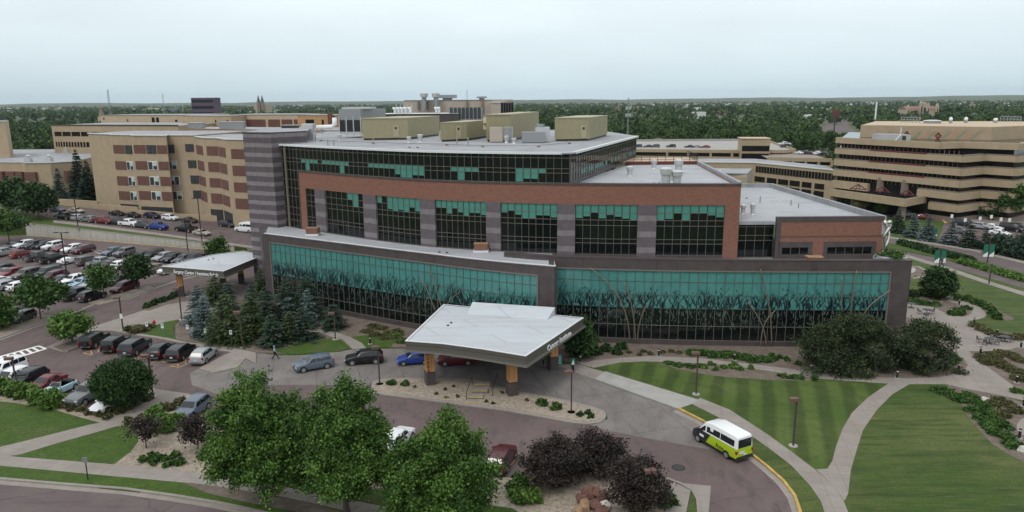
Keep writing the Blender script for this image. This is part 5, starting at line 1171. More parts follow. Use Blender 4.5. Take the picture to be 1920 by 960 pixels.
MB().prism([a, b, (b[0]+2, 322), (a[0]+2, 324)], 0, zs1).build('wall', 'beige', st); MB().prism([(a[0]-.3, a[1]-.3), (b[0]+.3, b[1]-.3), (b[0]+2.3, 322.3), (a[0]+1.7, 324.3)], zs1, zs1+.25).build('roof', 'beige_pale', st)
for y0, y1 in ((198, 245), (264, 311)): g = MB(); on_face(a, b, (v7(y0, 1415, 311)+v7(y1, 1415, 311))/2, flen(a, b)*.96, v7(y0, 1415, 311)-v7(y1, 1415, 311), flen(a, b)*.5, g, .12); wn = g.build('ribbon_window', 'dark_glass_far', st)
lg = thing('parking_deck', 'lower tan parking deck with a row of cars on top, right of the stair tower', 'parking garage', (130, 290, 0)); a, b = pt(1440, 292), pt(1560, 284); zq = v7(300, 1500, 288)
MB().prism(inset([a, b, (b[0]+6, 320), (a[0]+6, 325)], .6), 0, zq-.9).build('structure_core', 'dark_glass_far', lg); MB().prism(inset([a, b, (b[0]+6, 320), (a[0]+6, 325)], .4), zq-.85, zq-.7).build('roof_deck', 'concrete', lg)
m_ = MB(); m_.seg(a, b, .5, v7(333, 1500, 288), zq); m_.build('parapet', 'beige', lg); m_ = MB(); m_.seg(a, b, .5, 0, v7(362, 1500, 288)); m_.build('spandrel', 'beige', lg)
for k in range(6): p = lerp2(a, b, k/5); MB().box((*p, v7(347, 1500, 288)), (.9, .45, 2.6)).build('column', 'beige', lg)
DECK = (zd_-.79, zq-.69)
# ================================================================== TREES AND PLANTS
def quadmesh(name, C, U, V, tint, mt, parent=None):
    """C centres, U/V half vectors (N,3): one leaf-spray quad each"""
    N = len(C); vs = np.empty((N, 4, 3)); vs[:, 0] = C-U; vs[:, 1] = C+V*.62; vs[:, 2] = C+U; vs[:, 3] = C-V*.62
    me = bpy.data.meshes.new(name); me.vertices.add(N*4); me.vertices.foreach_set('co', vs.ravel())
    me.loops.add(N*4); me.loops.foreach_set('vertex_index', np.arange(N*4, dtype=np.int32))
    me.polygons.add(N); me.polygons.foreach_set('loop_start', np.arange(N, dtype=np.int32)*4)
    a = me.attributes.new('tint', 'FLOAT', 'FACE'); a.data.foreach_set('value', np.clip(tint, 0, 1).astype(np.float32))
    me.materials.append(M[mt]); me.update(calc_edges=True)
    return link(name, me, parent)
def rdirs(n, rng):
    v = rng.normal(size=(n, 3)); return v/np.linalg.norm(v, axis=1, keepdims=True)
def leaves(centres, sig, per, size, rng, upb=.5):
    """clumps of leaf sprays round the given centres"""
    n = len(centres); C = np.repeat(centres, per, axis=0)
    d = rng.normal(size=C.shape)*np.array(sig); C = C+d
    N = len(C); nn = rdirs(N, rng); nn[:, 2] += upb; nn /= np.linalg.norm(nn, axis=1, keepdims=True)
    h = rdirs(N, rng); U = np.cross(nn, h); U /= np.linalg.norm(U, axis=1, keepdims=True)+1e-9; V = np.cross(nn, U)
    s = size*rng.uniform(.6, 1.25, (N, 1))
    tc = np.repeat(rng.uniform(.05, .75, n), per); t = tc+rng.normal(0, .16, N)
    return C, U*s, V*s, t
PROF = {'oval': lambda t: np.sin(np.pi*np.clip(t, 0, 1)**.8)**.62, 'egg': lambda t: np.sin(np.pi*np.clip(t, 0, 1)**.62)**.75,
        'round': lambda t: np.sqrt(np.clip(1-(2*t-1)**2, 0, 1)), 'dome': lambda t: np.sqrt(np.clip(1-t**2, 0, 1)), 'spread': lambda t: np.sin(np.pi*np.clip(t, 0, 1)**.9)**.5}
def crown_points(n, R, z0, z1, prof, rng, shell=.5, lump=.18, rx=1., ry=1.):
    out = []; ph = rng.uniform(0, 6.28, 6)
    while len(out) < n:
        t = rng.uniform(0, 1); a = rng.uniform(0, 2*pi)
        rm = R*float(PROF[prof](np.array(t)))
        rm *= 1+lump*(sin(3*a+ph[0]+4*t)+.7*sin(5*a+ph[1]-7*t)+.5*sin(8*a+ph[2]+11*t))
        u = rng.uniform(0, 1)
        if u > (rm/R)**1.0+.15: continue
        r = rm*(shell+(1-shell)*rng.uniform(0, 1)**.5)
        if rng.uniform() < .16: r = rm*rng.uniform(0, .8)
        out.append((r*cos(a)*rx, r*sin(a)*ry, z0+(z1-z0)*t))
    return np.array(out)
def trunk_mb(h, r, z1, R, rng, nb=7, lean=.02):
    mb = MB(); top = (rng.normal()*lean*h, rng.normal()*lean*h, z1)
    P = [(0, 0, -.15), (0, 0, h*.35), (top[0]*.4, top[1]*.4, h), (top[0], top[1], z1)]
    mb.tube(catmull(P, 4), list(np.linspace(r*1.15, r*.25, 13)), 7)
    for k in range(nb):
        a = 2*pi*k/nb+rng.uniform(-.3, .3); s = h*(.85+.7*k/nb); s = min(s, z1*.8); L = R*rng.uniform(.55, .85)
        b = np.array((top[0]*.4, top[1]*.4, s)); e = b+np.array((cos(a)*L, sin(a)*L, L*rng.uniform(.45, .9)))
        e[2] = min(e[2], z1*.95); m = (b+e)/2+np.array((0, 0, -.08*L))
        mb.tube([tuple(b), tuple(m), tuple(e)], [r*.42, r*.26, r*.07], 5)
    return mb
def decid(name, label, basepx, toppy, halfw, group=None, mt='leaf_mid', prof='oval', trunk=.3, clumps=60, per=60, size=.3, seed=1, cat='tree', shell=.5, sig=.5, flat=.8, tr=.22, lump=.18, z=0., rx=1., ry=1., nb=7, bark='bark', upb=.5):
    rng = np.random.default_rng(seed)
    b = at(basepx[0], basepx[1], z) if basepx[2:] == () else np.array(basepx[2])
    zt = atY(basepx[0], toppy, b[1])[2]-b[2]; dist = (b-CAM)@FWD
    R = halfw*dist/FOC; t = thing(name, label, cat, tuple(b), group)
    z0 = zt*trunk
    P = crown_points(clumps, R*.86, z0+sig*.3, zt-sig*.6, prof, rng, shell, lump, rx, ry)
    C, U, V, ti = leaves(P, (sig, sig, sig*flat), per, size, rng, upb)
    C[:, 2] = np.maximum(C[:, 2], .12)
    quadmesh('crown', C, U, V, ti, mt, t)
    o = trunk_mb(max(z0, zt*.12), tr, zt*.86, R, rng, nb)
    me = o.build('trunk', bark, None); me.parent = t
    return t
def bigtree(label, basepx, toppy, halfw, group, seed, mt='leaf_fg', lobes=12, trunk=.17):
    """several upright leaders of unequal height round one trunk"""
    rng = np.random.default_rng(seed); b = at(*basepx); h = atY(basepx[0], toppy, b[1])[2]; R = halfw*((b-CAM)@FWD)/FOC; t = thing('street_tree', label, 'tree', tuple(b), group)
    Cs_ = []; limbs = []
    for k in range(lobes):
        a = 2.399*k+rng.uniform(-.3, .3); rr_ = R*(.70*sqrt((k+.2)/lobes)+.04); f = 1-.50*(rr_/(R*.74))**1.4+rng.uniform(-.07, .05)
        top = h*min(f, 1.0); bot = h*(trunk+.02+.10*rng.uniform()+.06*(k < 4)); lr = R*rng.uniform(.36, .50)
        q = crown_points(34, lr, bot, top, 'egg', rng, .35, .22); q[:, 0] += cos(a)*rr_*(.75+.35*(q[:, 2]/h)); q[:, 1] += sin(a)*rr_*(.75+.35*(q[:, 2]/h)); Cs_.append(q); limbs.append((cos(a)*rr_, sin(a)*rr_, top*.9))
    P = np.concatenate(Cs_)
    # long bare-ended sprays that break the outline
    e = P[rng.integers(0, len(P), 70)]; e = e+(e-np.array((0, 0, h*.35)))*np.array((.16, .16, .07))*rng.uniform(.3, 1.4, (len(e), 1)); 
    C, U, V, ti = leaves(P, (.38, .38, .28), 190, .125, rng); C2, U2, V2, t2 = leaves(e, (.22, .22, .3), 70, .115, rng)
    quadmesh('crown', np.concatenate([C, C2]), np.concatenate([U, U2]), np.concatenate([V, V2]), np.concatenate([ti, t2+.15]), mt, t)
    m_ = MB(); m_.tube([(0, 0, -.15), (0, 0, h*.12), (.05, .05, h*.24), (.02, .1, h*.6)], [.27, .23, .2, .08], 8)
    for x, y, z in limbs: m_.tube([(0, 0, h*.15), (x*.45, y*.45, h*.32), (x*.9, y*.9, z*.7), (x, y, z)], [.14, .1, .06, .02], 5)
    o = m_.build('trunk', 'bark', None); o.parent = t
# three big trees by the street
FG = 'large street trees along the sidewalk'
bigtree('large leafy green tree on the verge, leftmost of the three big street trees', (497, 944), 672, 108, FG, 11)
bigtree('large leafy green tree between two others, with its trunk on the sidewalk edge', (650, 962), 682, 110, FG, 24)
bigtree('large leafy green tree nearest the dark plum trees, rightmost of the three big street trees', (828, 1010), 752, 118, FG, 37, trunk=.12)
# plum trees
for px, py, top, hw, sd, lb in ((1040, 912, 828, 60, 3, 'dark plum leaved small tree nearest the maroon car, leftmost of its trio'), (1120, 886, 818, 58, 5, 'dark plum leaved small tree at the back, middle of its trio'), (1196, 958, 858, 56, 8, 'dark plum leaved small tree beside the bottom walk, rightmost of its trio')):
    decid('plum_tree', lb, (px, py), top, hw, 'dark plum leaved trees round the red boulders', 'leaf_plum', 'round', .1, 190, 60, .12, sd, sig=.3, tr=.12, lump=.26, nb=9, shell=.35)
decid('plum_tree', 'thin dark twiggy small tree on gravel left of the big street trees', (275, 842), 785, 30, 'dark plum leaved trees on the left gravel', 'leaf_plum', 'round', .35, 46, 26, .14, 61, sig=.3, tr=.08, lump=.3, shell=.3, nb=8)
decid('plum_tree', 'dark plum leaved small tree half behind the leftmost big street tree', (372, 845), 780, 34, 'dark plum leaved trees on the left gravel', 'leaf_plum', 'round', .3, 60, 30, .15, 62, sig=.3, tr=.08, lump=.25, shell=.3, nb=8)
# rounded ornamental trees
decid('ornamental_tree', 'dense dark green ball shaped tree over the white and grey parked cars', (236, 766), 676, 50, None, 'leaf_dark', 'round', .16, 300, 90, .15, 41, sig=.3, tr=.15, lump=.1, shell=.75)
decid('ornamental_tree', 'small bright green round tree beside the crosswalk', (136, 642), 588, 34, None, 'leaf_bright', 'round', .3, 100, 50, .24, 42, sig=.42, tr=.15, lump=.14, shell=.6)
LT = 'young lot trees on the tree islands'
decid('lot_tree', 'open spreading green tree on the lower lot island', (77, 600), 522, 42, LT, 'leaf_mid', 'spread', .36, 70, 46, .3, 43, sig=.55, tr=.12, lump=.34, shell=.3)
decid('lot_tree', 'thin two tiered green tree on the upper lot island, left of the maroon minivan', (196, 562), 500, 26, LT, 'leaf_mid', 'spread', .42, 40, 44, .3, 44, sig=.55, tr=.1, lump=.36, shell=.3)
decid('lot_tree', 'full dark green tree at the right tip of the upper lot island', (261, 543), 481, 26, LT, 'leaf_dark', 'oval', .38, 60, 50, .3, 45, sig=.5, tr=.12, lump=.2, shell=.4)
decid('lot_tree', 'green tree crown cut by the left edge above the grey boxy car', (4, 620), 552, 24, LT, 'leaf_mid', 'round', .2, 50, 46, .3, 46, sig=.5, tr=.12, lump=.2, shell=.4)
decid('lot_tree', 'dull green spreading tree at the left end of the retaining wall', (18, 456), 394, 42, LT, 'leaf_mid', 'spread', .46, 70, 46, .36, 47, sig=.75, tr=.14, lump=.34, shell=.3)
decid('lot_tree', 'small green tree behind the grey lettered canopy', (411, 480), 444, 20, LT, 'leaf_mid', 'egg', .1, 44, 40, .3, 48, sig=.5, tr=.1, lump=.3, shell=.3)
decid('ornamental_tree', 'dark green leafy tree on the terrace grass, left of its neighbour', (33, 402, tuple(atU(33, 402))), 336, 36, 'broad trees on the terrace grass', 'leaf_dark', 'spread', .26, 110, 46, .42, 49, sig=.8, tr=.2, lump=.2, shell=.5)
decid('ornamental_tree', 'dark green leafy tree on the terrace grass, in front of the blue spruce', (73, 410, tuple(atU(73, 410))), 346, 36, 'broad trees on the terrace grass', 'leaf_dark', 'spread', .26, 110, 46, .42, 50, sig=.8, tr=.2, lump=.2, shell=.5)
decid('ornamental_tree', 'dark green leafy tree between the ward block and the zigzag wing', (358, 398, tuple(at(358, 398, 1.2))), 340, 28, None, 'leaf_dark', 'egg', .1, 80, 46, .4, 51, sig=.7, tr=.2, lump=.18, shell=.5)
decid('ornamental_tree', 'dark green tree tucked under the right corner of the big canopy', (1088, 668), 592, 26, None, 'leaf_dark', 'egg', .05, 90, 50, .24, 52, sig=.45, tr=.14, lump=.15, shell=.5)
decid('ornamental_tree', 'dense dark green shade tree on the lawn beyond the patio loop', (1758, 560), 502, 27, None, 'leaf_dark', 'round', .12, 120, 50, .28, 53, sig=.45, tr=.2, lump=.14, shell=.55)
decid('spreading_bush', 'huge dark olive spreading bush against the right glass wall', (1595, 694), 590, 110, None, 'leaf_bush', 'dome', .0, 250, 115, .14, 54, sig=.42, tr=.18, lump=.3, shell=.5, cat='bush', flat=.6, ry=.45, nb=10)
decid('spreading_bush', 'dark olive spreading bush at the building corner beside the patio, right of the bigger one', (1722, 690), 597, 70, None, 'leaf_bush', 'dome', .0, 170, 115, .14, 55, sig=.40, tr=.16, lump=.32, shell=.45, cat='bush', flat=.6, ry=.7, nb=10)
decid('ornamental_tree', 'pale grey green small tree by the office block canopy column, left of its neighbour', (1611, 400), 374, 12, 'pale small trees by the office canopy', 'leaf_olive', 'round', .25, 24, 36, .4, 56, sig=.5, tr=.1, lump=.2)
decid('ornamental_tree', 'pale grey green small tree right below the office canopy letters', (1652, 402), 376, 14, 'pale small trees by the office canopy', 'leaf_mid', 'round', .25, 26, 36, .4, 57, sig=.5, tr=.1, lump=.2)
decid('ornamental_tree', 'tall loose green tree before the right end of the stepped office block', (1897, 415), 345, 30, None, 'leaf_mid', 'egg', .35, 60, 44, .45, 58, sig=.8, tr=.2, lump=.3, shell=.35)
decid('ornamental_tree', 'dark round tree against the brick plinth of the stepped office block', (1858, 412), 380, 20, None, 'leaf_dark', 'round', .12, 50, 44, .4, 59, sig=.6, tr=.15, lump=.15)
decid('ornamental_tree', 'green tree in front of the link wing openings', (1540, 376), 350, 22, None, 'leaf_mid', 'round', .1, 44, 40, .5, 60, sig=.7, tr=.15, lump=.2)
decid('ornamental_tree', 'green tree against the front of the parking garage', (1358, 302), 282, 20, None, 'leaf_mid', 'dome', .1, 44, 40, .55, 63, sig=.8, tr=.2, lump=.2)
decid('ornamental_tree', 'pale green tree between the lower parking deck and the stepped office block', (1557, 320), 286, 11, None, 'leaf_mid', 'egg', .1, 40, 36, .55, 64, sig=.8, tr=.2, lump=.2)
decid('ornamental_tree', 'dark green treetop left of the parking garage front', (1215, 302), 282, 14, None, 'leaf_dark', 'dome', .1, 36, 40, .55, 65, sig=.8, tr=.2, lump=.2)
# conifers
def conifer(label, px, py, top, hw, mt, seed, group, z=0., base=None, size=.3, dens=1., name='spruce_tree', pw=.9, bare=.05):
    rng = np.random.default_rng(seed); b = np.array(base) if base is not None else at(px, py, z)
    h = atY(px, top, b[1])[2]-b[2]; R = hw*((b-CAM)@FWD)/FOC; t = thing(name, label, 'tree', tuple(b), group)
    C = []; U = []; V = []; T = []
    nw = max(8, int(h/.42))
    for w_ in range(nw):
        f = bare+(1-bare)*(w_+rng.uniform(0, .6))/nw; zc_ = h*f; rr_ = R*(1-f)**pw*rng.uniform(.85, 1.1)+.12
        nb = int((9+9*(1-f))*dens)
        for k in range(nb):
            a = rng.uniform(0, 2*pi); L = rr_*rng.uniform(.7, 1.12); m_ = max(3, int(L/.16)); tb_ = rng.uniform(0, .7)
            s = np.linspace(.25, 1, m_)
            x = s*L; zz = zc_-.34*L*s+.16*L*s*s
            dirv = np.array((cos(a), sin(a), -.12)); sd = np.array((-sin(a), cos(a), 0))
            side = rng.uniform(-1, 1, m_)*.24*(1.15-s)*L
            P = np.stack([cos(a)*x+sd[0]*side, sin(a)*x+sd[1]*side, zz+rng.normal(0, .05, m_)], 1)
            C.append(P); sg = np.sign(side)[:, None]*.55
            u = dirv[None]+sd[None]*sg+rng.normal(0, .15, (m_, 3)); u /= np.linalg.norm(u, axis=1, keepdims=True)
            n_ = np.array((0, 0, 1.))+rng.normal(0, .35, (m_, 3)); v = np.cross(n_, u); v /= np.linalg.norm(v, axis=1, keepdims=True)
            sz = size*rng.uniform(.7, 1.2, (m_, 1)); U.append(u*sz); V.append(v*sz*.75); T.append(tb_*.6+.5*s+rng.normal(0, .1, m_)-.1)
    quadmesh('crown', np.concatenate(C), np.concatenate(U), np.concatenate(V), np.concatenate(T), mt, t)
    o = MB().tube([(0, 0, -.1), (0, 0, h*.5), (0, 0, h*.97)], [h*.022, h*.014, .02], 6).build('trunk', 'bark', None); o.parent = t
    return t
GC = 'evergreens grouped before the left glass wall'
for i, a in enumerate((
    ('tall blue grey spruce at the left edge of the evergreen group', 374, 606, 537, 26, 'needle_blue'), ('narrow blue grey spruce leaning on the leftmost spruce', 386, 630, 560, 22, 'needle_blue'),
    ('reddish tinged fir just below the lettered grey canopy', 406, 572, 518, 22, 'needle_warm'), ('big bushy warm green pine filling the left middle of the evergreen group', 428, 640, 552, 42, 'needle_warm'),
    ('bluish spruce behind the warm green pine', 432, 590, 530, 20, 'needle_green'), ('slim dark upright fir against the purple wall corner', 491, 560, 508, 13, 'needle_warm'),
    ('pale green spruce left of the slim upright fir', 474, 590, 536, 20, 'needle_green'), ('bushy green pine in the middle of the evergreen group', 474, 628, 556, 32, 'needle_warm'),
    ('bluish green spruce against the lower left of the glass wall', 503, 610, 540, 26, 'needle_green'), ('broad dark spruce behind the small silver blue one', 540, 600, 524, 32, 'needle_green'),
    ('tall green spruce rising highest against the glass wall', 578, 598, 520, 34, 'needle_green'), ('small silver blue spruce in the centre of the evergreen group', 543, 606, 558, 15, 'needle_blue'),
    ('bright silver blue spruce at the right of the evergreen group', 580, 612, 544, 20, 'needle_blue'), ('low green fir in front of the lamp among the evergreens', 456, 646, 602, 24, 'needle_warm'),
    ('neat green spruce at the front edge near the lawn strip', 514, 648, 590, 24, 'needle_green'), ('warm green fir between two front spruces', 545, 640, 584, 22, 'needle_warm'),
    ('dark green spruce at the right front of the evergreen group beside the path', 570, 638, 578, 27, 'needle_green'), ('squat round spruce standing apart right of the evergreen group', 627, 617, 570, 24, 'needle_green'))):
    conifer(a[0], a[1], a[2], a[3]-4, a[4]*1.3, a[5], 100+i, GC, size=.25, dens=1.7, pw=.68 if i != 12 else .85)
GB = 'spruces along the far sidewalk'
for i, a in enumerate((('dark green spruce nearest the roof edge in the far sidewalk row', 1683, 436, 391, 18, 'needle_green'), ('blue spruce second from the roof edge in the far sidewalk row', 1711, 444, 398, 20, 'needle_blue'), ('broad blue spruce left of the driveway gap in the far sidewalk row', 1738, 451, 404, 21, 'needle_blue'),
                       ('blue spruce right of the driveway gap in the far sidewalk row', 1781, 458, 413, 20, 'needle_blue'), ('tall dark green spruce fifth along the far sidewalk', 1816, 464, 415, 22, 'needle_green'), ('dark green spruce beside the left street lamp of the far sidewalk', 1846, 466, 427, 19, 'needle_green'))):
    conifer(a[0], a[1], a[2], a[3], a[4], a[5], 140+i, GB, size=.32, dens=1.6)
for i, a in enumerate((('wide dark juniper mass right of the spruces on the far sidewalk', 1880, 476, 444, 26), ('wide dark juniper cut off by the right edge', 1918, 482, 440, 28))):
    decid('juniper_bush', a[0], (a[1], a[2]), a[3], a[4], 'juniper bushes on the far sidewalk', 'needle_green', 'dome', 0, 60, 44, .4, 170+i, sig=.6, tr=.1, cat='bush')
for i, a in enumerate((('pale blue spruce left of the two dark spruces before the low tan wing', 104, 386, 314, 19, 'needle_blue', 219), ('tallest dark spruce before the low tan wing', 143, 380, 280, 27, 'needle_green', 228), ('second dark spruce, nearest the ward block wall', 160, 388, 300, 28, 'needle_green', 219))):
    p = pt(a[1], a[6]); conifer(a[0], a[1], a[2], a[3], a[4], a[5], 180+i, 'spruces before the low tan wing', base=(p[0], p[1], 1.5), size=.45, dens=1.6)
# ---- shrubs
def shrub(px, py, r, h, mt, label, seed, group=None, name='shrub', size=.16, per=34, z=.1, cl=None, cat='shrub'):
    rng = np.random.default_rng(seed); b = at(px, py, z); t = thing(name, label, cat, tuple(b), group)
    n = cl or max(10, int(20*r*r/.5))
    P = crown_points(min(n, 90), r*.82, h*.08, h*.88, 'dome', rng, .5, .15)
    C, U, V, ti = leaves(P, (r*.17, r*.17, h*.12), per, size, rng); C[:, 2] = np.maximum(C[:, 2], .03)
    quadmesh('foliage', C, U, V, ti, mt, t)
    o = MB().tube([(0, 0, -.05), (0, 0, h*.6)], [.05, .02], 5).build('stem', 'bark', None); o.parent = t
    return t
def row(items, r, h, mt, noun, where, group, seed, **k):
    items = sorted(items); n = len(items)
    gg = group
    for i, it in enumerate(items):
        rr = it[2] if len(it) > 2 else r
        shrub(it[0], it[1], rr, h*rr/r, mt, f'{noun}, {ordl(i, n)} {where}', seed+i, group, **k)
row([(10, 735), (30, 742), (52, 746), (72, 755)], 1.05, 1.7, 'leaf_bright', 'lush green rounded shrub', 'beside the cars at lower left', 'lush shrubs before the lower left cars', 200, size=.2)
shrub(99, 762, 1.3, 2.0, 'leaf_bright', 'largest lush green shrub, in front of the light blue convertible', 210, 'lush shrubs before the lower left cars', size=.2)
row([(121, 764), (134, 769), (154, 771), (168, 777), (187, 781), (201, 785), (210, 772), (225, 775), (244, 767), (262, 758), (272, 752), (281, 747)], .5, .6, 'leaf_olive', 'brownish green mound shrub', 'on the strip below the parked cars', 'mound shrubs on the gravel strip', 220)
row([(242, 795), (258, 800), (264, 790)], .6, .75, 'leaf_olive', 'brownish green mound shrub', 'beside the walkway bend', 'mound shrubs beside the walkway', 240)
row([(311, 767), (322, 769), (331, 761), (342, 756)], .55, .7, 'leaf_olive', 'brown tinged mound shrub', 'behind the blue grey parked car', 'mound shrubs behind the blue grey car', 250)
shrub(292, 792, 1.1, 1.7, 'leaf_bright', 'bright green round shrub on gravel, left of its twin', 260, 'bright shrubs on the left gravel', size=.2); shrub(308, 808, 1.2, 1.7, 'leaf_bright', 'bright green round shrub on gravel, nearest the thin dark tree', 261, 'bright shrubs on the left gravel', size=.2); shrub(333, 796, .9, 1.2, 'leaf_bright', 'bright green shrub in front of the blue grey parked car', 262, 'bright shrubs on the left gravel', size=.2)
row([(267, 866), (285, 872), (289, 857), (305, 862), (316, 872), (328, 857), (338, 870)], .5, .55, 'leaf_mid', 'grassy green clump', 'on the gravel below the thin dark tree', 'grassy clumps on the left gravel', 270)
row([(968, 932), (982, 940), (998, 938)], .85, 1.1, 'leaf_bright', 'green leafy shrub', 'between the last street tree and the plum trees', 'green shrubs by the plum trees', 280, size=.18)
shrub(972, 922, 1.0, 1.5, 'leaf_mid', 'white flowering green shrub just right of the last street tree', 284, size=.18)
shrub(1250, 948, .8, 1.2, 'leaf_mid', 'green shrub at the foot of the rightmost plum tree', 285)
row([(734, 721), (760, 723)], .55, .6, 'leaf_mid', 'round green shrub', 'at the left end of the pebble island', 'shrubs at the left of the pebble island', 290)
row([(1017, 760), (1042, 768)], .62, .75, 'leaf_mid', 'round green shrub', 'by the lamp on the pebble island', 'shrubs by the island lamp', 294); row([(1087, 780), (1102, 776), (1107, 784)], .38, .45, 'leaf_dark', 'white flowering rose bush', 'at the tip of the pebble island', 'rose bushes on the pebble island', 297, size=.12)
row([(778, 727), (818, 740), (837, 746), (851, 726), (858, 745), (912, 755), (925, 758), (942, 738), (987, 752), (835, 732)], .24, .3, 'leaf_olive', 'tiny wiry plant', 'scattered on the pebble island', 'wiry plants on the pebble island', 300, size=.1, cl=8)
# bed along the right glass wall
row([(1119, 664), (1136, 657), (1156, 664), (1166, 654)], .75, .95, 'leaf_dark', 'dark green round shrub', 'along the foot of the right glass wall', 'round shrubs below the right glass wall', 320)
row([(1179, 661), (1198, 666), (1206, 660), (1219, 664), (1243, 662), (1259, 660), (1273, 663)], .42, .3, 'leaf_olive', 'low grey green clump', 'in the bed under the right glass wall', 'low clumps below the right glass wall', 330)
row([(1300, 664), (1318, 665), (1337, 668), (1356, 668), (1375, 669), (1394, 672), (1413, 677), (1432, 676)], .95, .6, 'leaf_mid', 'low green spreading plant', 'in the dense patch between two bollards', 'spreading plants below the right glass wall', 340)
row([(1256, 682), (1272, 686), (1291, 688), (1312, 688)], .7, .3, 'leaf_mid', 'flat green cover plant', 'along the top of the striped lawn', 'cover plants above the striped lawn', 350)
row([(1320, 690), (1334, 684), (1342, 694), (1356, 690), (1370, 690), (1378, 684), (1388, 694), (1408, 692)], .42, .45, 'leaf_bright', 'small pale green mound', 'in the curved bed above the striped lawn', 'pale mounds above the striped lawn', 360)
row([(1466, 706), (1478, 709), (1490, 709), (1502, 710), (1528, 712)], .5, .5, 'leaf_mid', 'small green clump', 'at the tip above the striped lawn', 'clumps above the striped lawn', 370)
row([(1446, 668), (1452, 675), (1464, 672), (1476, 676), (1496, 684)], .5, .45, 'leaf_mid', 'small green clump', 'left of the huge dark bush', 'clumps by the huge dark bush', 380)
row([(1770, 690), (1783, 682), (1790, 676)], .7, .8, 'leaf_mid', 'pink flowering shrub', 'at the right foot of the corner bush', 'flowering shrubs by the patio', 390)
# patio beds
row([(1792, 584), (1804, 588), (1811, 580), (1798, 590), (1785, 590)], .8, .6, 'leaf_mid', 'leafy green clump', 'inside the patio loop bed', 'leafy clumps in the patio loop', 400)
row([(1797, 563), (1814, 564), (1829, 570), (1841, 574), (1853, 580), (1862, 590), (1868, 597)], .8, 1.0, 'leaf_mid', 'green shrub', 'curving outside the patio loop path', 'shrubs outside the patio loop', 410)
row([(1712, 556), (1728, 554)], 1.0, 1.1, 'leaf_dark', 'dark green shrub', 'by the wall corner beside the shade tree', 'dark shrubs by the wall corner', 420)
row([(1712, 566), (1730, 570), (1748, 572)], 1.2, .6, 'leaf_mid', 'ornamental grass clump', 'under the shade tree', 'grass clumps under the shade tree', 425)
row([(1830, 612), (1845, 620), (1862, 628), (1880, 632), (1900, 634), (1915, 632)], 1.0, .35, 'leaf_olive', 'low olive cover plant', 'along the patio edge above the tables', 'cover plants above the patio tables', 430)
row([(1845, 672), (1860, 668), (1880, 664), (1896, 668), (1912, 676), (1870, 680), (1888, 690), (1905, 698), (1852, 680), (1916, 712)], 1.1, .4, 'leaf_olive', 'low yellow green cover plant', 'in the bed below the patio tables', 'cover plants below the patio tables', 440)
row([(1760, 734), (1778, 738), (1792, 746), (1803, 752), (1815, 744), (1828, 752), (1842, 762), (1826, 772), (1838, 786), (1852, 800), (1866, 812), (1850, 776), (1868, 790), (1884, 820), (1900, 836), (1880, 800)], .85, .5, 'leaf_mid', 'low bushy plant', 'in the long bed beside the right lawn', 'bushy plants beside the right lawn', 460)
row([(1860, 760), (1874, 754), (1890, 760), (1904, 772), (1880, 778)], .8, .5, 'leaf_olive', 'feathery olive plant', 'at the back of the long right bed', 'feathery plants in the right bed', 480)
shrub(1908, 736, .7, .5, 'leaf_yellow' if 'leaf_yellow' in M else 'leaf_bright', 'yellow flowering clump beside the right path', 490)
# ground cover before the left wing
row([(690, 622), (704, 628), (716, 616), (730, 626), (742, 634), (756, 640), (700, 612), (722, 634), (744, 622)], .9, .3, 'leaf_olive', 'low green cover plant', 'in the bed before the left glass wall', 'cover plants before the left glass wall', 500)
row([(732, 632), (745, 629), (750, 641)], .8, .4, 'leaf_bright', 'bright lime green clump', 'in the bed left of the big canopy', 'lime clumps left of the big canopy', 515)
row([(276, 577), (285, 573), (293, 569), (302, 567), (310, 564), (318, 561), (326, 557), (333, 553)], .62, .8, 'leaf_dark', 'dark green clipped shrub', 'in the hedge by the grey canopy', 'hedge shrubs by the grey canopy', 520)
row([(243, 620), (252, 624), (260, 618), (268, 622), (278, 616)], .8, .7, 'leaf_olive', 'tawny ornamental grass', 'beside the accessible parking bays', 'tawny grasses by the accessible bays', 530)
row([(1694, 458), (1706, 462), (1718, 465), (1730, 468), (1742, 472), (1754, 475), (1766, 478), (1778, 481), (1790, 483), (1802, 486), (1816, 490)], 1.3, 1.0, 'leaf_dark', 'dark green median shrub', 'in the street median hedge', 'dark shrubs in the street median', 540, size=.3)
row([(1808, 493), (1822, 497), (1836, 501), (1850, 505), (1864, 509), (1878, 513), (1892, 517), (1906, 521), (1920, 525)], 1.25, .7, 'leaf_bright', 'bright green median plant', 'in the nearer half of the street median', 'bright plants in the street median', 560, size=.3)
b_ = at(1680, 487, ZRR); t = thing('roof_plant', 'low bushy green planting at the foot of the steel sculpture', 'shrub', (b_[0], b_[1]+1.4, ZRR+.2)); rng = np.random.default_rng(5)
P = crown_points(26, 1.5, 0, .7, 'dome', rng); C, U, V, ti = leaves(P, (.25, .2, .12), 30, .16, rng); quadmesh('foliage', C, U, V, ti, 'leaf_mid', t)
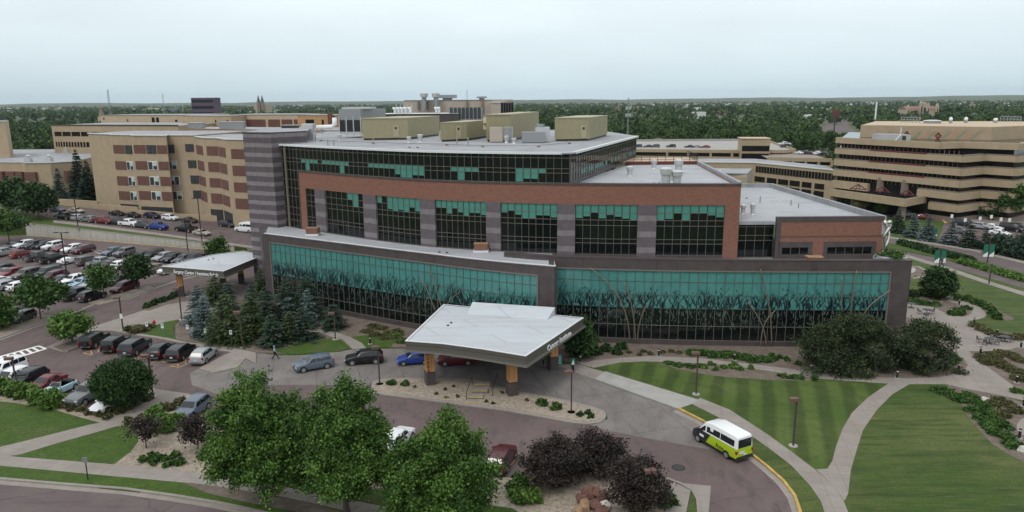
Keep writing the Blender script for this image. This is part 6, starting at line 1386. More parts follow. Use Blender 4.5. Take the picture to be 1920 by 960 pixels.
# ================================================================== VEHICLES
mat('tyre', (.012, .012, .012), .85); mat('rim', (.42, .43, .44), .35, metal=.7); mat('rim_dark', (.03, .03, .03), .4, metal=.5)
mat('car_glass', (.012, .015, .018), .05, spec=.6); mat('headlamp', (.62, .64, .66), .15); mat('taillamp', (.30, .012, .012), .25); mat('car_trim', (.018, .018, .018), .6)
mat('plate_white', (.6, .6, .62), .5); mat('bumper_grey', (.09, .09, .09), .6); mat('soft_top', (.012, .012, .013), .9)
PAINT = {'white': (.74, .75, .76), 'black': (.008, .008, .009), 'charcoal': (.03, .032, .036), 'dark grey': (.065, .067, .07), 'grey': (.14, .145, .15), 'silver': (.30, .31, .32), 'light grey': (.27, .28, .29),
         'red': (.17, .014, .016), 'dark red': (.13, .012, .016), 'maroon': (.075, .012, .018), 'blue': (.014, .045, .26), 'dark blue': (.012, .018, .045), 'light blue': (.34, .52, .58), 'blue grey': (.10, .13, .17),
         'beige': (.38, .34, .27), 'tan': (.26, .22, .18), 'dark brown': (.045, .035, .03), 'sky blue': (.25, .38, .48), 'dark green': (.02, .035, .03), 'brown grey': (.09, .08, .075)}
for k, c in PAINT.items(): mat('paint_'+k, c, .28, spec=.6)
# stations: (x, half width low, belt height, roof half width, roof height); roof = belt where there is no cabin
def profile(kind):
    if kind == 'sedan': L, W, st = 4.75, .91, [(2.37, .62, .55, 0, 0), (2.25, .84, .68, 0, 0), (1.5, .91, .82, 0, 0), (.95, .91, .90, 0, 0), (.15, .91, .93, .66, 1.38), (-.55, .91, .94, .68, 1.45), (-1.05, .91, .95, .66, 1.38), (-1.75, .90, .97, 0, 0), (-2.28, .86, .93, 0, 0), (-2.38, .7, .62, 0, 0)]
    elif kind == 'coupe': L, W, st = 4.8, .94, [(2.4, .6, .5, 0, 0), (2.3, .86, .66, 0, 0), (1.4, .94, .84, 0, 0), (.8, .94, .92, 0, 0), (-.1, .94, .95, .62, 1.33), (-.7, .94, .97, .62, 1.36), (-1.75, .94, 1.0, .55, 1.06), (-2.3, .88, .96, 0, 0), (-2.4, .7, .62, 0, 0)]
    elif kind == 'hatchback': L, W, st = 4.2, .89, [(2.1, .62, .6, 0, 0), (2.0, .83, .74, 0, 0), (1.35, .89, .88, 0, 0), (1.0, .89, .95, 0, 0), (.3, .89, .98, .68, 1.48), (-.6, .89, 1.0, .70, 1.54), (-1.5, .88, 1.02, .66, 1.44), (-2.0, .85, 1.0, 0, 0), (-2.1, .74, .6, 0, 0)]
    elif kind == 'suv': L, W, st = 4.75, .95, [(2.37, .7, .7, 0, 0), (2.28, .88, .86, 0, 0), (1.5, .95, 1.0, 0, 0), (1.05, .95, 1.06, 0, 0), (.35, .95, 1.08, .72, 1.63), (-.8, .95, 1.1, .74, 1.70), (-1.85, .94, 1.12, .70, 1.62), (-2.27, .92, 1.1, 0, 0), (-2.38, .8, .62, 0, 0)]
    elif kind == 'large suv': L, W, st = 5.3, 1.0, [(2.65, .84, .8, 0, 0), (2.58, .96, 1.0, 0, 0), (1.7, 1.0, 1.14, 0, 0), (1.15, 1.0, 1.18, 0, 0), (.55, 1.0, 1.18, .80, 1.83), (-.9, 1.0, 1.18, .82, 1.9), (-2.35, .99, 1.18, .80, 1.86), (-2.58, .98, 1.16, 0, 0), (-2.65, .88, .64, 0, 0)]
    elif kind == 'jeep': L, W, st = 4.8, .93, [(2.4, .74, .76, 0, 0), (2.36, .8, 1.06, 0, 0), (1.6, .86, 1.14, 0, 0), (.85, .90, 1.18, 0, 0), (.6, .92, 1.18, .80, 1.82), (-.6, .92, 1.18, .82, 1.87), (-2.1, .92, 1.18, .80, 1.84), (-2.25, .92, 1.16, 0, 0), (-2.3, .88, .62, 0, 0)]
    elif kind == 'boxy car': L, W, st = 4.15, .9, [(2.07, .7, .66, 0, 0), (2.0, .85, .86, 0, 0), (1.3, .9, 1.0, 0, 0), (1.0, .9, 1.04, 0, 0), (.5, .9, 1.05, .74, 1.56), (-.6, .9, 1.06, .75, 1.62), (-1.75, .9, 1.08, .72, 1.58), (-2.0, .88, 1.06, 0, 0), (-2.07, .8, .6, 0, 0)]
    elif kind == 'minivan': L, W, st = 5.15, .99, [(2.57, .72, .66, 0, 0), (2.45, .9, .84, 0, 0), (1.85, .98, 1.0, 0, 0), (1.5, .99, 1.06, 0, 0), (.65, .99, 1.08, .76, 1.66), (-.8, .99, 1.1, .80, 1.76), (-2.15, .98, 1.1, .76, 1.70), (-2.5, .96, 1.08, 0, 0), (-2.57, .84, .6, 0, 0)]
    elif kind == 'pickup': L, W, st = 5.85, 1.0, [(2.92, .86, .8, 0, 0), (2.86, .97, 1.06, 0, 0), (2.0, 1.0, 1.18, 0, 0), (1.4, 1.0, 1.22, 0, 0), (.75, 1.0, 1.23, .78, 1.86), (-.3, 1.0, 1.23, .80, 1.92), (-.95, 1.0, 1.23, .78, 1.86), (-1.15, 1.0, 1.22, 0, 0)]
    elif kind == 'van': L, W, st = 5.95, 1.03, [(2.97, .74, .7, 0, 0), (2.9, .9, .98, 0, 0), (2.35, 1.0, 1.22, 0, 0), (2.1, 1.02, 1.32, 0, 0), (1.25, 1.03, 1.4, .84, 2.34), (.4, 1.03, 1.42, .88, 2.55), (-2.6, 1.03, 1.42, .88, 2.54), (-2.9, 1.02, 1.4, .86, 2.42), (-2.98, .98, .66, 0, 0)]
    elif kind == 'convertible': L, W, st = 4.15, .88, [(2.07, .55, .55, 0, 0), (1.9, .8, .78, 0, 0), (1.2, .88, .95, 0, 0), (.75, .88, .98, 0, 0), (.55, .88, .96, 0, 0), (-1.1, .88, .96, 0, 0), (-1.75, .82, .88, 0, 0), (-2.07, .6, .58, 0, 0)]
    return L, W, st
def lerp(a, b, t): return a+(b-a)*t
def make_vehicle(kind, detail=True):
    L, W, st = profile(kind); t = thing(kind.replace(' ', '_') if kind != 'suv' else 'sport_utility_car', 'prototype', 'car')
    zb = .24 if kind not in ('pickup', 'jeep', 'large suv') else .36
    body = MB(); rings = []
    for i, (x, w, hb, wr, hr) in enumerate(st):
        end = i in (0, len(st)-1)
        zz = zb+(.12 if end else 0)
        cab = hr > 0
        if not cab: wr, hr = w*.80, hb+.035
        rings.append([(x, -w*.88, zz), (x, -w, zz+.14), (x, -w*1.0, lerp(zz, hb, .62)), (x, -w*.96, hb), (x, -wr, hr-.05 if cab else hb+.02), (x, -wr*.86, hr), (x, wr*.86, hr), (x, wr, hr-.05 if cab else hb+.02), (x, w*.96, hb), (x, w, lerp(zz, hb, .62)), (x, w, zz+.14), (x, w*.88, zz)])
    n = 12; vs = [p for r in rings for p in r]
    fs = [(i*n+k, i*n+(k+1) % n, (i+1)*n+(k+1) % n, (i+1)*n+k) for i in range(len(rings)-1) for k in range(n)]
    fs += [tuple(range(n))[::-1], tuple((len(rings)-1)*n+k for k in range(n))]
    body.add(vs, fs)
    if kind == 'pickup':
        for s in (-1, 1): body.box((-2.0, s*.94, .8), (1.75, .12, .84))
        body.box((-2.86, 0, .8), (.1, 1.98, .84)); body.box((-2.0, 0, .62), (1.75, 1.8, .1))
    bo = body.build('body', 'paint_white', t); bev = bo.modifiers.new('edge', 'BEVEL'); bev.width = .07; bev.segments = 2; bev.limit_method = 'ANGLE'; bev.angle_limit = radians(22); bev.use_clamp_overlap = True
    me = bpy.data.meshes.new_from_object(bo.evaluated_get(bpy.context.evaluated_depsgraph_get())); bo.modifiers.clear(); bo.data = me; me.name = 'body'; me.polygons.foreach_set('use_smooth', [True]*len(me.polygons)); me.set_sharp_from_angle(angle=radians(40))
    if kind == 'pickup': MB().box((-2.0, 0, .69), (1.66, 1.74, .04)).build('cargo_bed', 'car_trim', t)
    # glass
    cabs = [i for i, s in enumerate(st) if s[4] > 0]
    if cabs:
        i0, i1 = cabs[0], cabs[-1]; a, b = st[i0-1], st[i0]; c, d = st[i1], st[min(i1+1, len(st)-1)]
        f0, f1 = .14, .93
        def top(sa, sb, f, s, lift=.016):
            wa, ha = sa[1]*.80, sa[2]+.035; wb, hb_ = sb[3]*.86, sb[4]
            return (lerp(sa[0], sb[0], f)+(.012 if sa[0] > sb[0] else -.012), s*lerp(wa, wb, f)*.97, lerp(ha, hb_, f)+lift)
        MB().quad(top(a, b, f0, -1), top(a, b, f0, 1), top(a, b, f1, 1), top(a, b, f1, -1)).build('windscreen', 'car_glass', t)
        if kind != 'van' and d[4] == 0: MB().quad(top(d, c, .2, 1), top(d, c, .2, -1), top(d, c, .9, -1), top(d, c, .9, 1)).build('rear_window', 'car_glass', t)
        elif kind == 'van': MB().box((-2.955, 0, 1.84), (.03, 1.56, .8)).build('rear_window', 'car_glass', t)
        for s in (-1, 1):
            g = MB()
            def side(x, f):
                xs = [q[0] for q in st][::-1]; g_ = lambda k: float(np.interp(x, xs, [q[k] for q in st][::-1]))
                w, hb = g_(1)*.96, g_(2)
                wr = float(np.interp(x, xs, [(q[3] if q[4] else q[1]*.80) for q in st][::-1])); hr = float(np.interp(x, xs, [(q[4]-.05 if q[4] else q[2]+.02) for q in st][::-1]))
                return (x, s*(lerp(w, wr, f)+.013), lerp(hb, hr, f))
            xf, xr = lerp(a[0], b[0], .30), lerp(d[0], c[0], .55 if kind not in ('large suv', 'jeep', 'van') else .9)
            xt0, xt1 = b[0]-.06, c[0]+.05
            if kind == 'van':
                for u0, u1, l0, l1 in ((1.30, 1.10, 1.95, 1.10), (.92, -.82, .92, -.82), (-.90, -2.62, -.90, -2.62)):
                    ql = [side(l0, .12), side(l1, .12), side(u1, .66), side(u0, .66)]; g.quad(*(ql if s < 0 else ql[::-1]))
                g.build('side_window', 'car_glass', t); continue
            cuts = {'pickup': [.5], 'van': [.30], 'coupe': [.55]}.get(kind, [.36, .70])
            B = [xf]+[lerp(xf, xr, q) for q in cuts]+[xr]
            for k in range(len(B)-1):
                p0, p1 = B[k]-.03, B[k+1]+.03
                u0, u1 = min(p0, xt0), max(p1, xt1)
                if kind == 'van' and k == 0: u0 = min(p0, xt0)
                ql = [side(p0, .1), side(p1, .1), side(u1, .86), side(u0, .86)]
                g.quad(*(ql if s < 0 else ql[::-1]))
            g.build('side_window', 'car_glass', t)
        # roof rails / mirrors
        for s in (-1, 1): MB().box((a[0]-.12, s*(W+.09), a[2]+.08), (.16, .16, .13)).build('mirror', 'paint_white', t)
    else:
        MB().quad((.72, -.66, 1.0), (.72, .66, 1.0), (.30, .58, 1.38), (.30, -.58, 1.38)).build('windscreen', 'car_glass', t)
        MB().box((-.35, 0, .975), (1.25, 1.36, .04)).build('interior', 'car_trim', t); MB().box((-1.25, 0, 1.04), (.6, 1.3, .2)).build('folded_roof', 'soft_top', t)
        fr = MB(); [fr.tube([(.75, s*.68, .98), (.30, s*.60, 1.39)], .035, 5) for s in (-1, 1)]; fr.tube([(.30, -.6, 1.39), (.30, .6, 1.39)], .035, 5); fr.build('windscreen_frame', 'rim', t)
        for s in (-1, 1): MB().box((.45, s*.5 if False else s*.3, 1.05), (.2, .4, .3)).build('seat', 'soft_top', t)
    # lamps, plates
    hx = st[1][0]; rx_ = st[-2][0] if kind != 'pickup' else -2.9
    for s in (-1, 1):
        MB().box((hx-.02, s*(st[1][1]-.19), st[1][2]-.14), (.22, .34, .14)).build('headlight', 'headlamp', t)
        if kind == 'pickup': MB().box((-2.87, s*.9, .98), (.12, .16, .36)).build('taillight', 'taillamp', t)
        else: MB().box((st[-2][0]+.0, s*(st[-2][1]-.1), st[-2][2]-.16 if kind != 'van' else 1.05), (.14, .2 if kind != 'sedan' else .34, .30 if kind != 'sedan' else .14)).build('taillight', 'taillamp', t)
    MB().box((st[0][0]-.04, 0, zb+.24), (.14, W*1.3, .2)).build('front_bumper', 'car_trim', t)
    rxx = (st[-1][0] if kind != 'pickup' else -2.92); MB().box((rxx+.03, 0, zb+.18), (.14, W*1.5, .2)).build('rear_bumper', 'bumper_grey', t)
    MB().box((rxx-.03 if kind != 'van' else rxx-.02, 0, .78), (.04, .34, .16)).build('number_plate', 'plate_white', t)
    if kind == 'jeep':
        sp = MB(); vv = [(-2.28-.2*j, .38*cos(2*pi*k/14), .98+.38*sin(2*pi*k/14)) for j in (0, 1) for k in range(14)]; sp.add(vv, [tuple(range(14)), tuple(range(14, 28))[::-1]]+[(k, 14+k, 14+(k+1) % 14, (k+1) % 14) for k in range(14)]); sp.build('spare_wheel', 'tyre', t)
    # wheels
    R = {'sedan': .33, 'coupe': .35, 'hatchback': .32, 'convertible': .33, 'boxy car': .33, 'suv': .37, 'minivan': .35, 'large suv': .41, 'jeep': .42, 'pickup': .42, 'van': .37}[kind]
    wb = {'sedan': (1.42, -1.38), 'coupe': (1.45, -1.4), 'hatchback': (1.32, -1.28), 'convertible': (1.28, -1.26), 'boxy car': (1.3, -1.27), 'suv': (1.45, -1.4), 'minivan': (1.62, -1.48), 'large suv': (1.68, -1.55), 'jeep': (1.55, -1.42), 'pickup': (1.95, -1.85), 'van': (2.0, -1.75)}[kind]
    for x in wb:
        for s in (-1, 1):
            def disc(r0, y0, y1, nn=16):
                m = MB(); vs = []; 
                for y in (y0, y1):
                    for k in range(nn): vs.append((x+r0*cos(2*pi*k/nn), s*y, R+r0*sin(2*pi*k/nn)))
                m.add(vs, [tuple(range(nn)), tuple(range(nn, 2*nn))[::-1]]+[(k, nn+k, nn+(k+1) % nn, (k+1) % nn) for k in range(nn)]); return m
            MB_ = MB(); nn = 12; pts_ = [(x+(R+.075)*cos(pi*k/nn), R+(R+.075)*sin(pi*k/nn)) for k in range(nn+1)]
            MB_.add([(px_, s*(W+.004), max(z_, .12)) for px_, z_ in pts_]+[(px_, s*(W-.12), max(z_, .12)) for px_, z_ in pts_], [tuple(range(nn+1)), tuple(range(nn+1, 2*nn+2))[::-1]]+[(k, nn+1+k, nn+2+k, k+1) for k in range(nn)]); MB_.build('wheel_arch', 'car_trim', t)
            w_ = disc(R, W-.2, W+.012).build('wheel', 'tyre', t)
            disc(R*.66, W-.1, W+.022).build('rim', 'rim', w_)
    return t
def place(proto, idx, loc, rz, paint, label, cat, group, z=0., glass=None):
    o = copy_tree(proto, None, idx); o.location = loc; o.rotation_euler = (0, 0, rz)
    tag(o, label, cat, group)
    return o
KINDS = ['sedan', 'coupe', 'hatchback', 'suv', 'large suv', 'jeep', 'boxy car', 'minivan', 'pickup', 'van', 'convertible']
protos = {k: make_vehicle(k) for k in KINDS}
CHILD = child_index()
PAINTED = ('body', 'mirror')
def paint_tree(o, pm):
    for c in kids_of.get(o.name, []):
        if c.name.split('.')[0] in PAINTED and c.data.materials and c.data.materials[0].name.startswith('paint_'):
            c.material_slots[0].link = 'OBJECT'; c.material_slots[0].material = M[pm]
        paint_tree(c, pm)
kids_of = {}
def copy_vehicle(kind, loc, rz, paint, label, cat, group):
    def rec(o, par):
        c = o.copy(); COL.objects.link(c)
        if par: c.parent = par
        if o.name.split('.')[0] in PAINTED and par and len(c.material_slots): c.material_slots[0].link = 'OBJECT'; c.material_slots[0].material = M['paint_'+paint]
        for ch in CHILD.get(o.name, []): rec(ch, c)
        return c
    o = rec(protos[kind], None); o.location = loc; o.rotation_euler = (0, 0, rz); tag(o, label, cat, group); return o
def head(p0, p1, f=xy):
    a, b = f(*p0)[:2], f(*p1)[:2]; return atan2(b[1]-a[1], b[0]-a[0])
CATN = {'sedan': 'car', 'coupe': 'car', 'hatchback': 'car', 'suv': 'car', 'large suv': 'car', 'jeep': 'car', 'boxy car': 'car', 'minivan': 'minivan', 'pickup': 'pickup truck', 'van': 'van', 'convertible': 'convertible'}
KW = {'sedan': 'saloon', 'coupe': 'coupe', 'hatchback': 'hatchback', 'suv': 'crossover', 'large suv': 'large estate truck', 'jeep': 'boxy off-roader', 'boxy car': 'boxy hatchback', 'minivan': 'minivan', 'pickup': 'pickup truck', 'van': 'panel van', 'convertible': 'convertible'}
def car_row(items, hd, where, group, f=None, lift=.45):
    """items: kind, paint, px, py of the body's middle, hint; the ground point lies below it"""
    seen = {}
    for it in items: seen.setdefault((it[0], it[1]), []).append(it)
    for it in items:
        kind, paint, px, py = it[:4]; hint = it[4] if len(it) > 4 and it[4] else ''
        P = f(px, py) if f else at(px, py, .7)
        zz = P[2] if f else .0
        if f: pass
        rz = it[5] if len(it) > 5 else hd
        same = sorted(seen[(kind, paint)], key=lambda q: q[2])
        if not hint and len(same) > 1: hint = ordl(same.index(it), len(same))+' of its kind'
        lab = f'{paint} {KW[kind]}'+(f', {hint},' if hint else '')+f' {where}'
        copy_vehicle(kind, (P[0], P[1], zz), rz, paint, lab, CATN[kind], group)
dn = head((151, 482), (109, 492)); up = head((109, 492), (151, 482))   # the two parking directions in the lot
car_row([('sedan', 'grey', 21, 460), ('suv', 'white', 45, 458), ('jeep', 'dark grey', 63, 460), ('suv', 'charcoal', 82, 459), ('jeep', 'white', 99, 462), ('sedan', 'dark red', 118, 464), ('suv', 'white', 135, 466), ('minivan', 'maroon', 156, 468),
         ('suv', 'blue grey', 210, 472), ('jeep', 'grey', 233, 474), ('sedan', 'charcoal', 263, 478), ('large suv', 'black', 286, 479), ('suv', 'silver', 305, 482), ('suv', 'black', 323, 484), ('suv', 'dark grey', 343, 486), ('pickup', 'black', 366, 486)],
        dn, 'in the row facing left just below the retaining wall', 'cars in the row below the retaining wall')
car_row([('pickup', 'silver', 6, 474, 'at the left edge'), ('suv', 'red', 40, 476), ('pickup', 'dark grey', 72, 481), ('pickup', 'black', 99, 485), ('coupe', 'white', 130, 487), ('large suv', 'brown grey', 165, 489), ('pickup', 'silver', 190, 492, 'with open bed'), ('sedan', 'dark grey', 209, 494), ('suv', 'white', 230, 496), ('suv', 'black', 258, 500), ('minivan', 'tan', 291, 503), ('sedan', 'white', 317, 505)],
        up, 'in the second parking row from the wall', 'cars in the second row from the wall')
car_row([('suv', 'black', 2, 505), ('sedan', 'grey', 7, 510), ('suv', 'red', 21, 512), ('large suv', 'brown grey', 48, 515), ('large suv', 'dark green', 88, 512), ('minivan', 'maroon', 101, 518), ('sedan', 'dark grey', 112, 524), ('suv', 'white', 137, 525), ('sedan', 'sky blue', 152, 529), ('sedan', 'silver', 170, 531), ('suv', 'black', 223, 525, 'behind the maroon minivan'), ('minivan', 'maroon', 233, 538, 'beside the upper island tree')],
        dn, 'in the third parking row from the wall', 'cars in the third row from the wall')
car_row([('sedan', 'white', 2, 524, 'at the left edge'), ('suv', 'silver', 16, 534), ('suv', 'white', 40, 536), ('sedan', 'white', 65, 533, 'half behind the lot tree'), ('sedan', 'silver', 101, 543), ('pickup', 'charcoal', 146, 551), ('suv', 'black', 172, 554)],
        up, 'in the row beside the lot islands', 'cars in the row beside the lot islands')
copy_vehicle('boxy car', (*xy(41, 594, .7), 0), head((64, 584), (18, 602)), 'dark grey', 'dark grey boxy hatchback parked alone beside the lower lot island', 'car', 'cars by the lower lot island')
copy_vehicle('sedan', (*xy(24, 584, .7), 0), head((64, 584), (18, 602)), 'black', 'black saloon half hidden behind the grey boxy hatchback', 'car', 'cars by the lower lot island')
copy_vehicle('sedan', (*xy(-3, 607, .7), 0), head((64, 584), (18, 602)), 'dark red', 'dark red car end peeping in at the left edge below the lot tree', 'car', 'cars by the lower lot island')
hF = head((168, 652), (207, 630))
car_row([('jeep', 'black', 178, 638, 'largest and leftmost'), ('jeep', 'black', 218, 645, 'second from left'), ('large suv', 'charcoal', 254, 650), ('suv', 'black', 303, 656), ('minivan', 'black', 339, 659), ('suv', 'silver', 382, 665)],
        hF, 'in the accessible bays before the evergreens', 'cars in the accessible bays')
hG = head((120, 715), (80, 733))
car_row([('large suv', 'white', 6, 694, 'cut by the left edge'), ('suv', 'white', 20, 708), ('suv', 'black', 51, 709), ('sedan', 'dark red', 85, 717), ('convertible', 'light blue', 112, 726)], hG, 'behind the lush shrubs at lower left', 'cars behind the lush shrubs')
copy_vehicle('pickup', (*xy(171, 736, .7), 0), hG, 'grey', 'grey pickup truck with its nose beside the ball shaped tree', 'pickup truck', 'cars by the ball shaped tree')
copy_vehicle('sedan', (*xy(207, 752, .7), 0), hG, 'white', 'white saloon with its tail under the ball shaped tree', 'car', 'cars by the ball shaped tree')
copy_vehicle('suv', (*xy(361, 765, .7), 0), head((385, 742), (335, 778)), 'blue grey', 'blue grey crossover with roof rack beside the leftmost big street tree', 'car', 'cars behind the street trees')
copy_vehicle('suv', (*xy(744, 822, .7), 0), head((715, 850), (765, 800)), 'white', 'white crossover seen through the gap between two big street trees', 'car', 'cars behind the street trees')
copy_vehicle('suv', (*xy(940, 858, .7), 0), head((925, 885), (958, 830)), 'maroon', 'maroon crossover poking out behind the rightmost big street tree', 'car', 'cars behind the street trees')
dl = head((650, 672), (560, 688))
copy_vehicle('suv', (*xy(588, 681, .7), 0), dl, 'blue grey', 'blue grey crossover leading the queue on the entrance drive', 'car', 'cars queueing on the entrance drive')
copy_vehicle('suv', (*xy(683, 670, .7), 0), head((712, 670), (650, 674)), 'black', 'black crossover second in the queue left of the canopy', 'car', 'cars queueing on the entrance drive')
copy_vehicle('hatchback', (*xy(776, 671, .7), 0), head((800, 670), (740, 674)), 'blue', 'bright blue rounded hatchback beside the numbered canopy pillar', 'car', 'cars queueing on the entrance drive')
copy_vehicle('suv', (*xy(856, 672, .7), 0), head((885, 671), (825, 673)), 'dark red', 'dark red crossover in the shade under the big canopy', 'car', 'cars queueing on the entrance drive')
hU = head((256, 421), (320, 429), lambda a, b: atU(a, b))
f_up = lambda px, py: (lambda p: (p[0], p[1], zu(p[0])+.03))(atU(px, py+3.2, .0))
car_row([('sedan', 'dark blue', 109, 394), ('sedan', 'beige', 144, 396)], hU, 'at the left end of the upper road', 'cars at the left of the upper road', f_up)
car_row([('pickup', 'black', 122, 408, 'leftmost', hU+pi), ('suv', 'silver', 142, 410), ('suv', 'grey', 166, 413), ('pickup', 'red', 196, 416, '', hU), ('pickup', 'charcoal', 220, 418, '', hU), ('pickup', 'white', 243, 421, '', hU), ('pickup', 'dark grey', 268, 424, '', hU), ('pickup', 'blue', 296, 427, '', hU)],
        hU+pi, 'along the near side of the upper road', 'vehicles along the near side of the upper road', f_up)
car_row([('sedan', 'black', 220, 401, 'left of its neighbour'), ('sedan', 'black', 250, 404, 'right of its neighbour'), ('suv', 'dark blue', 286, 406), ('suv', 'white', 320, 410), ('sedan', 'dark brown', 356, 414), ('suv', 'charcoal', 427, 422)],
        hU, 'by the ramp wall on the upper road', 'cars along the ramp wall', f_up)
car_row([('pickup', 'black', 349, 431, '', hU+pi), ('sedan', 'beige', 379, 438)], hU, 'just above the sidewalk of the upper road', 'vehicles at the right of the upper road', f_up)
P = f_up(462, 432); copy_vehicle('van', P, hU+pi, 'white', 'plain white panel van half hidden by the striped stone tower', 'van', 'vehicles at the right of the upper road')
# cars on the garage decks and at the office block
fd = lambda z: (lambda px, py: (*at(px, py+1, z)[:2], z))
gx = radians(95)
car_row([('suv', 'charcoal', 1195, 275.5), ('sedan', 'black', 1215, 275.5), ('suv', 'dark grey', 1228, 275.5), ('suv', 'black', 1258, 275.5), ('sedan', 'dark blue', 1292, 276), ('sedan', 'light grey', 1305, 276), ('sedan', 'red', 1322, 276.5)], radians(170), 'on the roof deck of the long parking garage', 'cars on the garage roof', fd(DECK[0]))
car_row([('pickup', 'white', 1471, 271.5), ('pickup', 'charcoal', 1474, 275.5)], radians(5), 'on the garage deck right of the stair tower', 'pickups right of the stair tower', fd(DECK[0]))
car_row([('sedan', 'white', 1497, 288), ('suv', 'charcoal', 1508, 288), ('sedan', 'maroon', 1518, 288.5), ('suv', 'white', 1531, 289.5), ('suv', 'black', 1544, 291)], radians(110), 'on the lower parking deck', 'cars on the lower parking deck', fd(DECK[1]))
ph_ = radians(-60)
car_row([('suv', 'silver', 1841, 424), ('sedan', 'white', 1863, 425), ('sedan', 'white', 1876, 436, 'nearest the junipers'), ('large suv', 'black', 1897, 428), ('suv', 'black', 1913, 426), ('large suv', 'charcoal', 1809, 419), ('suv', 'grey', 1801, 432)], ph_, 'in the small lot before the office block', 'cars in the office block lot')
car_row([('suv', 'silver', 1699, 401), ('sedan', 'dark red', 1731, 406)], radians(-30), 'under the office block canopy', 'cars under the office canopy')
# ---- the shuttle van: white roof, dark nose, lime tail
mat('van_lime', (.42, .55, .012), .35); mat('van_dark', (.022, .020, .022), .35)
vA, vB = xy(1318, 812), xy(1378, 846); hv = head((1366, 843), (1312, 812))
vc = xy(1352, 822, 1.0)
van = copy_vehicle('van', (vc[0], vc[1], 0), hv, 'white', 'white roofed shuttle van with black nose and lime green rear, on the loop drive', 'van', None)
L, W, st = profile('van')
def wrapmat():
    mt, nt, b = nodes('van_wrap'); b.inputs['Roughness'].default_value = .28
    tc = nt.nodes.new('ShaderNodeTexCoord'); sx = nt.nodes.new('ShaderNodeSeparateXYZ'); nt.links.new(tc.outputs['Object'], sx.inputs[0])
    def step(sock, th, op='GREATER_THAN'):
        n = nt.nodes.new('ShaderNodeMath'); n.operation = op; n.inputs[1].default_value = th; nt.links.new(sock, n.inputs[0]); return n.outputs[0]
    def mix(f, c1, c2):
        m = nt.nodes.new('ShaderNodeMix'); m.data_type = 'RGBA'; nt.links.new(f, m.inputs[0])
        for s_, c in ((6, c1), (7, c2)):
            if isinstance(c, tuple): m.inputs[s_].default_value = c+(1,)
            else: nt.links.new(c, m.inputs[s_])
        return m.outputs[2]
    ad = nt.nodes.new('ShaderNodeMath'); ad.operation = 'MULTIPLY_ADD'; ad.inputs[1].default_value = .55; nt.links.new(sx.outputs[2], ad.inputs[0]); nt.links.new(sx.outputs[0], ad.inputs[2])
    lo = mix(step(ad.outputs[0], 1.15), (.36, .50, .012), (.022, .020, .022))
    lo = mix(step(sx.outputs[2], .5, 'LESS_THAN'), lo, (.022, .020, .022))
    nt.links.new(mix(step(sx.outputs[2], 1.405), lo, (.76, .77, .77)), b.inputs['Base Color'])
wrapmat()
for c in bpy.data.objects:
    if c.parent == van and c.name.split('.')[0] == 'body': c.material_slots[0].material = M['van_wrap']
    if c.parent == van and c.name.split('.')[0] == 'mirror': c.material_slots[0].material = M['van_dark']
def vpart(mb, name, mt): o = mb.build(name, mt, None); o.parent = van; return o
tx = MB(); sign(tx, 'free', .62, (-.95, -(W+.035), .62), (-1, 0, 0) if False else (1, 0, 0), ext=.004); vpart(tx, 'lettering', 'van_dark')
tx = MB(); sign(tx, 'free', .62, (-.95, (W+.035), .62), (-1, 0, 0), ext=.004); vpart(tx, 'lettering', 'van_dark')
for s in (-1, 1): tx = MB(); tx.box((1.45, s*(W+.03), .95), (.55, .012, .22)); vpart(tx, 'door_panel_print', 'white_paint')
vpart(MB().box((-3.005, .35, 1.02), (.02, .62, .26)), 'rear_panel_print', 'plate_white')
vpart(MB().box((-2.99, 0, .5), (.12, 1.96, .3)), 'rear_bumper', 'car_trim')
# the prototypes themselves are dropped
for k, p in protos.items():
    for ch in CHILD.get(p.name, []):
        for g in CHILD.get(ch.name, []): bpy.data.objects.remove(g)
        bpy.data.objects.remove(ch)
    bpy.data.objects.remove(p)
# ================================================================== STREET FURNITURE AND PEOPLE
def lamp(px, py, toppy, kind, label, group, z=0., base=None):
    b = np.array(base) if base is not None else at(px, py, z); h = atY(px, toppy, b[1])[2]-b[2]; t = thing('street_lamp', label, 'street lamp', tuple(b), group); x, y, z0 = b
    if kind == 'tall':
        MB().lathe((x, y, z0), [(.28, 0), (.28, .7)], 10).build('footing', 'concrete', t); MB().box((x, y, z0+.7+(h-.7)/2), (.15, .15, h-.7)).build('pole', 'black_steel', t)
        MB().box((x, y, z0+h), (1.5, .1, .08)).build('arm', 'black_steel', t)
        for s in (-1, 1): MB().box((x+s*.95, y, z0+h), (.7, .38, .14)).build('lamp_head', 'black_steel', t)
    else:
        MB().lathe((x, y, z0), [(.42, 0), (.42, .16)], 14).build('footing', 'concrete_pale', t); MB().box((x, y, z0+.16+(h-.16)/2), (.14, .14, h-.16)).build('pole', 'bronze_post', t)
        MB().box((x-.3, y-.12, z0+h-.16), (.86, .48, .30), .15).build('lamp_head', 'lamp_brown', t)
    return t
TL, BL_ = 'tall black lot lamps', 'brown box headed path lamps'
lamp(128, 534, 436, 'tall', 'tall black twin headed lamp among the parked cars of the left lot', TL)
lamp(353, 477, 410, 'tall', 'tall black twin headed lamp rising behind the lettered grey canopy', TL)
lamp(379, 458, 372, 'tall', 'tall black lamp on the wall right of the others, beside the beige saloon', TL, base=(*atU(379, 458)[:2], zu(atU(379, 458)[0])))
lamp(147, 444, 372, 'tall', 'tall black lamp on the retaining wall above the left lot', TL, base=(*atU(147, 431)[:2], zu(atU(147, 431)[0])))
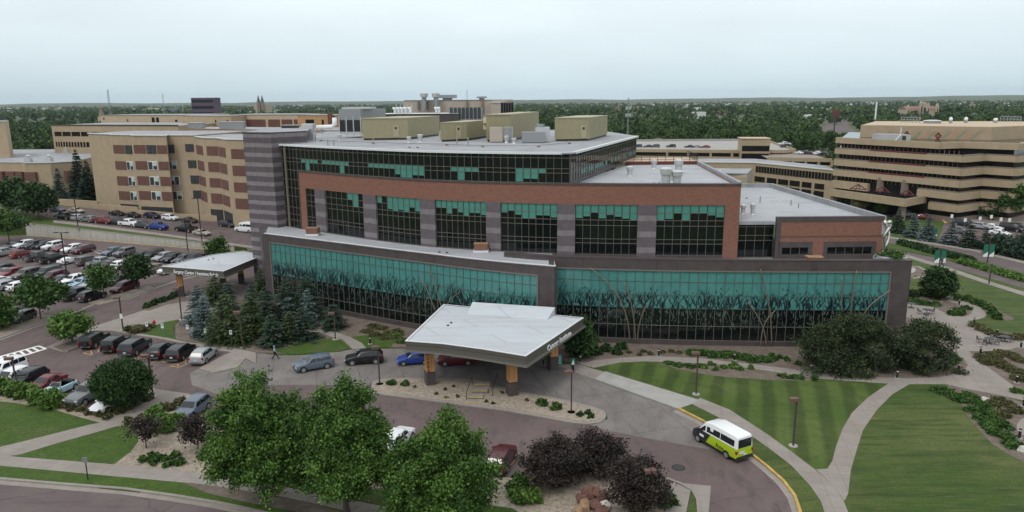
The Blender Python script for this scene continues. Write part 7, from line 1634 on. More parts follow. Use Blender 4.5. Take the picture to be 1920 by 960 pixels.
for px, py, top, lb in ((1305, 741, 659, 'brown box headed lamp on the left of the striped lawn'), (1487, 838, 745, 'brown box headed lamp on the right of the striped lawn, above the sidewalk'), (1071, 775, 694, 'brown box headed lamp on the pebble island'), (712, 722, 648, 'brown box headed lamp in front of the black crossover on the drive'),
                        (629, 638, 585, 'brown box headed lamp on the lawn strip beside the evergreens'), (231, 620, 556, 'brown box headed lamp with a small white sign, near the accessible bays'), (341, 601, 539, 'brown box headed lamp before the orange pillar of the grey canopy'), (455, 652, 583, 'brown box headed lamp standing among the evergreens'),
                        (31, 724, 669, 'brown box headed lamp behind the lush shrubs at lower left'), (287, 744, 664, 'brown box headed lamp beside the ball shaped tree'), (1222, 975, 878, 'brown box headed lamp among the plum trees at the bottom')):
    lamp(px, py, top, 'low', lb, BL_)
b = at(231, 620); MB().box((b[0]+.02, b[1]-.12, 2.2), (.4, .03, .7)).build('sign_panel', 'white_paint', [o for o in bpy.data.objects if o.get('label', '').startswith('brown box headed lamp with a small')][0])
def banner_pole(px, py, top, label, banner, group):
    b = at(px, py); h = atY(px, top, b[1])[2]; t = thing('street_lamp', label, 'street lamp', tuple(b), group); x, y, _ = b
    MB().lathe((x, y, 0), [(.12, 0), (.1, h*.5), (.07, h)], 8).build('pole', 'bronze_post', t); MB().box((x, y, h), (.5, .3, .14)).build('lamp_head', 'bronze_post', t)
    if banner:
        for s in (-1, 1):
            f = MB().box((x+s*.62, y, h-1.6 if banner == 1 else h-3.2), (.9, .05, 2.4)).build('banner', 'sign_green', t); m2 = MB(); zb_ = (h-1.6 if banner == 1 else h-3.2)-1.2
            m2.add([(x+s*.62-.45, y-.031, zb_), (x+s*.62+.45, y-.031, zb_), (x+s*.62+.45, y-.031, zb_+1.0), (x+s*.62-.45, y-.031, zb_+.35)], [(0, 1, 2, 3)]); m2.build('white_wave', 'white_paint', f)
    return t
SB = 'street lamps along the eastern street'
banner_pole(1761, 500, 466, 'street lamp with green and white banners on the near sidewalk, behind the walker', 1, SB)
banner_pole(1851, 494, 440, 'street lamp with green and white banners in the far half of the street', 2, SB)
banner_pole(1854, 533, 496, 'plain bronze street lamp without banner on the near sidewalk', 0, SB)
banner_pole(1747, 450, 424, 'street lamp with green banners among the blue spruces', 1, SB)
banner_pole(1861, 462, 441, 'bare street lamp before the junipers on the far side', 0, SB)
# bollard lights
BO = 'dark bollard lights along the walks'
bl_list = [(1235, 668, 'right of the round shrubs under the right glass wall'), (1377, 676, 'inside the dense patch under the right glass wall'), (1520, 697, 'left of the huge dark bush'), (1682, 709, 'in front of the huge dark bush, below the corner'), (1797, 696, 'at the tip of the bed beside the corner bush'), (1744, 574, 'under the shade tree'), (1783, 590, 'at the left of the patio loop bed'), (1798, 572, 'on the far side of the patio loop'), (1826, 608, 'at the narrow lawn tip by the patio'), (1869, 628, 'left of the back patio table'), (1838, 664, 'at the left front of the patio tables'), (1914, 652, 'right of the patio tables at the right edge'), (1906, 718, 'in the bed below the patio tables'), (1919, 762, 'beside the far right path'), (1911, 822, 'beside the small round patio at far right'), (694, 645, 'on the small lawn left of the big canopy'), (1088, 680, 'below the dark tree by the canopy pillar'), (1019, 684, 'at the canopy pillar near the door')]
for px, py, w in bl_list:
    b = at(px, py, .12); t = thing('bollard_light', 'dark bollard light with pale cap '+w, 'bollard light', tuple(b), BO); x, y, z = b
    MB().lathe((x, y, z), [(.3, 0), (.3, .06)], 12).build('footing', 'concrete_pale', t); MB().lathe((x, y, z), [(.12, .06), (.12, .78)], 10).build('post', 'black_steel', t); MB().lathe((x, y, z), [(.11, .78), (.11, .9)], 10).build('lens', 'white_paint', t); MB().lathe((x, y, z), [(.13, .9), (.13, 1.0)], 10).build('cap', 'black_steel', t)
# sign posts
def signpost(px, py, top, label, w, h_, mt, post='metal_grey', group=None, z=.1, mark=True):
    b = at(px, py, z); h = atY(px, top, b[1])[2]-b[2]; t = thing('sign_post', label, 'sign', tuple(b), group); x, y, z0 = b
    MB().box((x, y, z0+h/2), (.07, .07, h)).build('post', post, t); pn = MB().box((x, y-.06, z0+h-h_/2), (w, .03, h_)).build('sign_panel', mt, t)
    if mark: MB().box((x, y-.078, z0+h-h_*.32), (w*.6, .01, h_*.34)).build('symbol', 'sign_teal', pn)
    return t
SG = 'accessible parking signs'
for px, py, top, w in ((277, 622, 604, 'in the tawny grasses'), (307, 633, 607, 'on the small lawn wedge'), (353, 628, 609, 'on the brown mulch right of the lawn wedge'), (387, 640, 616, 'left of the one nearest the silver crossover'), (435, 648, 619, 'nearest the silver crossover')): signpost(px, py, top, 'white and blue accessible parking sign '+w, .36, .62, 'white_paint', group=SG)
signpost(165, 899, 857, 'small grey sign on a black post on the verge by the street', .42, .5, 'metal_grey', 'black_steel', mark=False)
for k, (px, py) in enumerate(((1783, 418), (1808, 425), (1836, 422), (1857, 419), (1875, 424), (1891, 425))): signpost(px, py, py-16, f'small white reserved parking sign, {ordl(k, 6)} of six before the office block', .7, .9, 'white_paint', group='reserved signs before the office block', mark=False)
for k, (px, py, top) in enumerate(((1563, 379, 362), (1573, 381, 352))):
    b = at(px, py); h = atY(px, top, b[1])[2]; t = thing('flag_pole', ['left flag pole before the office block canopy', 'right taller flag pole before the office block canopy'][k], 'flag pole', tuple(b), 'flag poles'); MB().lathe(tuple(b), [(.12, 0), (.07, h)], 8).build('pole', 'white_paint', t); MB().box((b[0]+.5, b[1], h-1.0), (.9, .06, 1.4), .4).build('flag', 'hydrant_red' if k == 0 else 'white_paint', t)
# sandwich board, standing sign, hydrant
b = at(1047, 683, .03); t = thing('sandwich_board', 'teal folding sandwich board sign beside the canopy pillar at the entrance', 'sign', tuple(b)); x, y, z = b
for s in (-1, 1): MB().add([(x-.42, y+s*.32, z), (x+.42, y+s*.32, z), (x+.42, y+s*.06, z+1.25), (x-.42, y+s*.06, z+1.25), (x-.42, y+s*.29, z), (x+.42, y+s*.29, z), (x+.42, y+s*.03, z+1.25), (x-.42, y+s*.03, z+1.25)], [(0, 1, 2, 3), (7, 6, 5, 4), (0, 4, 5, 1), (1, 5, 6, 2), (2, 6, 7, 3), (3, 7, 4, 0)]).build('board', 'sign_teal', t)
m_ = MB(); 
for k, zz in enumerate((.3, .62, .92)): m_.box((x, y-.30+zz*.21-.03, z+zz), (.55, .02, .1))
m_.build('lettering', 'white_paint', t)
b = at(1074, 697, .03); t = thing('standing_sign', 'small green and white banner sign on a black stand behind the island lamp', 'sign', tuple(b)); x, y, z = b
MB().box((x, y, z+.45), (.3, .3, .9)).build('stand', 'black_steel', t); p = MB().box((x, y, z+1.25), (.5, .06, .9)).build('panel', 'sign_green', t); MB().add([(x-.2, y-.04, z+.9), (x+.2, y-.04, z+.9), (x+.05, y-.04, z+1.6)], [(0, 1, 2)]).build('white_wave', 'white_paint', p)
b = at(289.5, 611, .12); t = thing('fire_hydrant', 'small red fire hydrant on the walk corner by the accessible bays', 'hydrant', tuple(b)); MB().lathe(tuple(b), [(.2, 0), (.17, .08), (.15, .6), (.2, .62), (.17, .78), (.06, .88)], 10).build('barrel', 'hydrant_red', t)
for s in (-1, 1): MB().box((b[0]+s*.2, b[1], b[2]+.48), (.16, .14, .14)).build('outlet', 'hydrant_red', t)
# steps with yellow nosings in the pebble island
stp = zoom(740, 550, 1737/380, [(752, 822), (730, 868), (690, 915), (650, 950)]); t = thing('garden_steps', 'short flight of steps with yellow nosings and black handrails across the pebble island', 'steps', (*xy(*stp[1]), 0))
for k, (px, py) in enumerate(stp):
    x, y = xy(px, py); zt_ = .62-.14*k; o = MB().box((x, y+.4, zt_/2), (1.75, 1.0, zt_)).build('step', 'concrete', t); MB().box((x, y-.12, zt_-.02), (1.76, .14, .06)).build('nosing', 'kerb_yellow', o)
for l in ([(615, 925), (612, 895), (720, 745)], [(840, 890), (845, 860), (815, 805), (870, 812)]):
    q = [xy(*p) for p in zoom(740, 550, 1737/380, l)]; m_ = MB(); a, b2 = q[0], q[-1]
    m_.tube([(*q[0], .1), (*q[0], 1.0), (q[0][0]+(stp[0][0]-stp[3][0])*.02, q[0][1]+3.6, 1.45), (q[0][0]+(stp[0][0]-stp[3][0])*.02, q[0][1]+3.6, .5)], .035, 6); m_.build('handrail', 'black_steel', t)
# red boulders
t = thing('boulder_feature', 'stacked ring of rough red and tan boulders at the bottom between the plum trees', 'boulders', (*xy(1112, 948), .1), None)
for k, (px, py, r, h_, mt) in enumerate(((1092, 944, .55, .6, 'rock_red'), (1104, 932, .6, .7, 'rock_red'), (1118, 932, .6, .6, 'rock_red'), (1130, 940, .5, .6, 'rock_red'), (1136, 952, .45, .5, 'rock_pale'), (1096, 957, .6, .75, 'rock_tan'), (1116, 950, .8, .4, 'rock_red'), (1128, 962, .6, .5, 'rock_red'), (1086, 962, .45, .4, 'rock_tan'))):
    p = at(px, py, .1); MB().blob((p[0], p[1], .1+h_*.4), (r, r*.8, h_), k+3, .3, 7, 5).build('boulder', mt, t)
for px, py, lb, r in ((1847, 754, 'pale boulder lying in the planted bed beside the right lawn', .65), (1919, 846, 'pinkish boulder at the right edge beside the small round patio', .6)):
    p = at(px, py, .1); t = thing('boulder', lb, 'boulder', tuple(p)); MB().blob((p[0], p[1], .2), (r, r*.7, .45), int(px), .25, 9, 6).build('stone', 'rock_pale', t)
# patio tables and chairs
def ptable(px, py, label):
    x, y, z = at(px, py, .13); t = thing('patio_table', label, 'table', (x, y, z), 'black patio tables'); MB().lathe((x, y, z), [(.62, .7), (.62, .735)], 20).build('tabletop', 'metal_dark', t); MB().lathe((x, y, z), [(.05, .0), (.05, .7)], 8).build('pedestal', 'black_steel', t)
    m_ = MB(); [m_.box((x+.22*cos(a), y+.22*sin(a), z+.03), (.5, .05, .05), a) for a in (.3, .3+pi/2, .3+pi, .3+1.5*pi)]; m_.build('foot', 'black_steel', t)
def pchair(px, py, rz, label):
    x, y, z = at(px, py, .13); t = thing('patio_chair', label, 'chair', (x, y, z), 'metal patio chairs'); c, s = cos(rz), sin(rz); T = lambda a, b: (x+a*c-b*s, y+a*s+b*c)
    MB().box((*T(0, 0), z+.45), (.5, .5, .04), rz).build('seat', 'metal_dark', t)
    m_ = MB(); p0, p1 = T(-.25, -.24), T(-.25, .24); p2, p3 = T(-.36, -.22), T(-.36, .22); m_.add([(*p0, z+.5), (*p1, z+.5), (*p3, z+.95), (*p2, z+.95)], [(0, 1, 2, 3), (3, 2, 1, 0)]); m_.build('backrest', 'metal_grey', t)
    for a in (-.22, .22):
        for b_ in (-.22, .22): MB().tube([(*T(a, b_), z), (*T(a*.95, b_), z+.45)], .02, 5).build('leg', 'black_steel', t)
    for b_ in (-.27, .27): MB().box((*T(-.02, b_), z+.66), (.46, .04, .03), rz).build('armrest', 'black_steel', t)
G3 = lambda x, y: (1700+x/5.332, 540+y/5.332)
ptable(*G3(198, 262), 'round black patio table by the wall corner below the shade tree'); pchair(*G3(128, 258), 0, 'pale framed metal chair left of the corner patio table'); pchair(*G3(250, 258), pi, 'pale framed metal chair right of the corner patio table'); pchair(*G3(190, 300), pi/2, 'pale framed metal chair in front of the corner patio table')
ptable(*G3(822, 555), 'round black patio table in the front middle of the lower patio'); pchair(*G3(722, 545), 0, 'pale backed chair left of the front patio table'); pchair(*G3(780, 572), .9, 'dark low chair below left of the front patio table'); pchair(*G3(900, 570), 2.3, 'tilted dark chair right of the front patio table'); pchair(*G3(858, 540), -1.6, 'upright chair behind the front patio table')
ptable(*G3(975, 535), 'round black patio table at the back right of the lower patio'); pchair(*G3(1035, 545), pi, 'dark chair right of the back patio table'); pchair(*G3(925, 520), -.6, 'dark chair left of the back patio table')
for k, (px, py) in enumerate(((1708, 577),)): ptable(px, py, 'round patio table half hidden by the building corner')
# people
mat('skin', (.35, .22, .16), .6); mat('cloth_blue', (.26, .42, .55), .85); mat('cloth_dark', (.02, .022, .03), .9); mat('hair_dark', (.03, .02, .015), .8); mat('cloth_charcoal', (.035, .035, .04), .9); mat('shoe', (.04, .04, .045), .8); mat('hair_grey', (.3, .34, .38), .8)
def skin(joints, edges, rad, name, mt, par, root=0):
    me = bpy.data.meshes.new(name); me.from_pydata([tuple(j) for j in joints], edges, []); o = bpy.data.objects.new(name, me); COL.objects.link(o)
    sk = o.modifiers.new('skin', 'SKIN'); 
    if not me.skin_vertices: me.skin_vertices.new()
    for i, v in enumerate(me.skin_vertices[0].data): v.radius = (rad[i], rad[i]) if not hasattr(rad[i], '__len__') else rad[i]; v.use_root = i == root
    ss = o.modifiers.new('sub', 'SUBSURF'); ss.levels = 1
    dg = bpy.context.evaluated_depsgraph_get(); m2 = bpy.data.meshes.new_from_object(o.evaluated_get(dg)); m2.name = name
    bpy.data.objects.remove(o); m2.materials.clear(); m2.materials.append(M[mt]); m2.polygons.foreach_set('use_smooth', [True]*len(m2.polygons))
    return link(name, m2, par)
def person(px, py, rz, label, shirt, legs, hair='hair_dark', stride=.3, h=1.72, z=.1, armsw=.25):
    b = at(px, py, z); t = thing('person', label, 'person', tuple(b)); t.rotation_euler = (0, 0, rz); k = h/1.75
    J = [(0, 0, .95), (0, 0, 1.12), (0, 0, 1.35), (0, 0, 1.5), (.02, 0, 1.6), (.03, 0, 1.72),
         (0, .11, .9), (stride*.55, .11, .5), (stride, .11, .07), (stride+.16, .11, .04), (0, -.11, .9), (-stride*.1, -.11, .5), (-stride*1.1, -.11, .12), (-stride*1.1+.15, -.11, .04),
         (0, .2, 1.42), (-armsw*.5, .26, 1.15), (armsw*.1, .25, .93), (armsw*.2, .25, .83), (0, -.2, 1.42), (armsw*.4, -.26, 1.15), (armsw*1.1, -.25, 1.0), (armsw*1.3, -.25, .92)]
    J = [tuple(c*k for c in j) for j in J]
    E = [(0, 1), (1, 2), (2, 3), (3, 4), (4, 5), (0, 6), (6, 7), (7, 8), (8, 9), (0, 10), (10, 11), (11, 12), (12, 13), (2, 14), (14, 15), (15, 16), (16, 17), (2, 18), (18, 19), (19, 20), (20, 21)]
    R = [.13, .12, .145, .06, .1, .085, .095, .065, .042, .04, .095, .065, .042, .04, .065, .045, .035, .04, .065, .045, .035, .04]
    skin(J, E, R, 'body', 'skin', t)
    sj = [J[i] for i in (0, 1, 2, 14, 15, 18, 19)]; skin([(sj[0][0], 0, sj[0][2]-.02)]+sj[1:2]+[(sj[2][0], 0, sj[2][2]+.03)]+sj[3:], [(0, 1), (1, 2), (2, 3), (3, 4), (2, 5), (5, 6)], [.165, .155, .175, .095, .07, .095, .07], 'shirt', shirt, t)
    lj = [J[i] for i in (0, 6, 7, 8, 10, 11, 12)]; skin(lj, [(0, 1), (1, 2), (2, 3), (0, 4), (4, 5), (5, 6)], [.155, .118, .085, .065, .118, .085, .065], 'trousers', legs, t)
    hb_ = MB().blob((.0*k-.01, 0, 1.70*k), (.115, .105, .1), 2, .05, 10, 6); o = hb_.build('hair', hair, None); o.parent = t
    for q in (8, 12): o = MB().box((J[q][0]+.06, J[q][1], max(J[q][2]-.02, .05)), (.28, .1, .09)).build('shoe', 'shoe', None); o.parent = t
    return t
person(516, 673, radians(10), 'person in a light blue top and dark trousers striding along the entrance walk', 'cloth_blue', 'cloth_dark', 'hair_grey', .36)
person(1765, 499, radians(-20), 'person in dark clothes walking the near sidewalk beside the bannered lamp', 'cloth_charcoal', 'cloth_dark', stride=.28, h=1.85)
person(51, 486, radians(170), 'person in black standing in the left lot behind the red crossover', 'cloth_dark', 'cloth_dark', stride=.15, z=0)
# ================================================================== FAR CITY
HGT = {'house': 6.0, 'shop': 6.0, 'building': 9.0, 'tower': 30}
def farbox(name, cat, label, px0, px1, ytop, Y, mt, roof=None, win=None, depth=None, hz=0, group=None, bands=0):
    hh_ = HGT.get(cat, 9)*(1.6 if name == 'office_building' else 1)
    hor_ = 188.4-(px0-960)*.007
    if name != 'office_tower': Y = (CAMH-hh_)*1330/(ytop-hor_)
    if name == 'house': depth = 9
    a, b = pt(px0, Y), pt(px1, Y); zt_ = hh_ if name != 'office_tower' else ztop((px0+px1)/2, ytop, Y); d = depth or (b[0]-a[0])*.6; t = thing(name, label, cat, ((a[0]+b[0])/2, Y, hz), group)
    MB().prism([a, b, (b[0]+d*.1, Y+d), (a[0]+d*.1, Y+d)], hz, zt_).build('wall', mt, t)
    if roof == 'gable':
        rh = min(3.0, (b[0]-a[0])*.3); m_ = MB(); e = .4; xm = Y+d/2
        m_.add([(a[0]-e, Y-e, zt_), (b[0]+e, Y-e, zt_), (b[0]+e, Y+d+e, zt_), (a[0]-e, Y+d+e, zt_), (a[0]-e, xm, zt_+rh), (b[0]+e, xm, zt_+rh)], [(0, 1, 5, 4), (2, 3, 4, 5), (0, 4, 3), (1, 2, 5)]); m_.build('roof', win or 'roof_brown', t)
    else: MB().box(((a[0]+b[0])/2+d*.1, Y+d/2, zt_+.1), (b[0]-a[0]+.3, d+.3, .2)).build('roof', roof or 'roof_grey', t)
    for k in range(bands):
        z_ = zt_-(zt_-hz)*(k+.5)/bands; MB().box(((a[0]+b[0])/2, Y-.06, z_), ((b[0]-a[0])*.94, .14, (zt_-hz)/bands*.45)).build('ribbon_window', 'dark_glass_far', t)
    return t
mat('far_purple', (.085, .055, .085), .6); mat('far_white', (.62, .62, .62), .8); mat('far_brick', (.22, .12, .10), .9); mat('far_tan', (.40, .33, .25), .9); mat('far_blue', (.26, .29, .33), .7)
farbox('office_tower', 'tower', 'dark purple glass office tower standing on the left skyline', 369, 411, 183.5, 900, 'far_purple', 'metal_dark', bands=5)
farbox('office_building', 'building', 'low brick annex beside the dark purple tower', 411, 437, 201, 880, 'far_brick', bands=2)
farbox('office_building', 'building', 'white gridded office block on the skyline, left of the cooling tower', 537, 567, 196, 900, 'far_white', bands=5)
farbox('office_building', 'building', 'pale blue glass block left of the dark purple tower', 322, 346, 202, 850, 'far_blue', bands=3)
farbox('warehouse', 'building', 'long reddish warehouse in front of the dark purple tower', 352, 400, 206, 800, 'far_brick'); farbox('warehouse', 'building', 'brown low warehouse left of the pale blue glass block', 268, 320, 204, 850, 'far_tan')
farbox('warehouse', 'building', 'white flat roofed shed below the crane', 217, 248, 209, 700, 'far_white'); farbox('warehouse', 'building', 'pale long shed between the dark tower and the white gridded block', 438, 505, 208, 780, 'far_white'); farbox('warehouse', 'building', 'brick warehouse right of the white gridded block', 572, 640, 205, 820, 'far_brick', bands=2)
farbox('office_building', 'building', 'small pale yellow block among trees at far left', 111, 120, 204, 700, 'far_tan'); farbox('office_building', 'building', 'white low block cut among trees near the left edge', 14, 36, 202, 800, 'far_white', bands=1); farbox('warehouse', 'building', 'grey roofed long shed among trees at far left', 45, 100, 200, 1000, 'far_tan')
t = thing('twin_spire_church', 'church with twin dark spires on the left skyline', 'church', (*pt(496, 1500), 0)); a, b = pt(484, 1500), pt(506, 1500); zc_ = ztop(496, 196, 1500); MB().prism([a, b, (b[0], 1540), (a[0], 1540)], 0, zc_).build('nave', 'far_tan', t)
for x in (493.3, 500.3):
    p = pt(x, 1498); zs = ztop(x, 178, 1498); zb_ = ztop(x, 190, 1498); sp = MB().box((p[0], 1498, zb_/2), (5.5, 5.5, zb_)).build('bell_tower', 'taupe', t); MB().lathe((p[0], 1498, zb_), [(3.4, 0), (.2, zs-zb_)], 8).build('spire', 'far_purple', sp)
p = pt(201, 900); t = thing('steeple_church', 'slim tan church steeple rising over trees at left', 'church', (*p, 0)); MB().box((p[0], 900, 8), (7, 7, 16)).build('tower', 'far_tan', t); MB().lathe((p[0], 900, 16), [(3.8, 0), (.2, ztop(201, 197, 900)-16)], 8).build('spire', 'taupe', t)
def mast(px, top, Y, w, label, base_z=0., name='radio_mast', cat='mast', antennas=()):
    p = pt(px, Y); zt_ = ztop(px, top, Y); t = thing(name, label, cat, (*p, base_z)); m_ = MB()
    for s in ((-1, -1), (1, -1), (0, 1)): m_.tube([(p[0]+s[0]*w, Y+s[1]*w, base_z), (p[0]+s[0]*w*.35, Y+s[1]*w*.35, zt_)], w*.16, 4)
    n_ = 14
    for k in range(n_):
        z0 = base_z+(zt_-base_z)*k/n_; z1 = base_z+(zt_-base_z)*(k+1)/n_; f = 1-.65*(k+.5)/n_; m_.tube([(p[0]-w*f, Y-w*f, z0), (p[0]+w*f, Y-w*f, z1)], w*.1, 4); m_.tube([(p[0]+w*f, Y-w*f, z0), (p[0], Y+w*f, z1)], w*.1, 4)
    m_.build('lattice', 'metal_grey', t)
    for z_ in antennas:
        zz = ztop(px, z_, Y); a_ = MB(); [a_.box((p[0]+cos(q)*w*2.2, Y+sin(q)*w*2.2, zz), (w*.5, w*.5, w*3)) for q in (0, 1.05, 2.1, 3.14, 4.2, 5.2)]; a_.lathe((p[0], Y, zz-.1), [(w*2.3, 0), (w*2.3, .15)], 10); a_.build('antenna_array', 'metal_light', t)
    return t
mast(1175.5, 183, 340, .5, 'tall grey lattice phone mast with antenna rings behind the roof', antennas=(203, 216)); mast(218, 168, 900, 1.6, 'tall pale crane mast on the left skyline', name='crane', cat='crane'); mast(318, 175, 1100, 1.2, 'thin radio mast left of the dark purple tower')
p = pt(1633.5, 700); t = thing('sign_pole', 'tall plain white pole standing over the shops at right', 'pole', (*p, 0)); MB().lathe((*p, 0), [(.7, 0), (.7, ztop(1633, 191, 700))], 8).build('pole', 'white_paint', t); MB().box((p[0], 699.3, 2), (3, .4, 4)).build('base_board', 'white_paint', t)
# gothic church on the hill at right
t = thing('gothic_church', 'tan stone gothic church with a red roof and gabled front among trees at right', 'church', (*pt(1718, 720), 0)); Yc = 1000
a, b = pt(1690, Yc), pt(1748, Yc); zc_ = ztop(1718, 205.5, Yc); w_ = MB().prism([a, b, (b[0], Yc+22), (a[0], Yc+22)], 0, zc_).build('wall', 'far_tan', t)
m_ = MB(); m_.add([(a[0], Yc-.5, zc_), (b[0], Yc-.5, zc_), (b[0], Yc+22.5, zc_), (a[0], Yc+22.5, zc_), (a[0], Yc+11, zc_+4.5), (b[0], Yc+11, zc_+4.5)], [(0, 1, 5, 4), (2, 3, 4, 5), (0, 4, 3), (1, 2, 5)]); m_.build('roof', 'far_brick', t)
for x, top, wd in ((1722, 193, 7), (1716, 191, 3.2), (1729, 195, 3.2), (1746, 196, 3.2), (1692, 199, 3.2)):
    p = pt(x, Yc-2); zz = ztop(x, top, Yc-2); m_ = MB().box((p[0], Yc-2, zz/2-1), (wd, 4, zz-2)); m_.add([(p[0]-wd/2, Yc-4, zz-2), (p[0]+wd/2, Yc-4, zz-2), (p[0], Yc-4, zz+1.5), (p[0]-wd/2, Yc, zz-2), (p[0]+wd/2, Yc, zz-2), (p[0], Yc, zz+1.5)], [(0, 1, 2), (5, 4, 3), (1, 4, 5, 2), (0, 2, 5, 3)]); g_ = m_.build('gable_tower', 'far_tan', t); MB().box((p[0], Yc-4.1, zz*.6), (wd*.35, .2, zz*.3)).build('lancet_window', 'dark_glass_far', g_)
# shops and houses among the trees
SH = 'shops and sheds along the far strip'; HS = 'houses among the trees'
for a in (('shop', 'shop', 'long dark roofed shop with a yellow front band, on the far strip', 1478, 1524, 216, 620, 'far_purple'), ('shop', 'shop', 'tan flat shop left of the dark roofed one', 1455, 1478, 212, 640, 'far_tan'), ('shop', 'shop', 'white low shop row right of the wide far road', 1594, 1630, 211, 620, 'far_white'), ('shop', 'shop', 'orange red roofed shop below the white pole', 1632, 1652, 213, 600, 'far_brick'),
          ('shop', 'shop', 'white roofed shop with red trim in the middle trees', 1285, 1316, 218, 560, 'far_white'), ('shop', 'shop', 'small brick shop among middle trees', 1276, 1290, 210, 700, 'far_brick'), ('shop', 'shop', 'grey white shed below the gothic church', 1730, 1760, 214, 640, 'far_white'), ('shop', 'shop', 'pale block by the white pole', 1642, 1660, 203, 760, 'far_white'), ('shop', 'shop', 'grey terrace block behind the stepped office roof', 1608, 1680, 222, 480, 'far_blue')):
    farbox(a[0], a[1], a[2], a[3], a[4], a[5], a[6], a[7], group=SH)
sh_ = [o for o in bpy.data.objects if o.get('label', '').startswith('long dark roofed shop')][0]; q = sh_.location; MB().box((q[0]+6, q[1]-.2, 3.6), (22, .3, 1.4)).build('yellow_band', 'kerb_yellow', [o for o in bpy.data.objects if o.get('label', '').startswith('long dark roofed shop')][0])
for a in (('brown roofed house just beyond the parking garage', 1221, 1243, 262, 430, 'far_tan', 'roof_brown'), ('white gabled house among trees behind the parking garage', 1294, 1304, 264, 425, 'house_white', 'roof_slate'), ('brick house left of the phone mast', 1158, 1174, 256, 420, 'far_brick', 'roof_brown'), ('grey house half hidden by trees left of the stepped office block', 1436, 1454, 236, 480, 'far_blue', 'roof_slate'), ('small white house in front of the stepped office block trees', 1521, 1529, 247, 440, 'house_white', 'roof_slate'),
          ('white roofed house in the middle trees right of centre', 1395, 1405, 228, 520, 'house_white', 'roof_brown'), ('brown roofed house among left trees', 62, 78, 269, 300, 'far_tan', 'roof_slate'), ('grey roofed house right of the brown one at left', 80, 100, 278, 290, 'house_white', 'roof_slate'), ('red roofed house behind the white pole trees', 1770, 1788, 206, 700, 'far_brick', 'roof_brown'), ('white house at the right edge among trees', 1896, 1912, 210, 640, 'house_white', 'roof_slate')):
    farbox('house', 'house', a[0], a[1], a[2], a[3], a[4], a[5], 'gable', a[6], group=HS, depth=9)
t = thing('billboard', 'dark magenta lit sign tower by the wide far road', 'sign', (*pt(1560, 640), 0)); p = pt(1560, 640); MB().box((p[0], 640, 19), (6, .8, 6)).build('panel', 'maroon', t); MB().box((p[0], 640.8, 8), (.8, .8, 16)).build('post', 'metal_dark', t)
mb = MB(); P = [pt(x, Y) for x, Y in ((1585, 500), (1572, 620), (1566, 800), (1563, 1100))]; band('far_road', P, 26, .0, 'street_asphalt', world=True)
for k in range(110):      # pale roofs scattered to the horizon: too small for parts
    rg = random.Random(900+k); px = rg.uniform(20, 1900) if k % 3 else rg.uniform(1000, 1900); Y = rg.uniform(850, 4600)
    a = pt(px, Y); w = rg.uniform(.012, .022)*Y; o = MB().box((a[0], Y, 4), (w, w*.6, rg.uniform(7, 11))).build('warehouse', rg.choice(['far_white', 'far_white', 'far_tan', 'far_blue', 'far_brick'])); tag(o, 'tiny pale flat roofed shed far off near the horizon', 'building', 'distant sheds near the horizon')
# ---- the wooded city: nearest trees as things, the rest as one mass
def forest_proto(seed, R, h, prof, n, per, size, mt='leaf_forest'):
    rng = np.random.default_rng(seed); P = crown_points(n, R*.85, h*.22, h*.95, prof, rng, .55, .22); C, U, V, ti = leaves(P, (R*.17, R*.17, R*.13), per, size, rng, .6)
    ti = ti*.7+rng.uniform(0, .3)
    return C, U, V, ti
protoF = []
for k in range(9):
    R, h = (4.2+.5*(k % 4), 9.5+.9*(k % 5)); C, U, V, ti = forest_proto(700+k, R, h, ['round', 'oval', 'egg'][k % 3], 42, 30, .62); protoF.append((C, U, V, ti, R, h))
blocked = [(pt(1170, 330)[0], pt(1500, 330)[0], 300, 408), (60, 200, 180, 300), (-260, 110, 100, 290), (-160, -60, 270, 352)]
boxes = []
for o in bpy.data.objects:
    if o.get('category') in ('house', 'shop', 'building', 'church', 'tower') and o.location.y > 380: boxes.append((o.location.x, o.location.y))
def free(x, y, hw=5):
    for a, b, c, d in blocked:
        if a-hw < x < b+hw and c-hw < y < d+hw: return False
    for bx, by in boxes:
        if abs(x-bx) < 9+hw and -26 < y-by < 16: return False
    rx = np.interp(y, [500, 620, 800, 1100], [p[0] for p in P_ROAD])
    return not (460 < y < 1200 and abs(x-rx) < 20)
P_ROAD = P
rngF = np.random.default_rng(77); cand = []
def infield(x, y):
    px, py = proj((x, y, 5)); return -60 < px < 1980
tries = 0
while len(cand) < 300 and tries < 60000:
    tries += 1
    u = rngF.uniform()
    if u < .36: y = rngF.uniform(262, 470); x = rngF.uniform(-360, -128); 
    else: y = 405+rngF.uniform()**1.3*230; x = rngF.uniform(45, 430)
    if not infield(x, y) or not free(x, y): continue
    if x < 0 and proj((x, y, 6))[0] > 118 and y < 340: continue
    if any((x-a)**2+(y-b)**2 < 42 for a, b in cand): continue
    cand.append((x, y))
protos_obj = []
for k, (C, U, V, ti, R, h) in enumerate(protoF):
    cr = quadmesh('crown', C, U, V, ti, 'leaf_forest'); tk = MB().tube([(0, 0, -.2), (0, 0, h*.6)], [.28, .1], 6).build('trunk', 'bark'); protos_obj.append((cr.data, tk.data)); bpy.data.objects.remove(cr); bpy.data.objects.remove(tk)
for i, (x, y) in enumerate(cand):
    k = i % len(protos_obj); left = x < 0
    t = thing('leafy_tree', 'leafy green tree in the wooded streets at far left' if left else 'leafy green tree in the wooded streets beyond the parking garage', 'tree', (x, y, -.1), 'trees in the wooded streets at left' if left else 'trees in the wooded streets beyond the garage')
    s = rngF.uniform(.75, 1.25); t.rotation_euler = (0, 0, rngF.uniform(0, 6.28)); t.scale = (s, s, s*rngF.uniform(.9, 1.1))
    link('crown', protos_obj[k][0], t); link('trunk', protos_obj[k][1], t)
Cs, Us, Vs, Ts = [], [], [], []
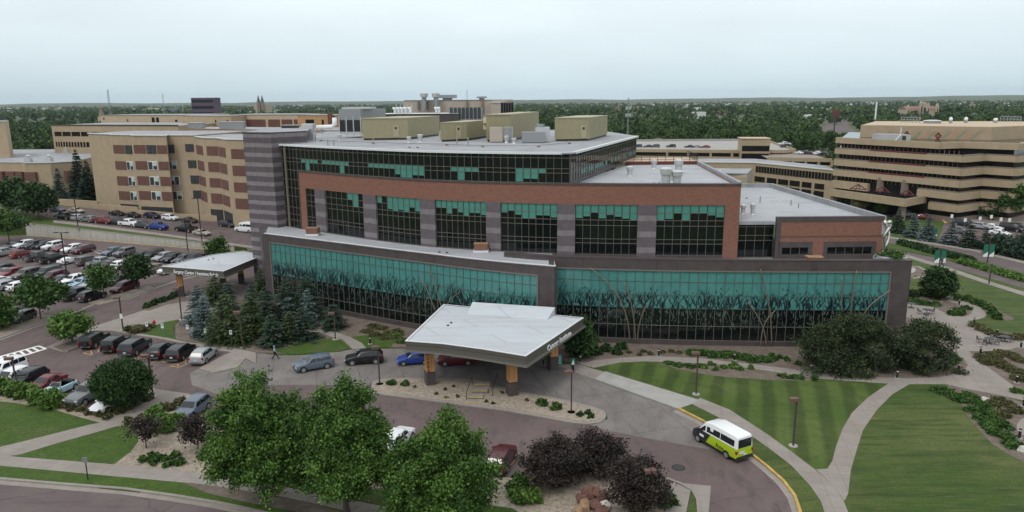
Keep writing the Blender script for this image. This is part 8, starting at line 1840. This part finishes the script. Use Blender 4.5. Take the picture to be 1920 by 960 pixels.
lod = []
for k in range(6):
    lod.append([forest_proto(800+k, 4.6+.4*(k % 3), 10+.8*k/2, ['round', 'oval', 'egg'][k % 3], 14, 9, 1.35), forest_proto(820+k, 5+.4*(k % 3), 10+.8*k/2, ['round', 'oval'][k % 2], 7, 5, 2.6)])
cellnoise = lambda x, y: sin(x*.011+1.3)+sin(y*.009+.4)+sin((x+y)*.0061+2)+.6*sin((x-y)*.023)
nmid = 0
while nmid < 6400:
    y = 290*(5200/290)**(rngF.uniform()**.85); w = y*.85; x = rngF.uniform(-w, w)
    if not -420 < proj((x, y, 5))[0] < 2420: continue
    if y < 640 and x > 40 and y < 560: continue
    if x < 0 and y < 480: continue
    if y < 900 and not free(x, y): continue
    if y > 700 and cellnoise(x, y) < -1.5: continue
    L = 0 if y < 1100 else 1; C, U, V, ti = lod[nmid % 6][L]; s = rngF.uniform(.75, 1.3)*(1 if L == 0 else 1.25); a = rngF.uniform(0, 6.28); c_, s_ = cos(a), sin(a); Rm = np.array([[c_, -s_, 0], [s_, c_, 0], [0, 0, 1]])
    Cs.append((C*s)@Rm.T+np.array((x, y, -.2))); Us.append((U*s)@Rm.T); Vs.append((V*s)@Rm.T); Ts.append(ti*.75+rngF.uniform(-.18, .35)+.05*cellnoise(x*3, y*3)); nmid += 1
o = quadmesh('woodland', np.concatenate(Cs), np.concatenate(Us), np.concatenate(Vs), np.concatenate(Ts), 'leaf_forest'); tag(o, 'broad green woodland of far treetops spreading to the horizon', 'woodland', kind='stuff')
# haze: even, thin air closed in one box
hz = bpy.data.materials.new('haze'); hz.use_nodes = True; nt = hz.node_tree
for n_ in list(nt.nodes):
    if n_.type == 'BSDF_PRINCIPLED': nt.nodes.remove(n_)
pv = nt.nodes.new('ShaderNodeVolumePrincipled'); pv.inputs['Color'].default_value = (.78, .88, .98, 1); pv.inputs['Density'].default_value = .00004; pv.inputs['Anisotropy'].default_value = .2
nt.links.new(pv.outputs[0], nt.nodes['Material Output'].inputs['Volume']); M['haze'] = hz
HAZE = True
if HAZE:
    o = MB().box((0, 5440, 74), (26000, 11100, 152)).build('haze', 'haze'); tag(o, 'thin pale blue haze over the whole scene', 'haze', kind='stuff')
# ================================================================== LIGHT
w = bpy.data.worlds.new('World'); SC.world = w; w.use_nodes = True; nt = w.node_tree
bg = nt.nodes['Background']
SUN_EL, SUN_AZ = radians(55), radians(215)
sky = nt.nodes.new('ShaderNodeTexSky'); sky.sky_type = 'NISHITA'; sky.sun_disc = False
sky.sun_elevation = SUN_EL; sky.sun_rotation = SUN_AZ; sky.air_density = 1.0; sky.dust_density = 2.0; sky.ozone_density = 1.5
hs = nt.nodes.new('ShaderNodeMix'); hs.data_type = 'RGBA'
# an overcast deck laid over the clear sky, thin and slightly uneven
tc = nt.nodes.new('ShaderNodeTexCoord'); mp = nt.nodes.new('ShaderNodeMapping'); mp.inputs['Scale'].default_value = (1.2, 1.2, 5)
nt.links.new(tc.outputs['Generated'], mp.inputs['Vector'])
n = nt.nodes.new('ShaderNodeTexNoise'); n.inputs['Scale'].default_value = 1.4; n.inputs['Detail'].default_value = 4
nt.links.new(mp.outputs['Vector'], n.inputs['Vector'])
sx = nt.nodes.new('ShaderNodeSeparateXYZ'); nt.links.new(tc.outputs['Generated'], sx.inputs[0])
el = nt.nodes.new('ShaderNodeValToRGB'); e = el.color_ramp
e.elements[0].position = 0.0; e.elements[0].color = (6.6, 8.2, 8.9, 1)
e.elements[1].position = 1.0; e.elements[1].color = (11.5, 12.0, 12.4, 1)
x = e.elements.new(.06); x.color = (7.6, 8.8, 9.3, 1)
x = e.elements.new(.2); x.color = (9.3, 9.9, 10.1, 1)
nt.links.new(sx.outputs[2], el.inputs[0])
mr = nt.nodes.new('ShaderNodeMapRange'); mr.inputs[1].default_value = .3; mr.inputs[2].default_value = .7; mr.inputs[3].default_value = .88; mr.inputs[4].default_value = 1.10
nt.links.new(n.outputs['Fac'], mr.inputs[0])
mm = nt.nodes.new('ShaderNodeMix'); mm.data_type = 'RGBA'; mm.blend_type = 'MULTIPLY'; mm.inputs[0].default_value = 1
nt.links.new(el.outputs[0], mm.inputs[6]); nt.links.new(mr.outputs[0], mm.inputs[7])
hs.inputs[0].default_value = .88
nt.links.new(sky.outputs[0], hs.inputs[6]); nt.links.new(mm.outputs[2], hs.inputs[7]); nt.links.new(hs.outputs[2], bg.inputs['Color'])
bg.inputs['Strength'].default_value = .10
sl = bpy.data.lights.new('sun', 'SUN'); sl.energy = 1.0; sl.angle = radians(16); sl.color = (1, .96, .9)
so = bpy.data.objects.new('sun', sl); COL.objects.link(so)
so.rotation_euler = (pi/2-SUN_EL, 0, pi-SUN_AZ)
vs = SC.view_settings; SC.display_settings.display_device = 'sRGB'; vs.view_transform = 'Standard'; vs.look = 'None'; vs.exposure = .08; vs.gamma = 1
SC.cycles.max_bounces = 5; SC.cycles.diffuse_bounces = 2; SC.cycles.glossy_bounces = 2; SC.cycles.transparent_max_bounces = 4
SC.cycles.use_denoising = True
# housekeeping: every top-level thing keeps its own words
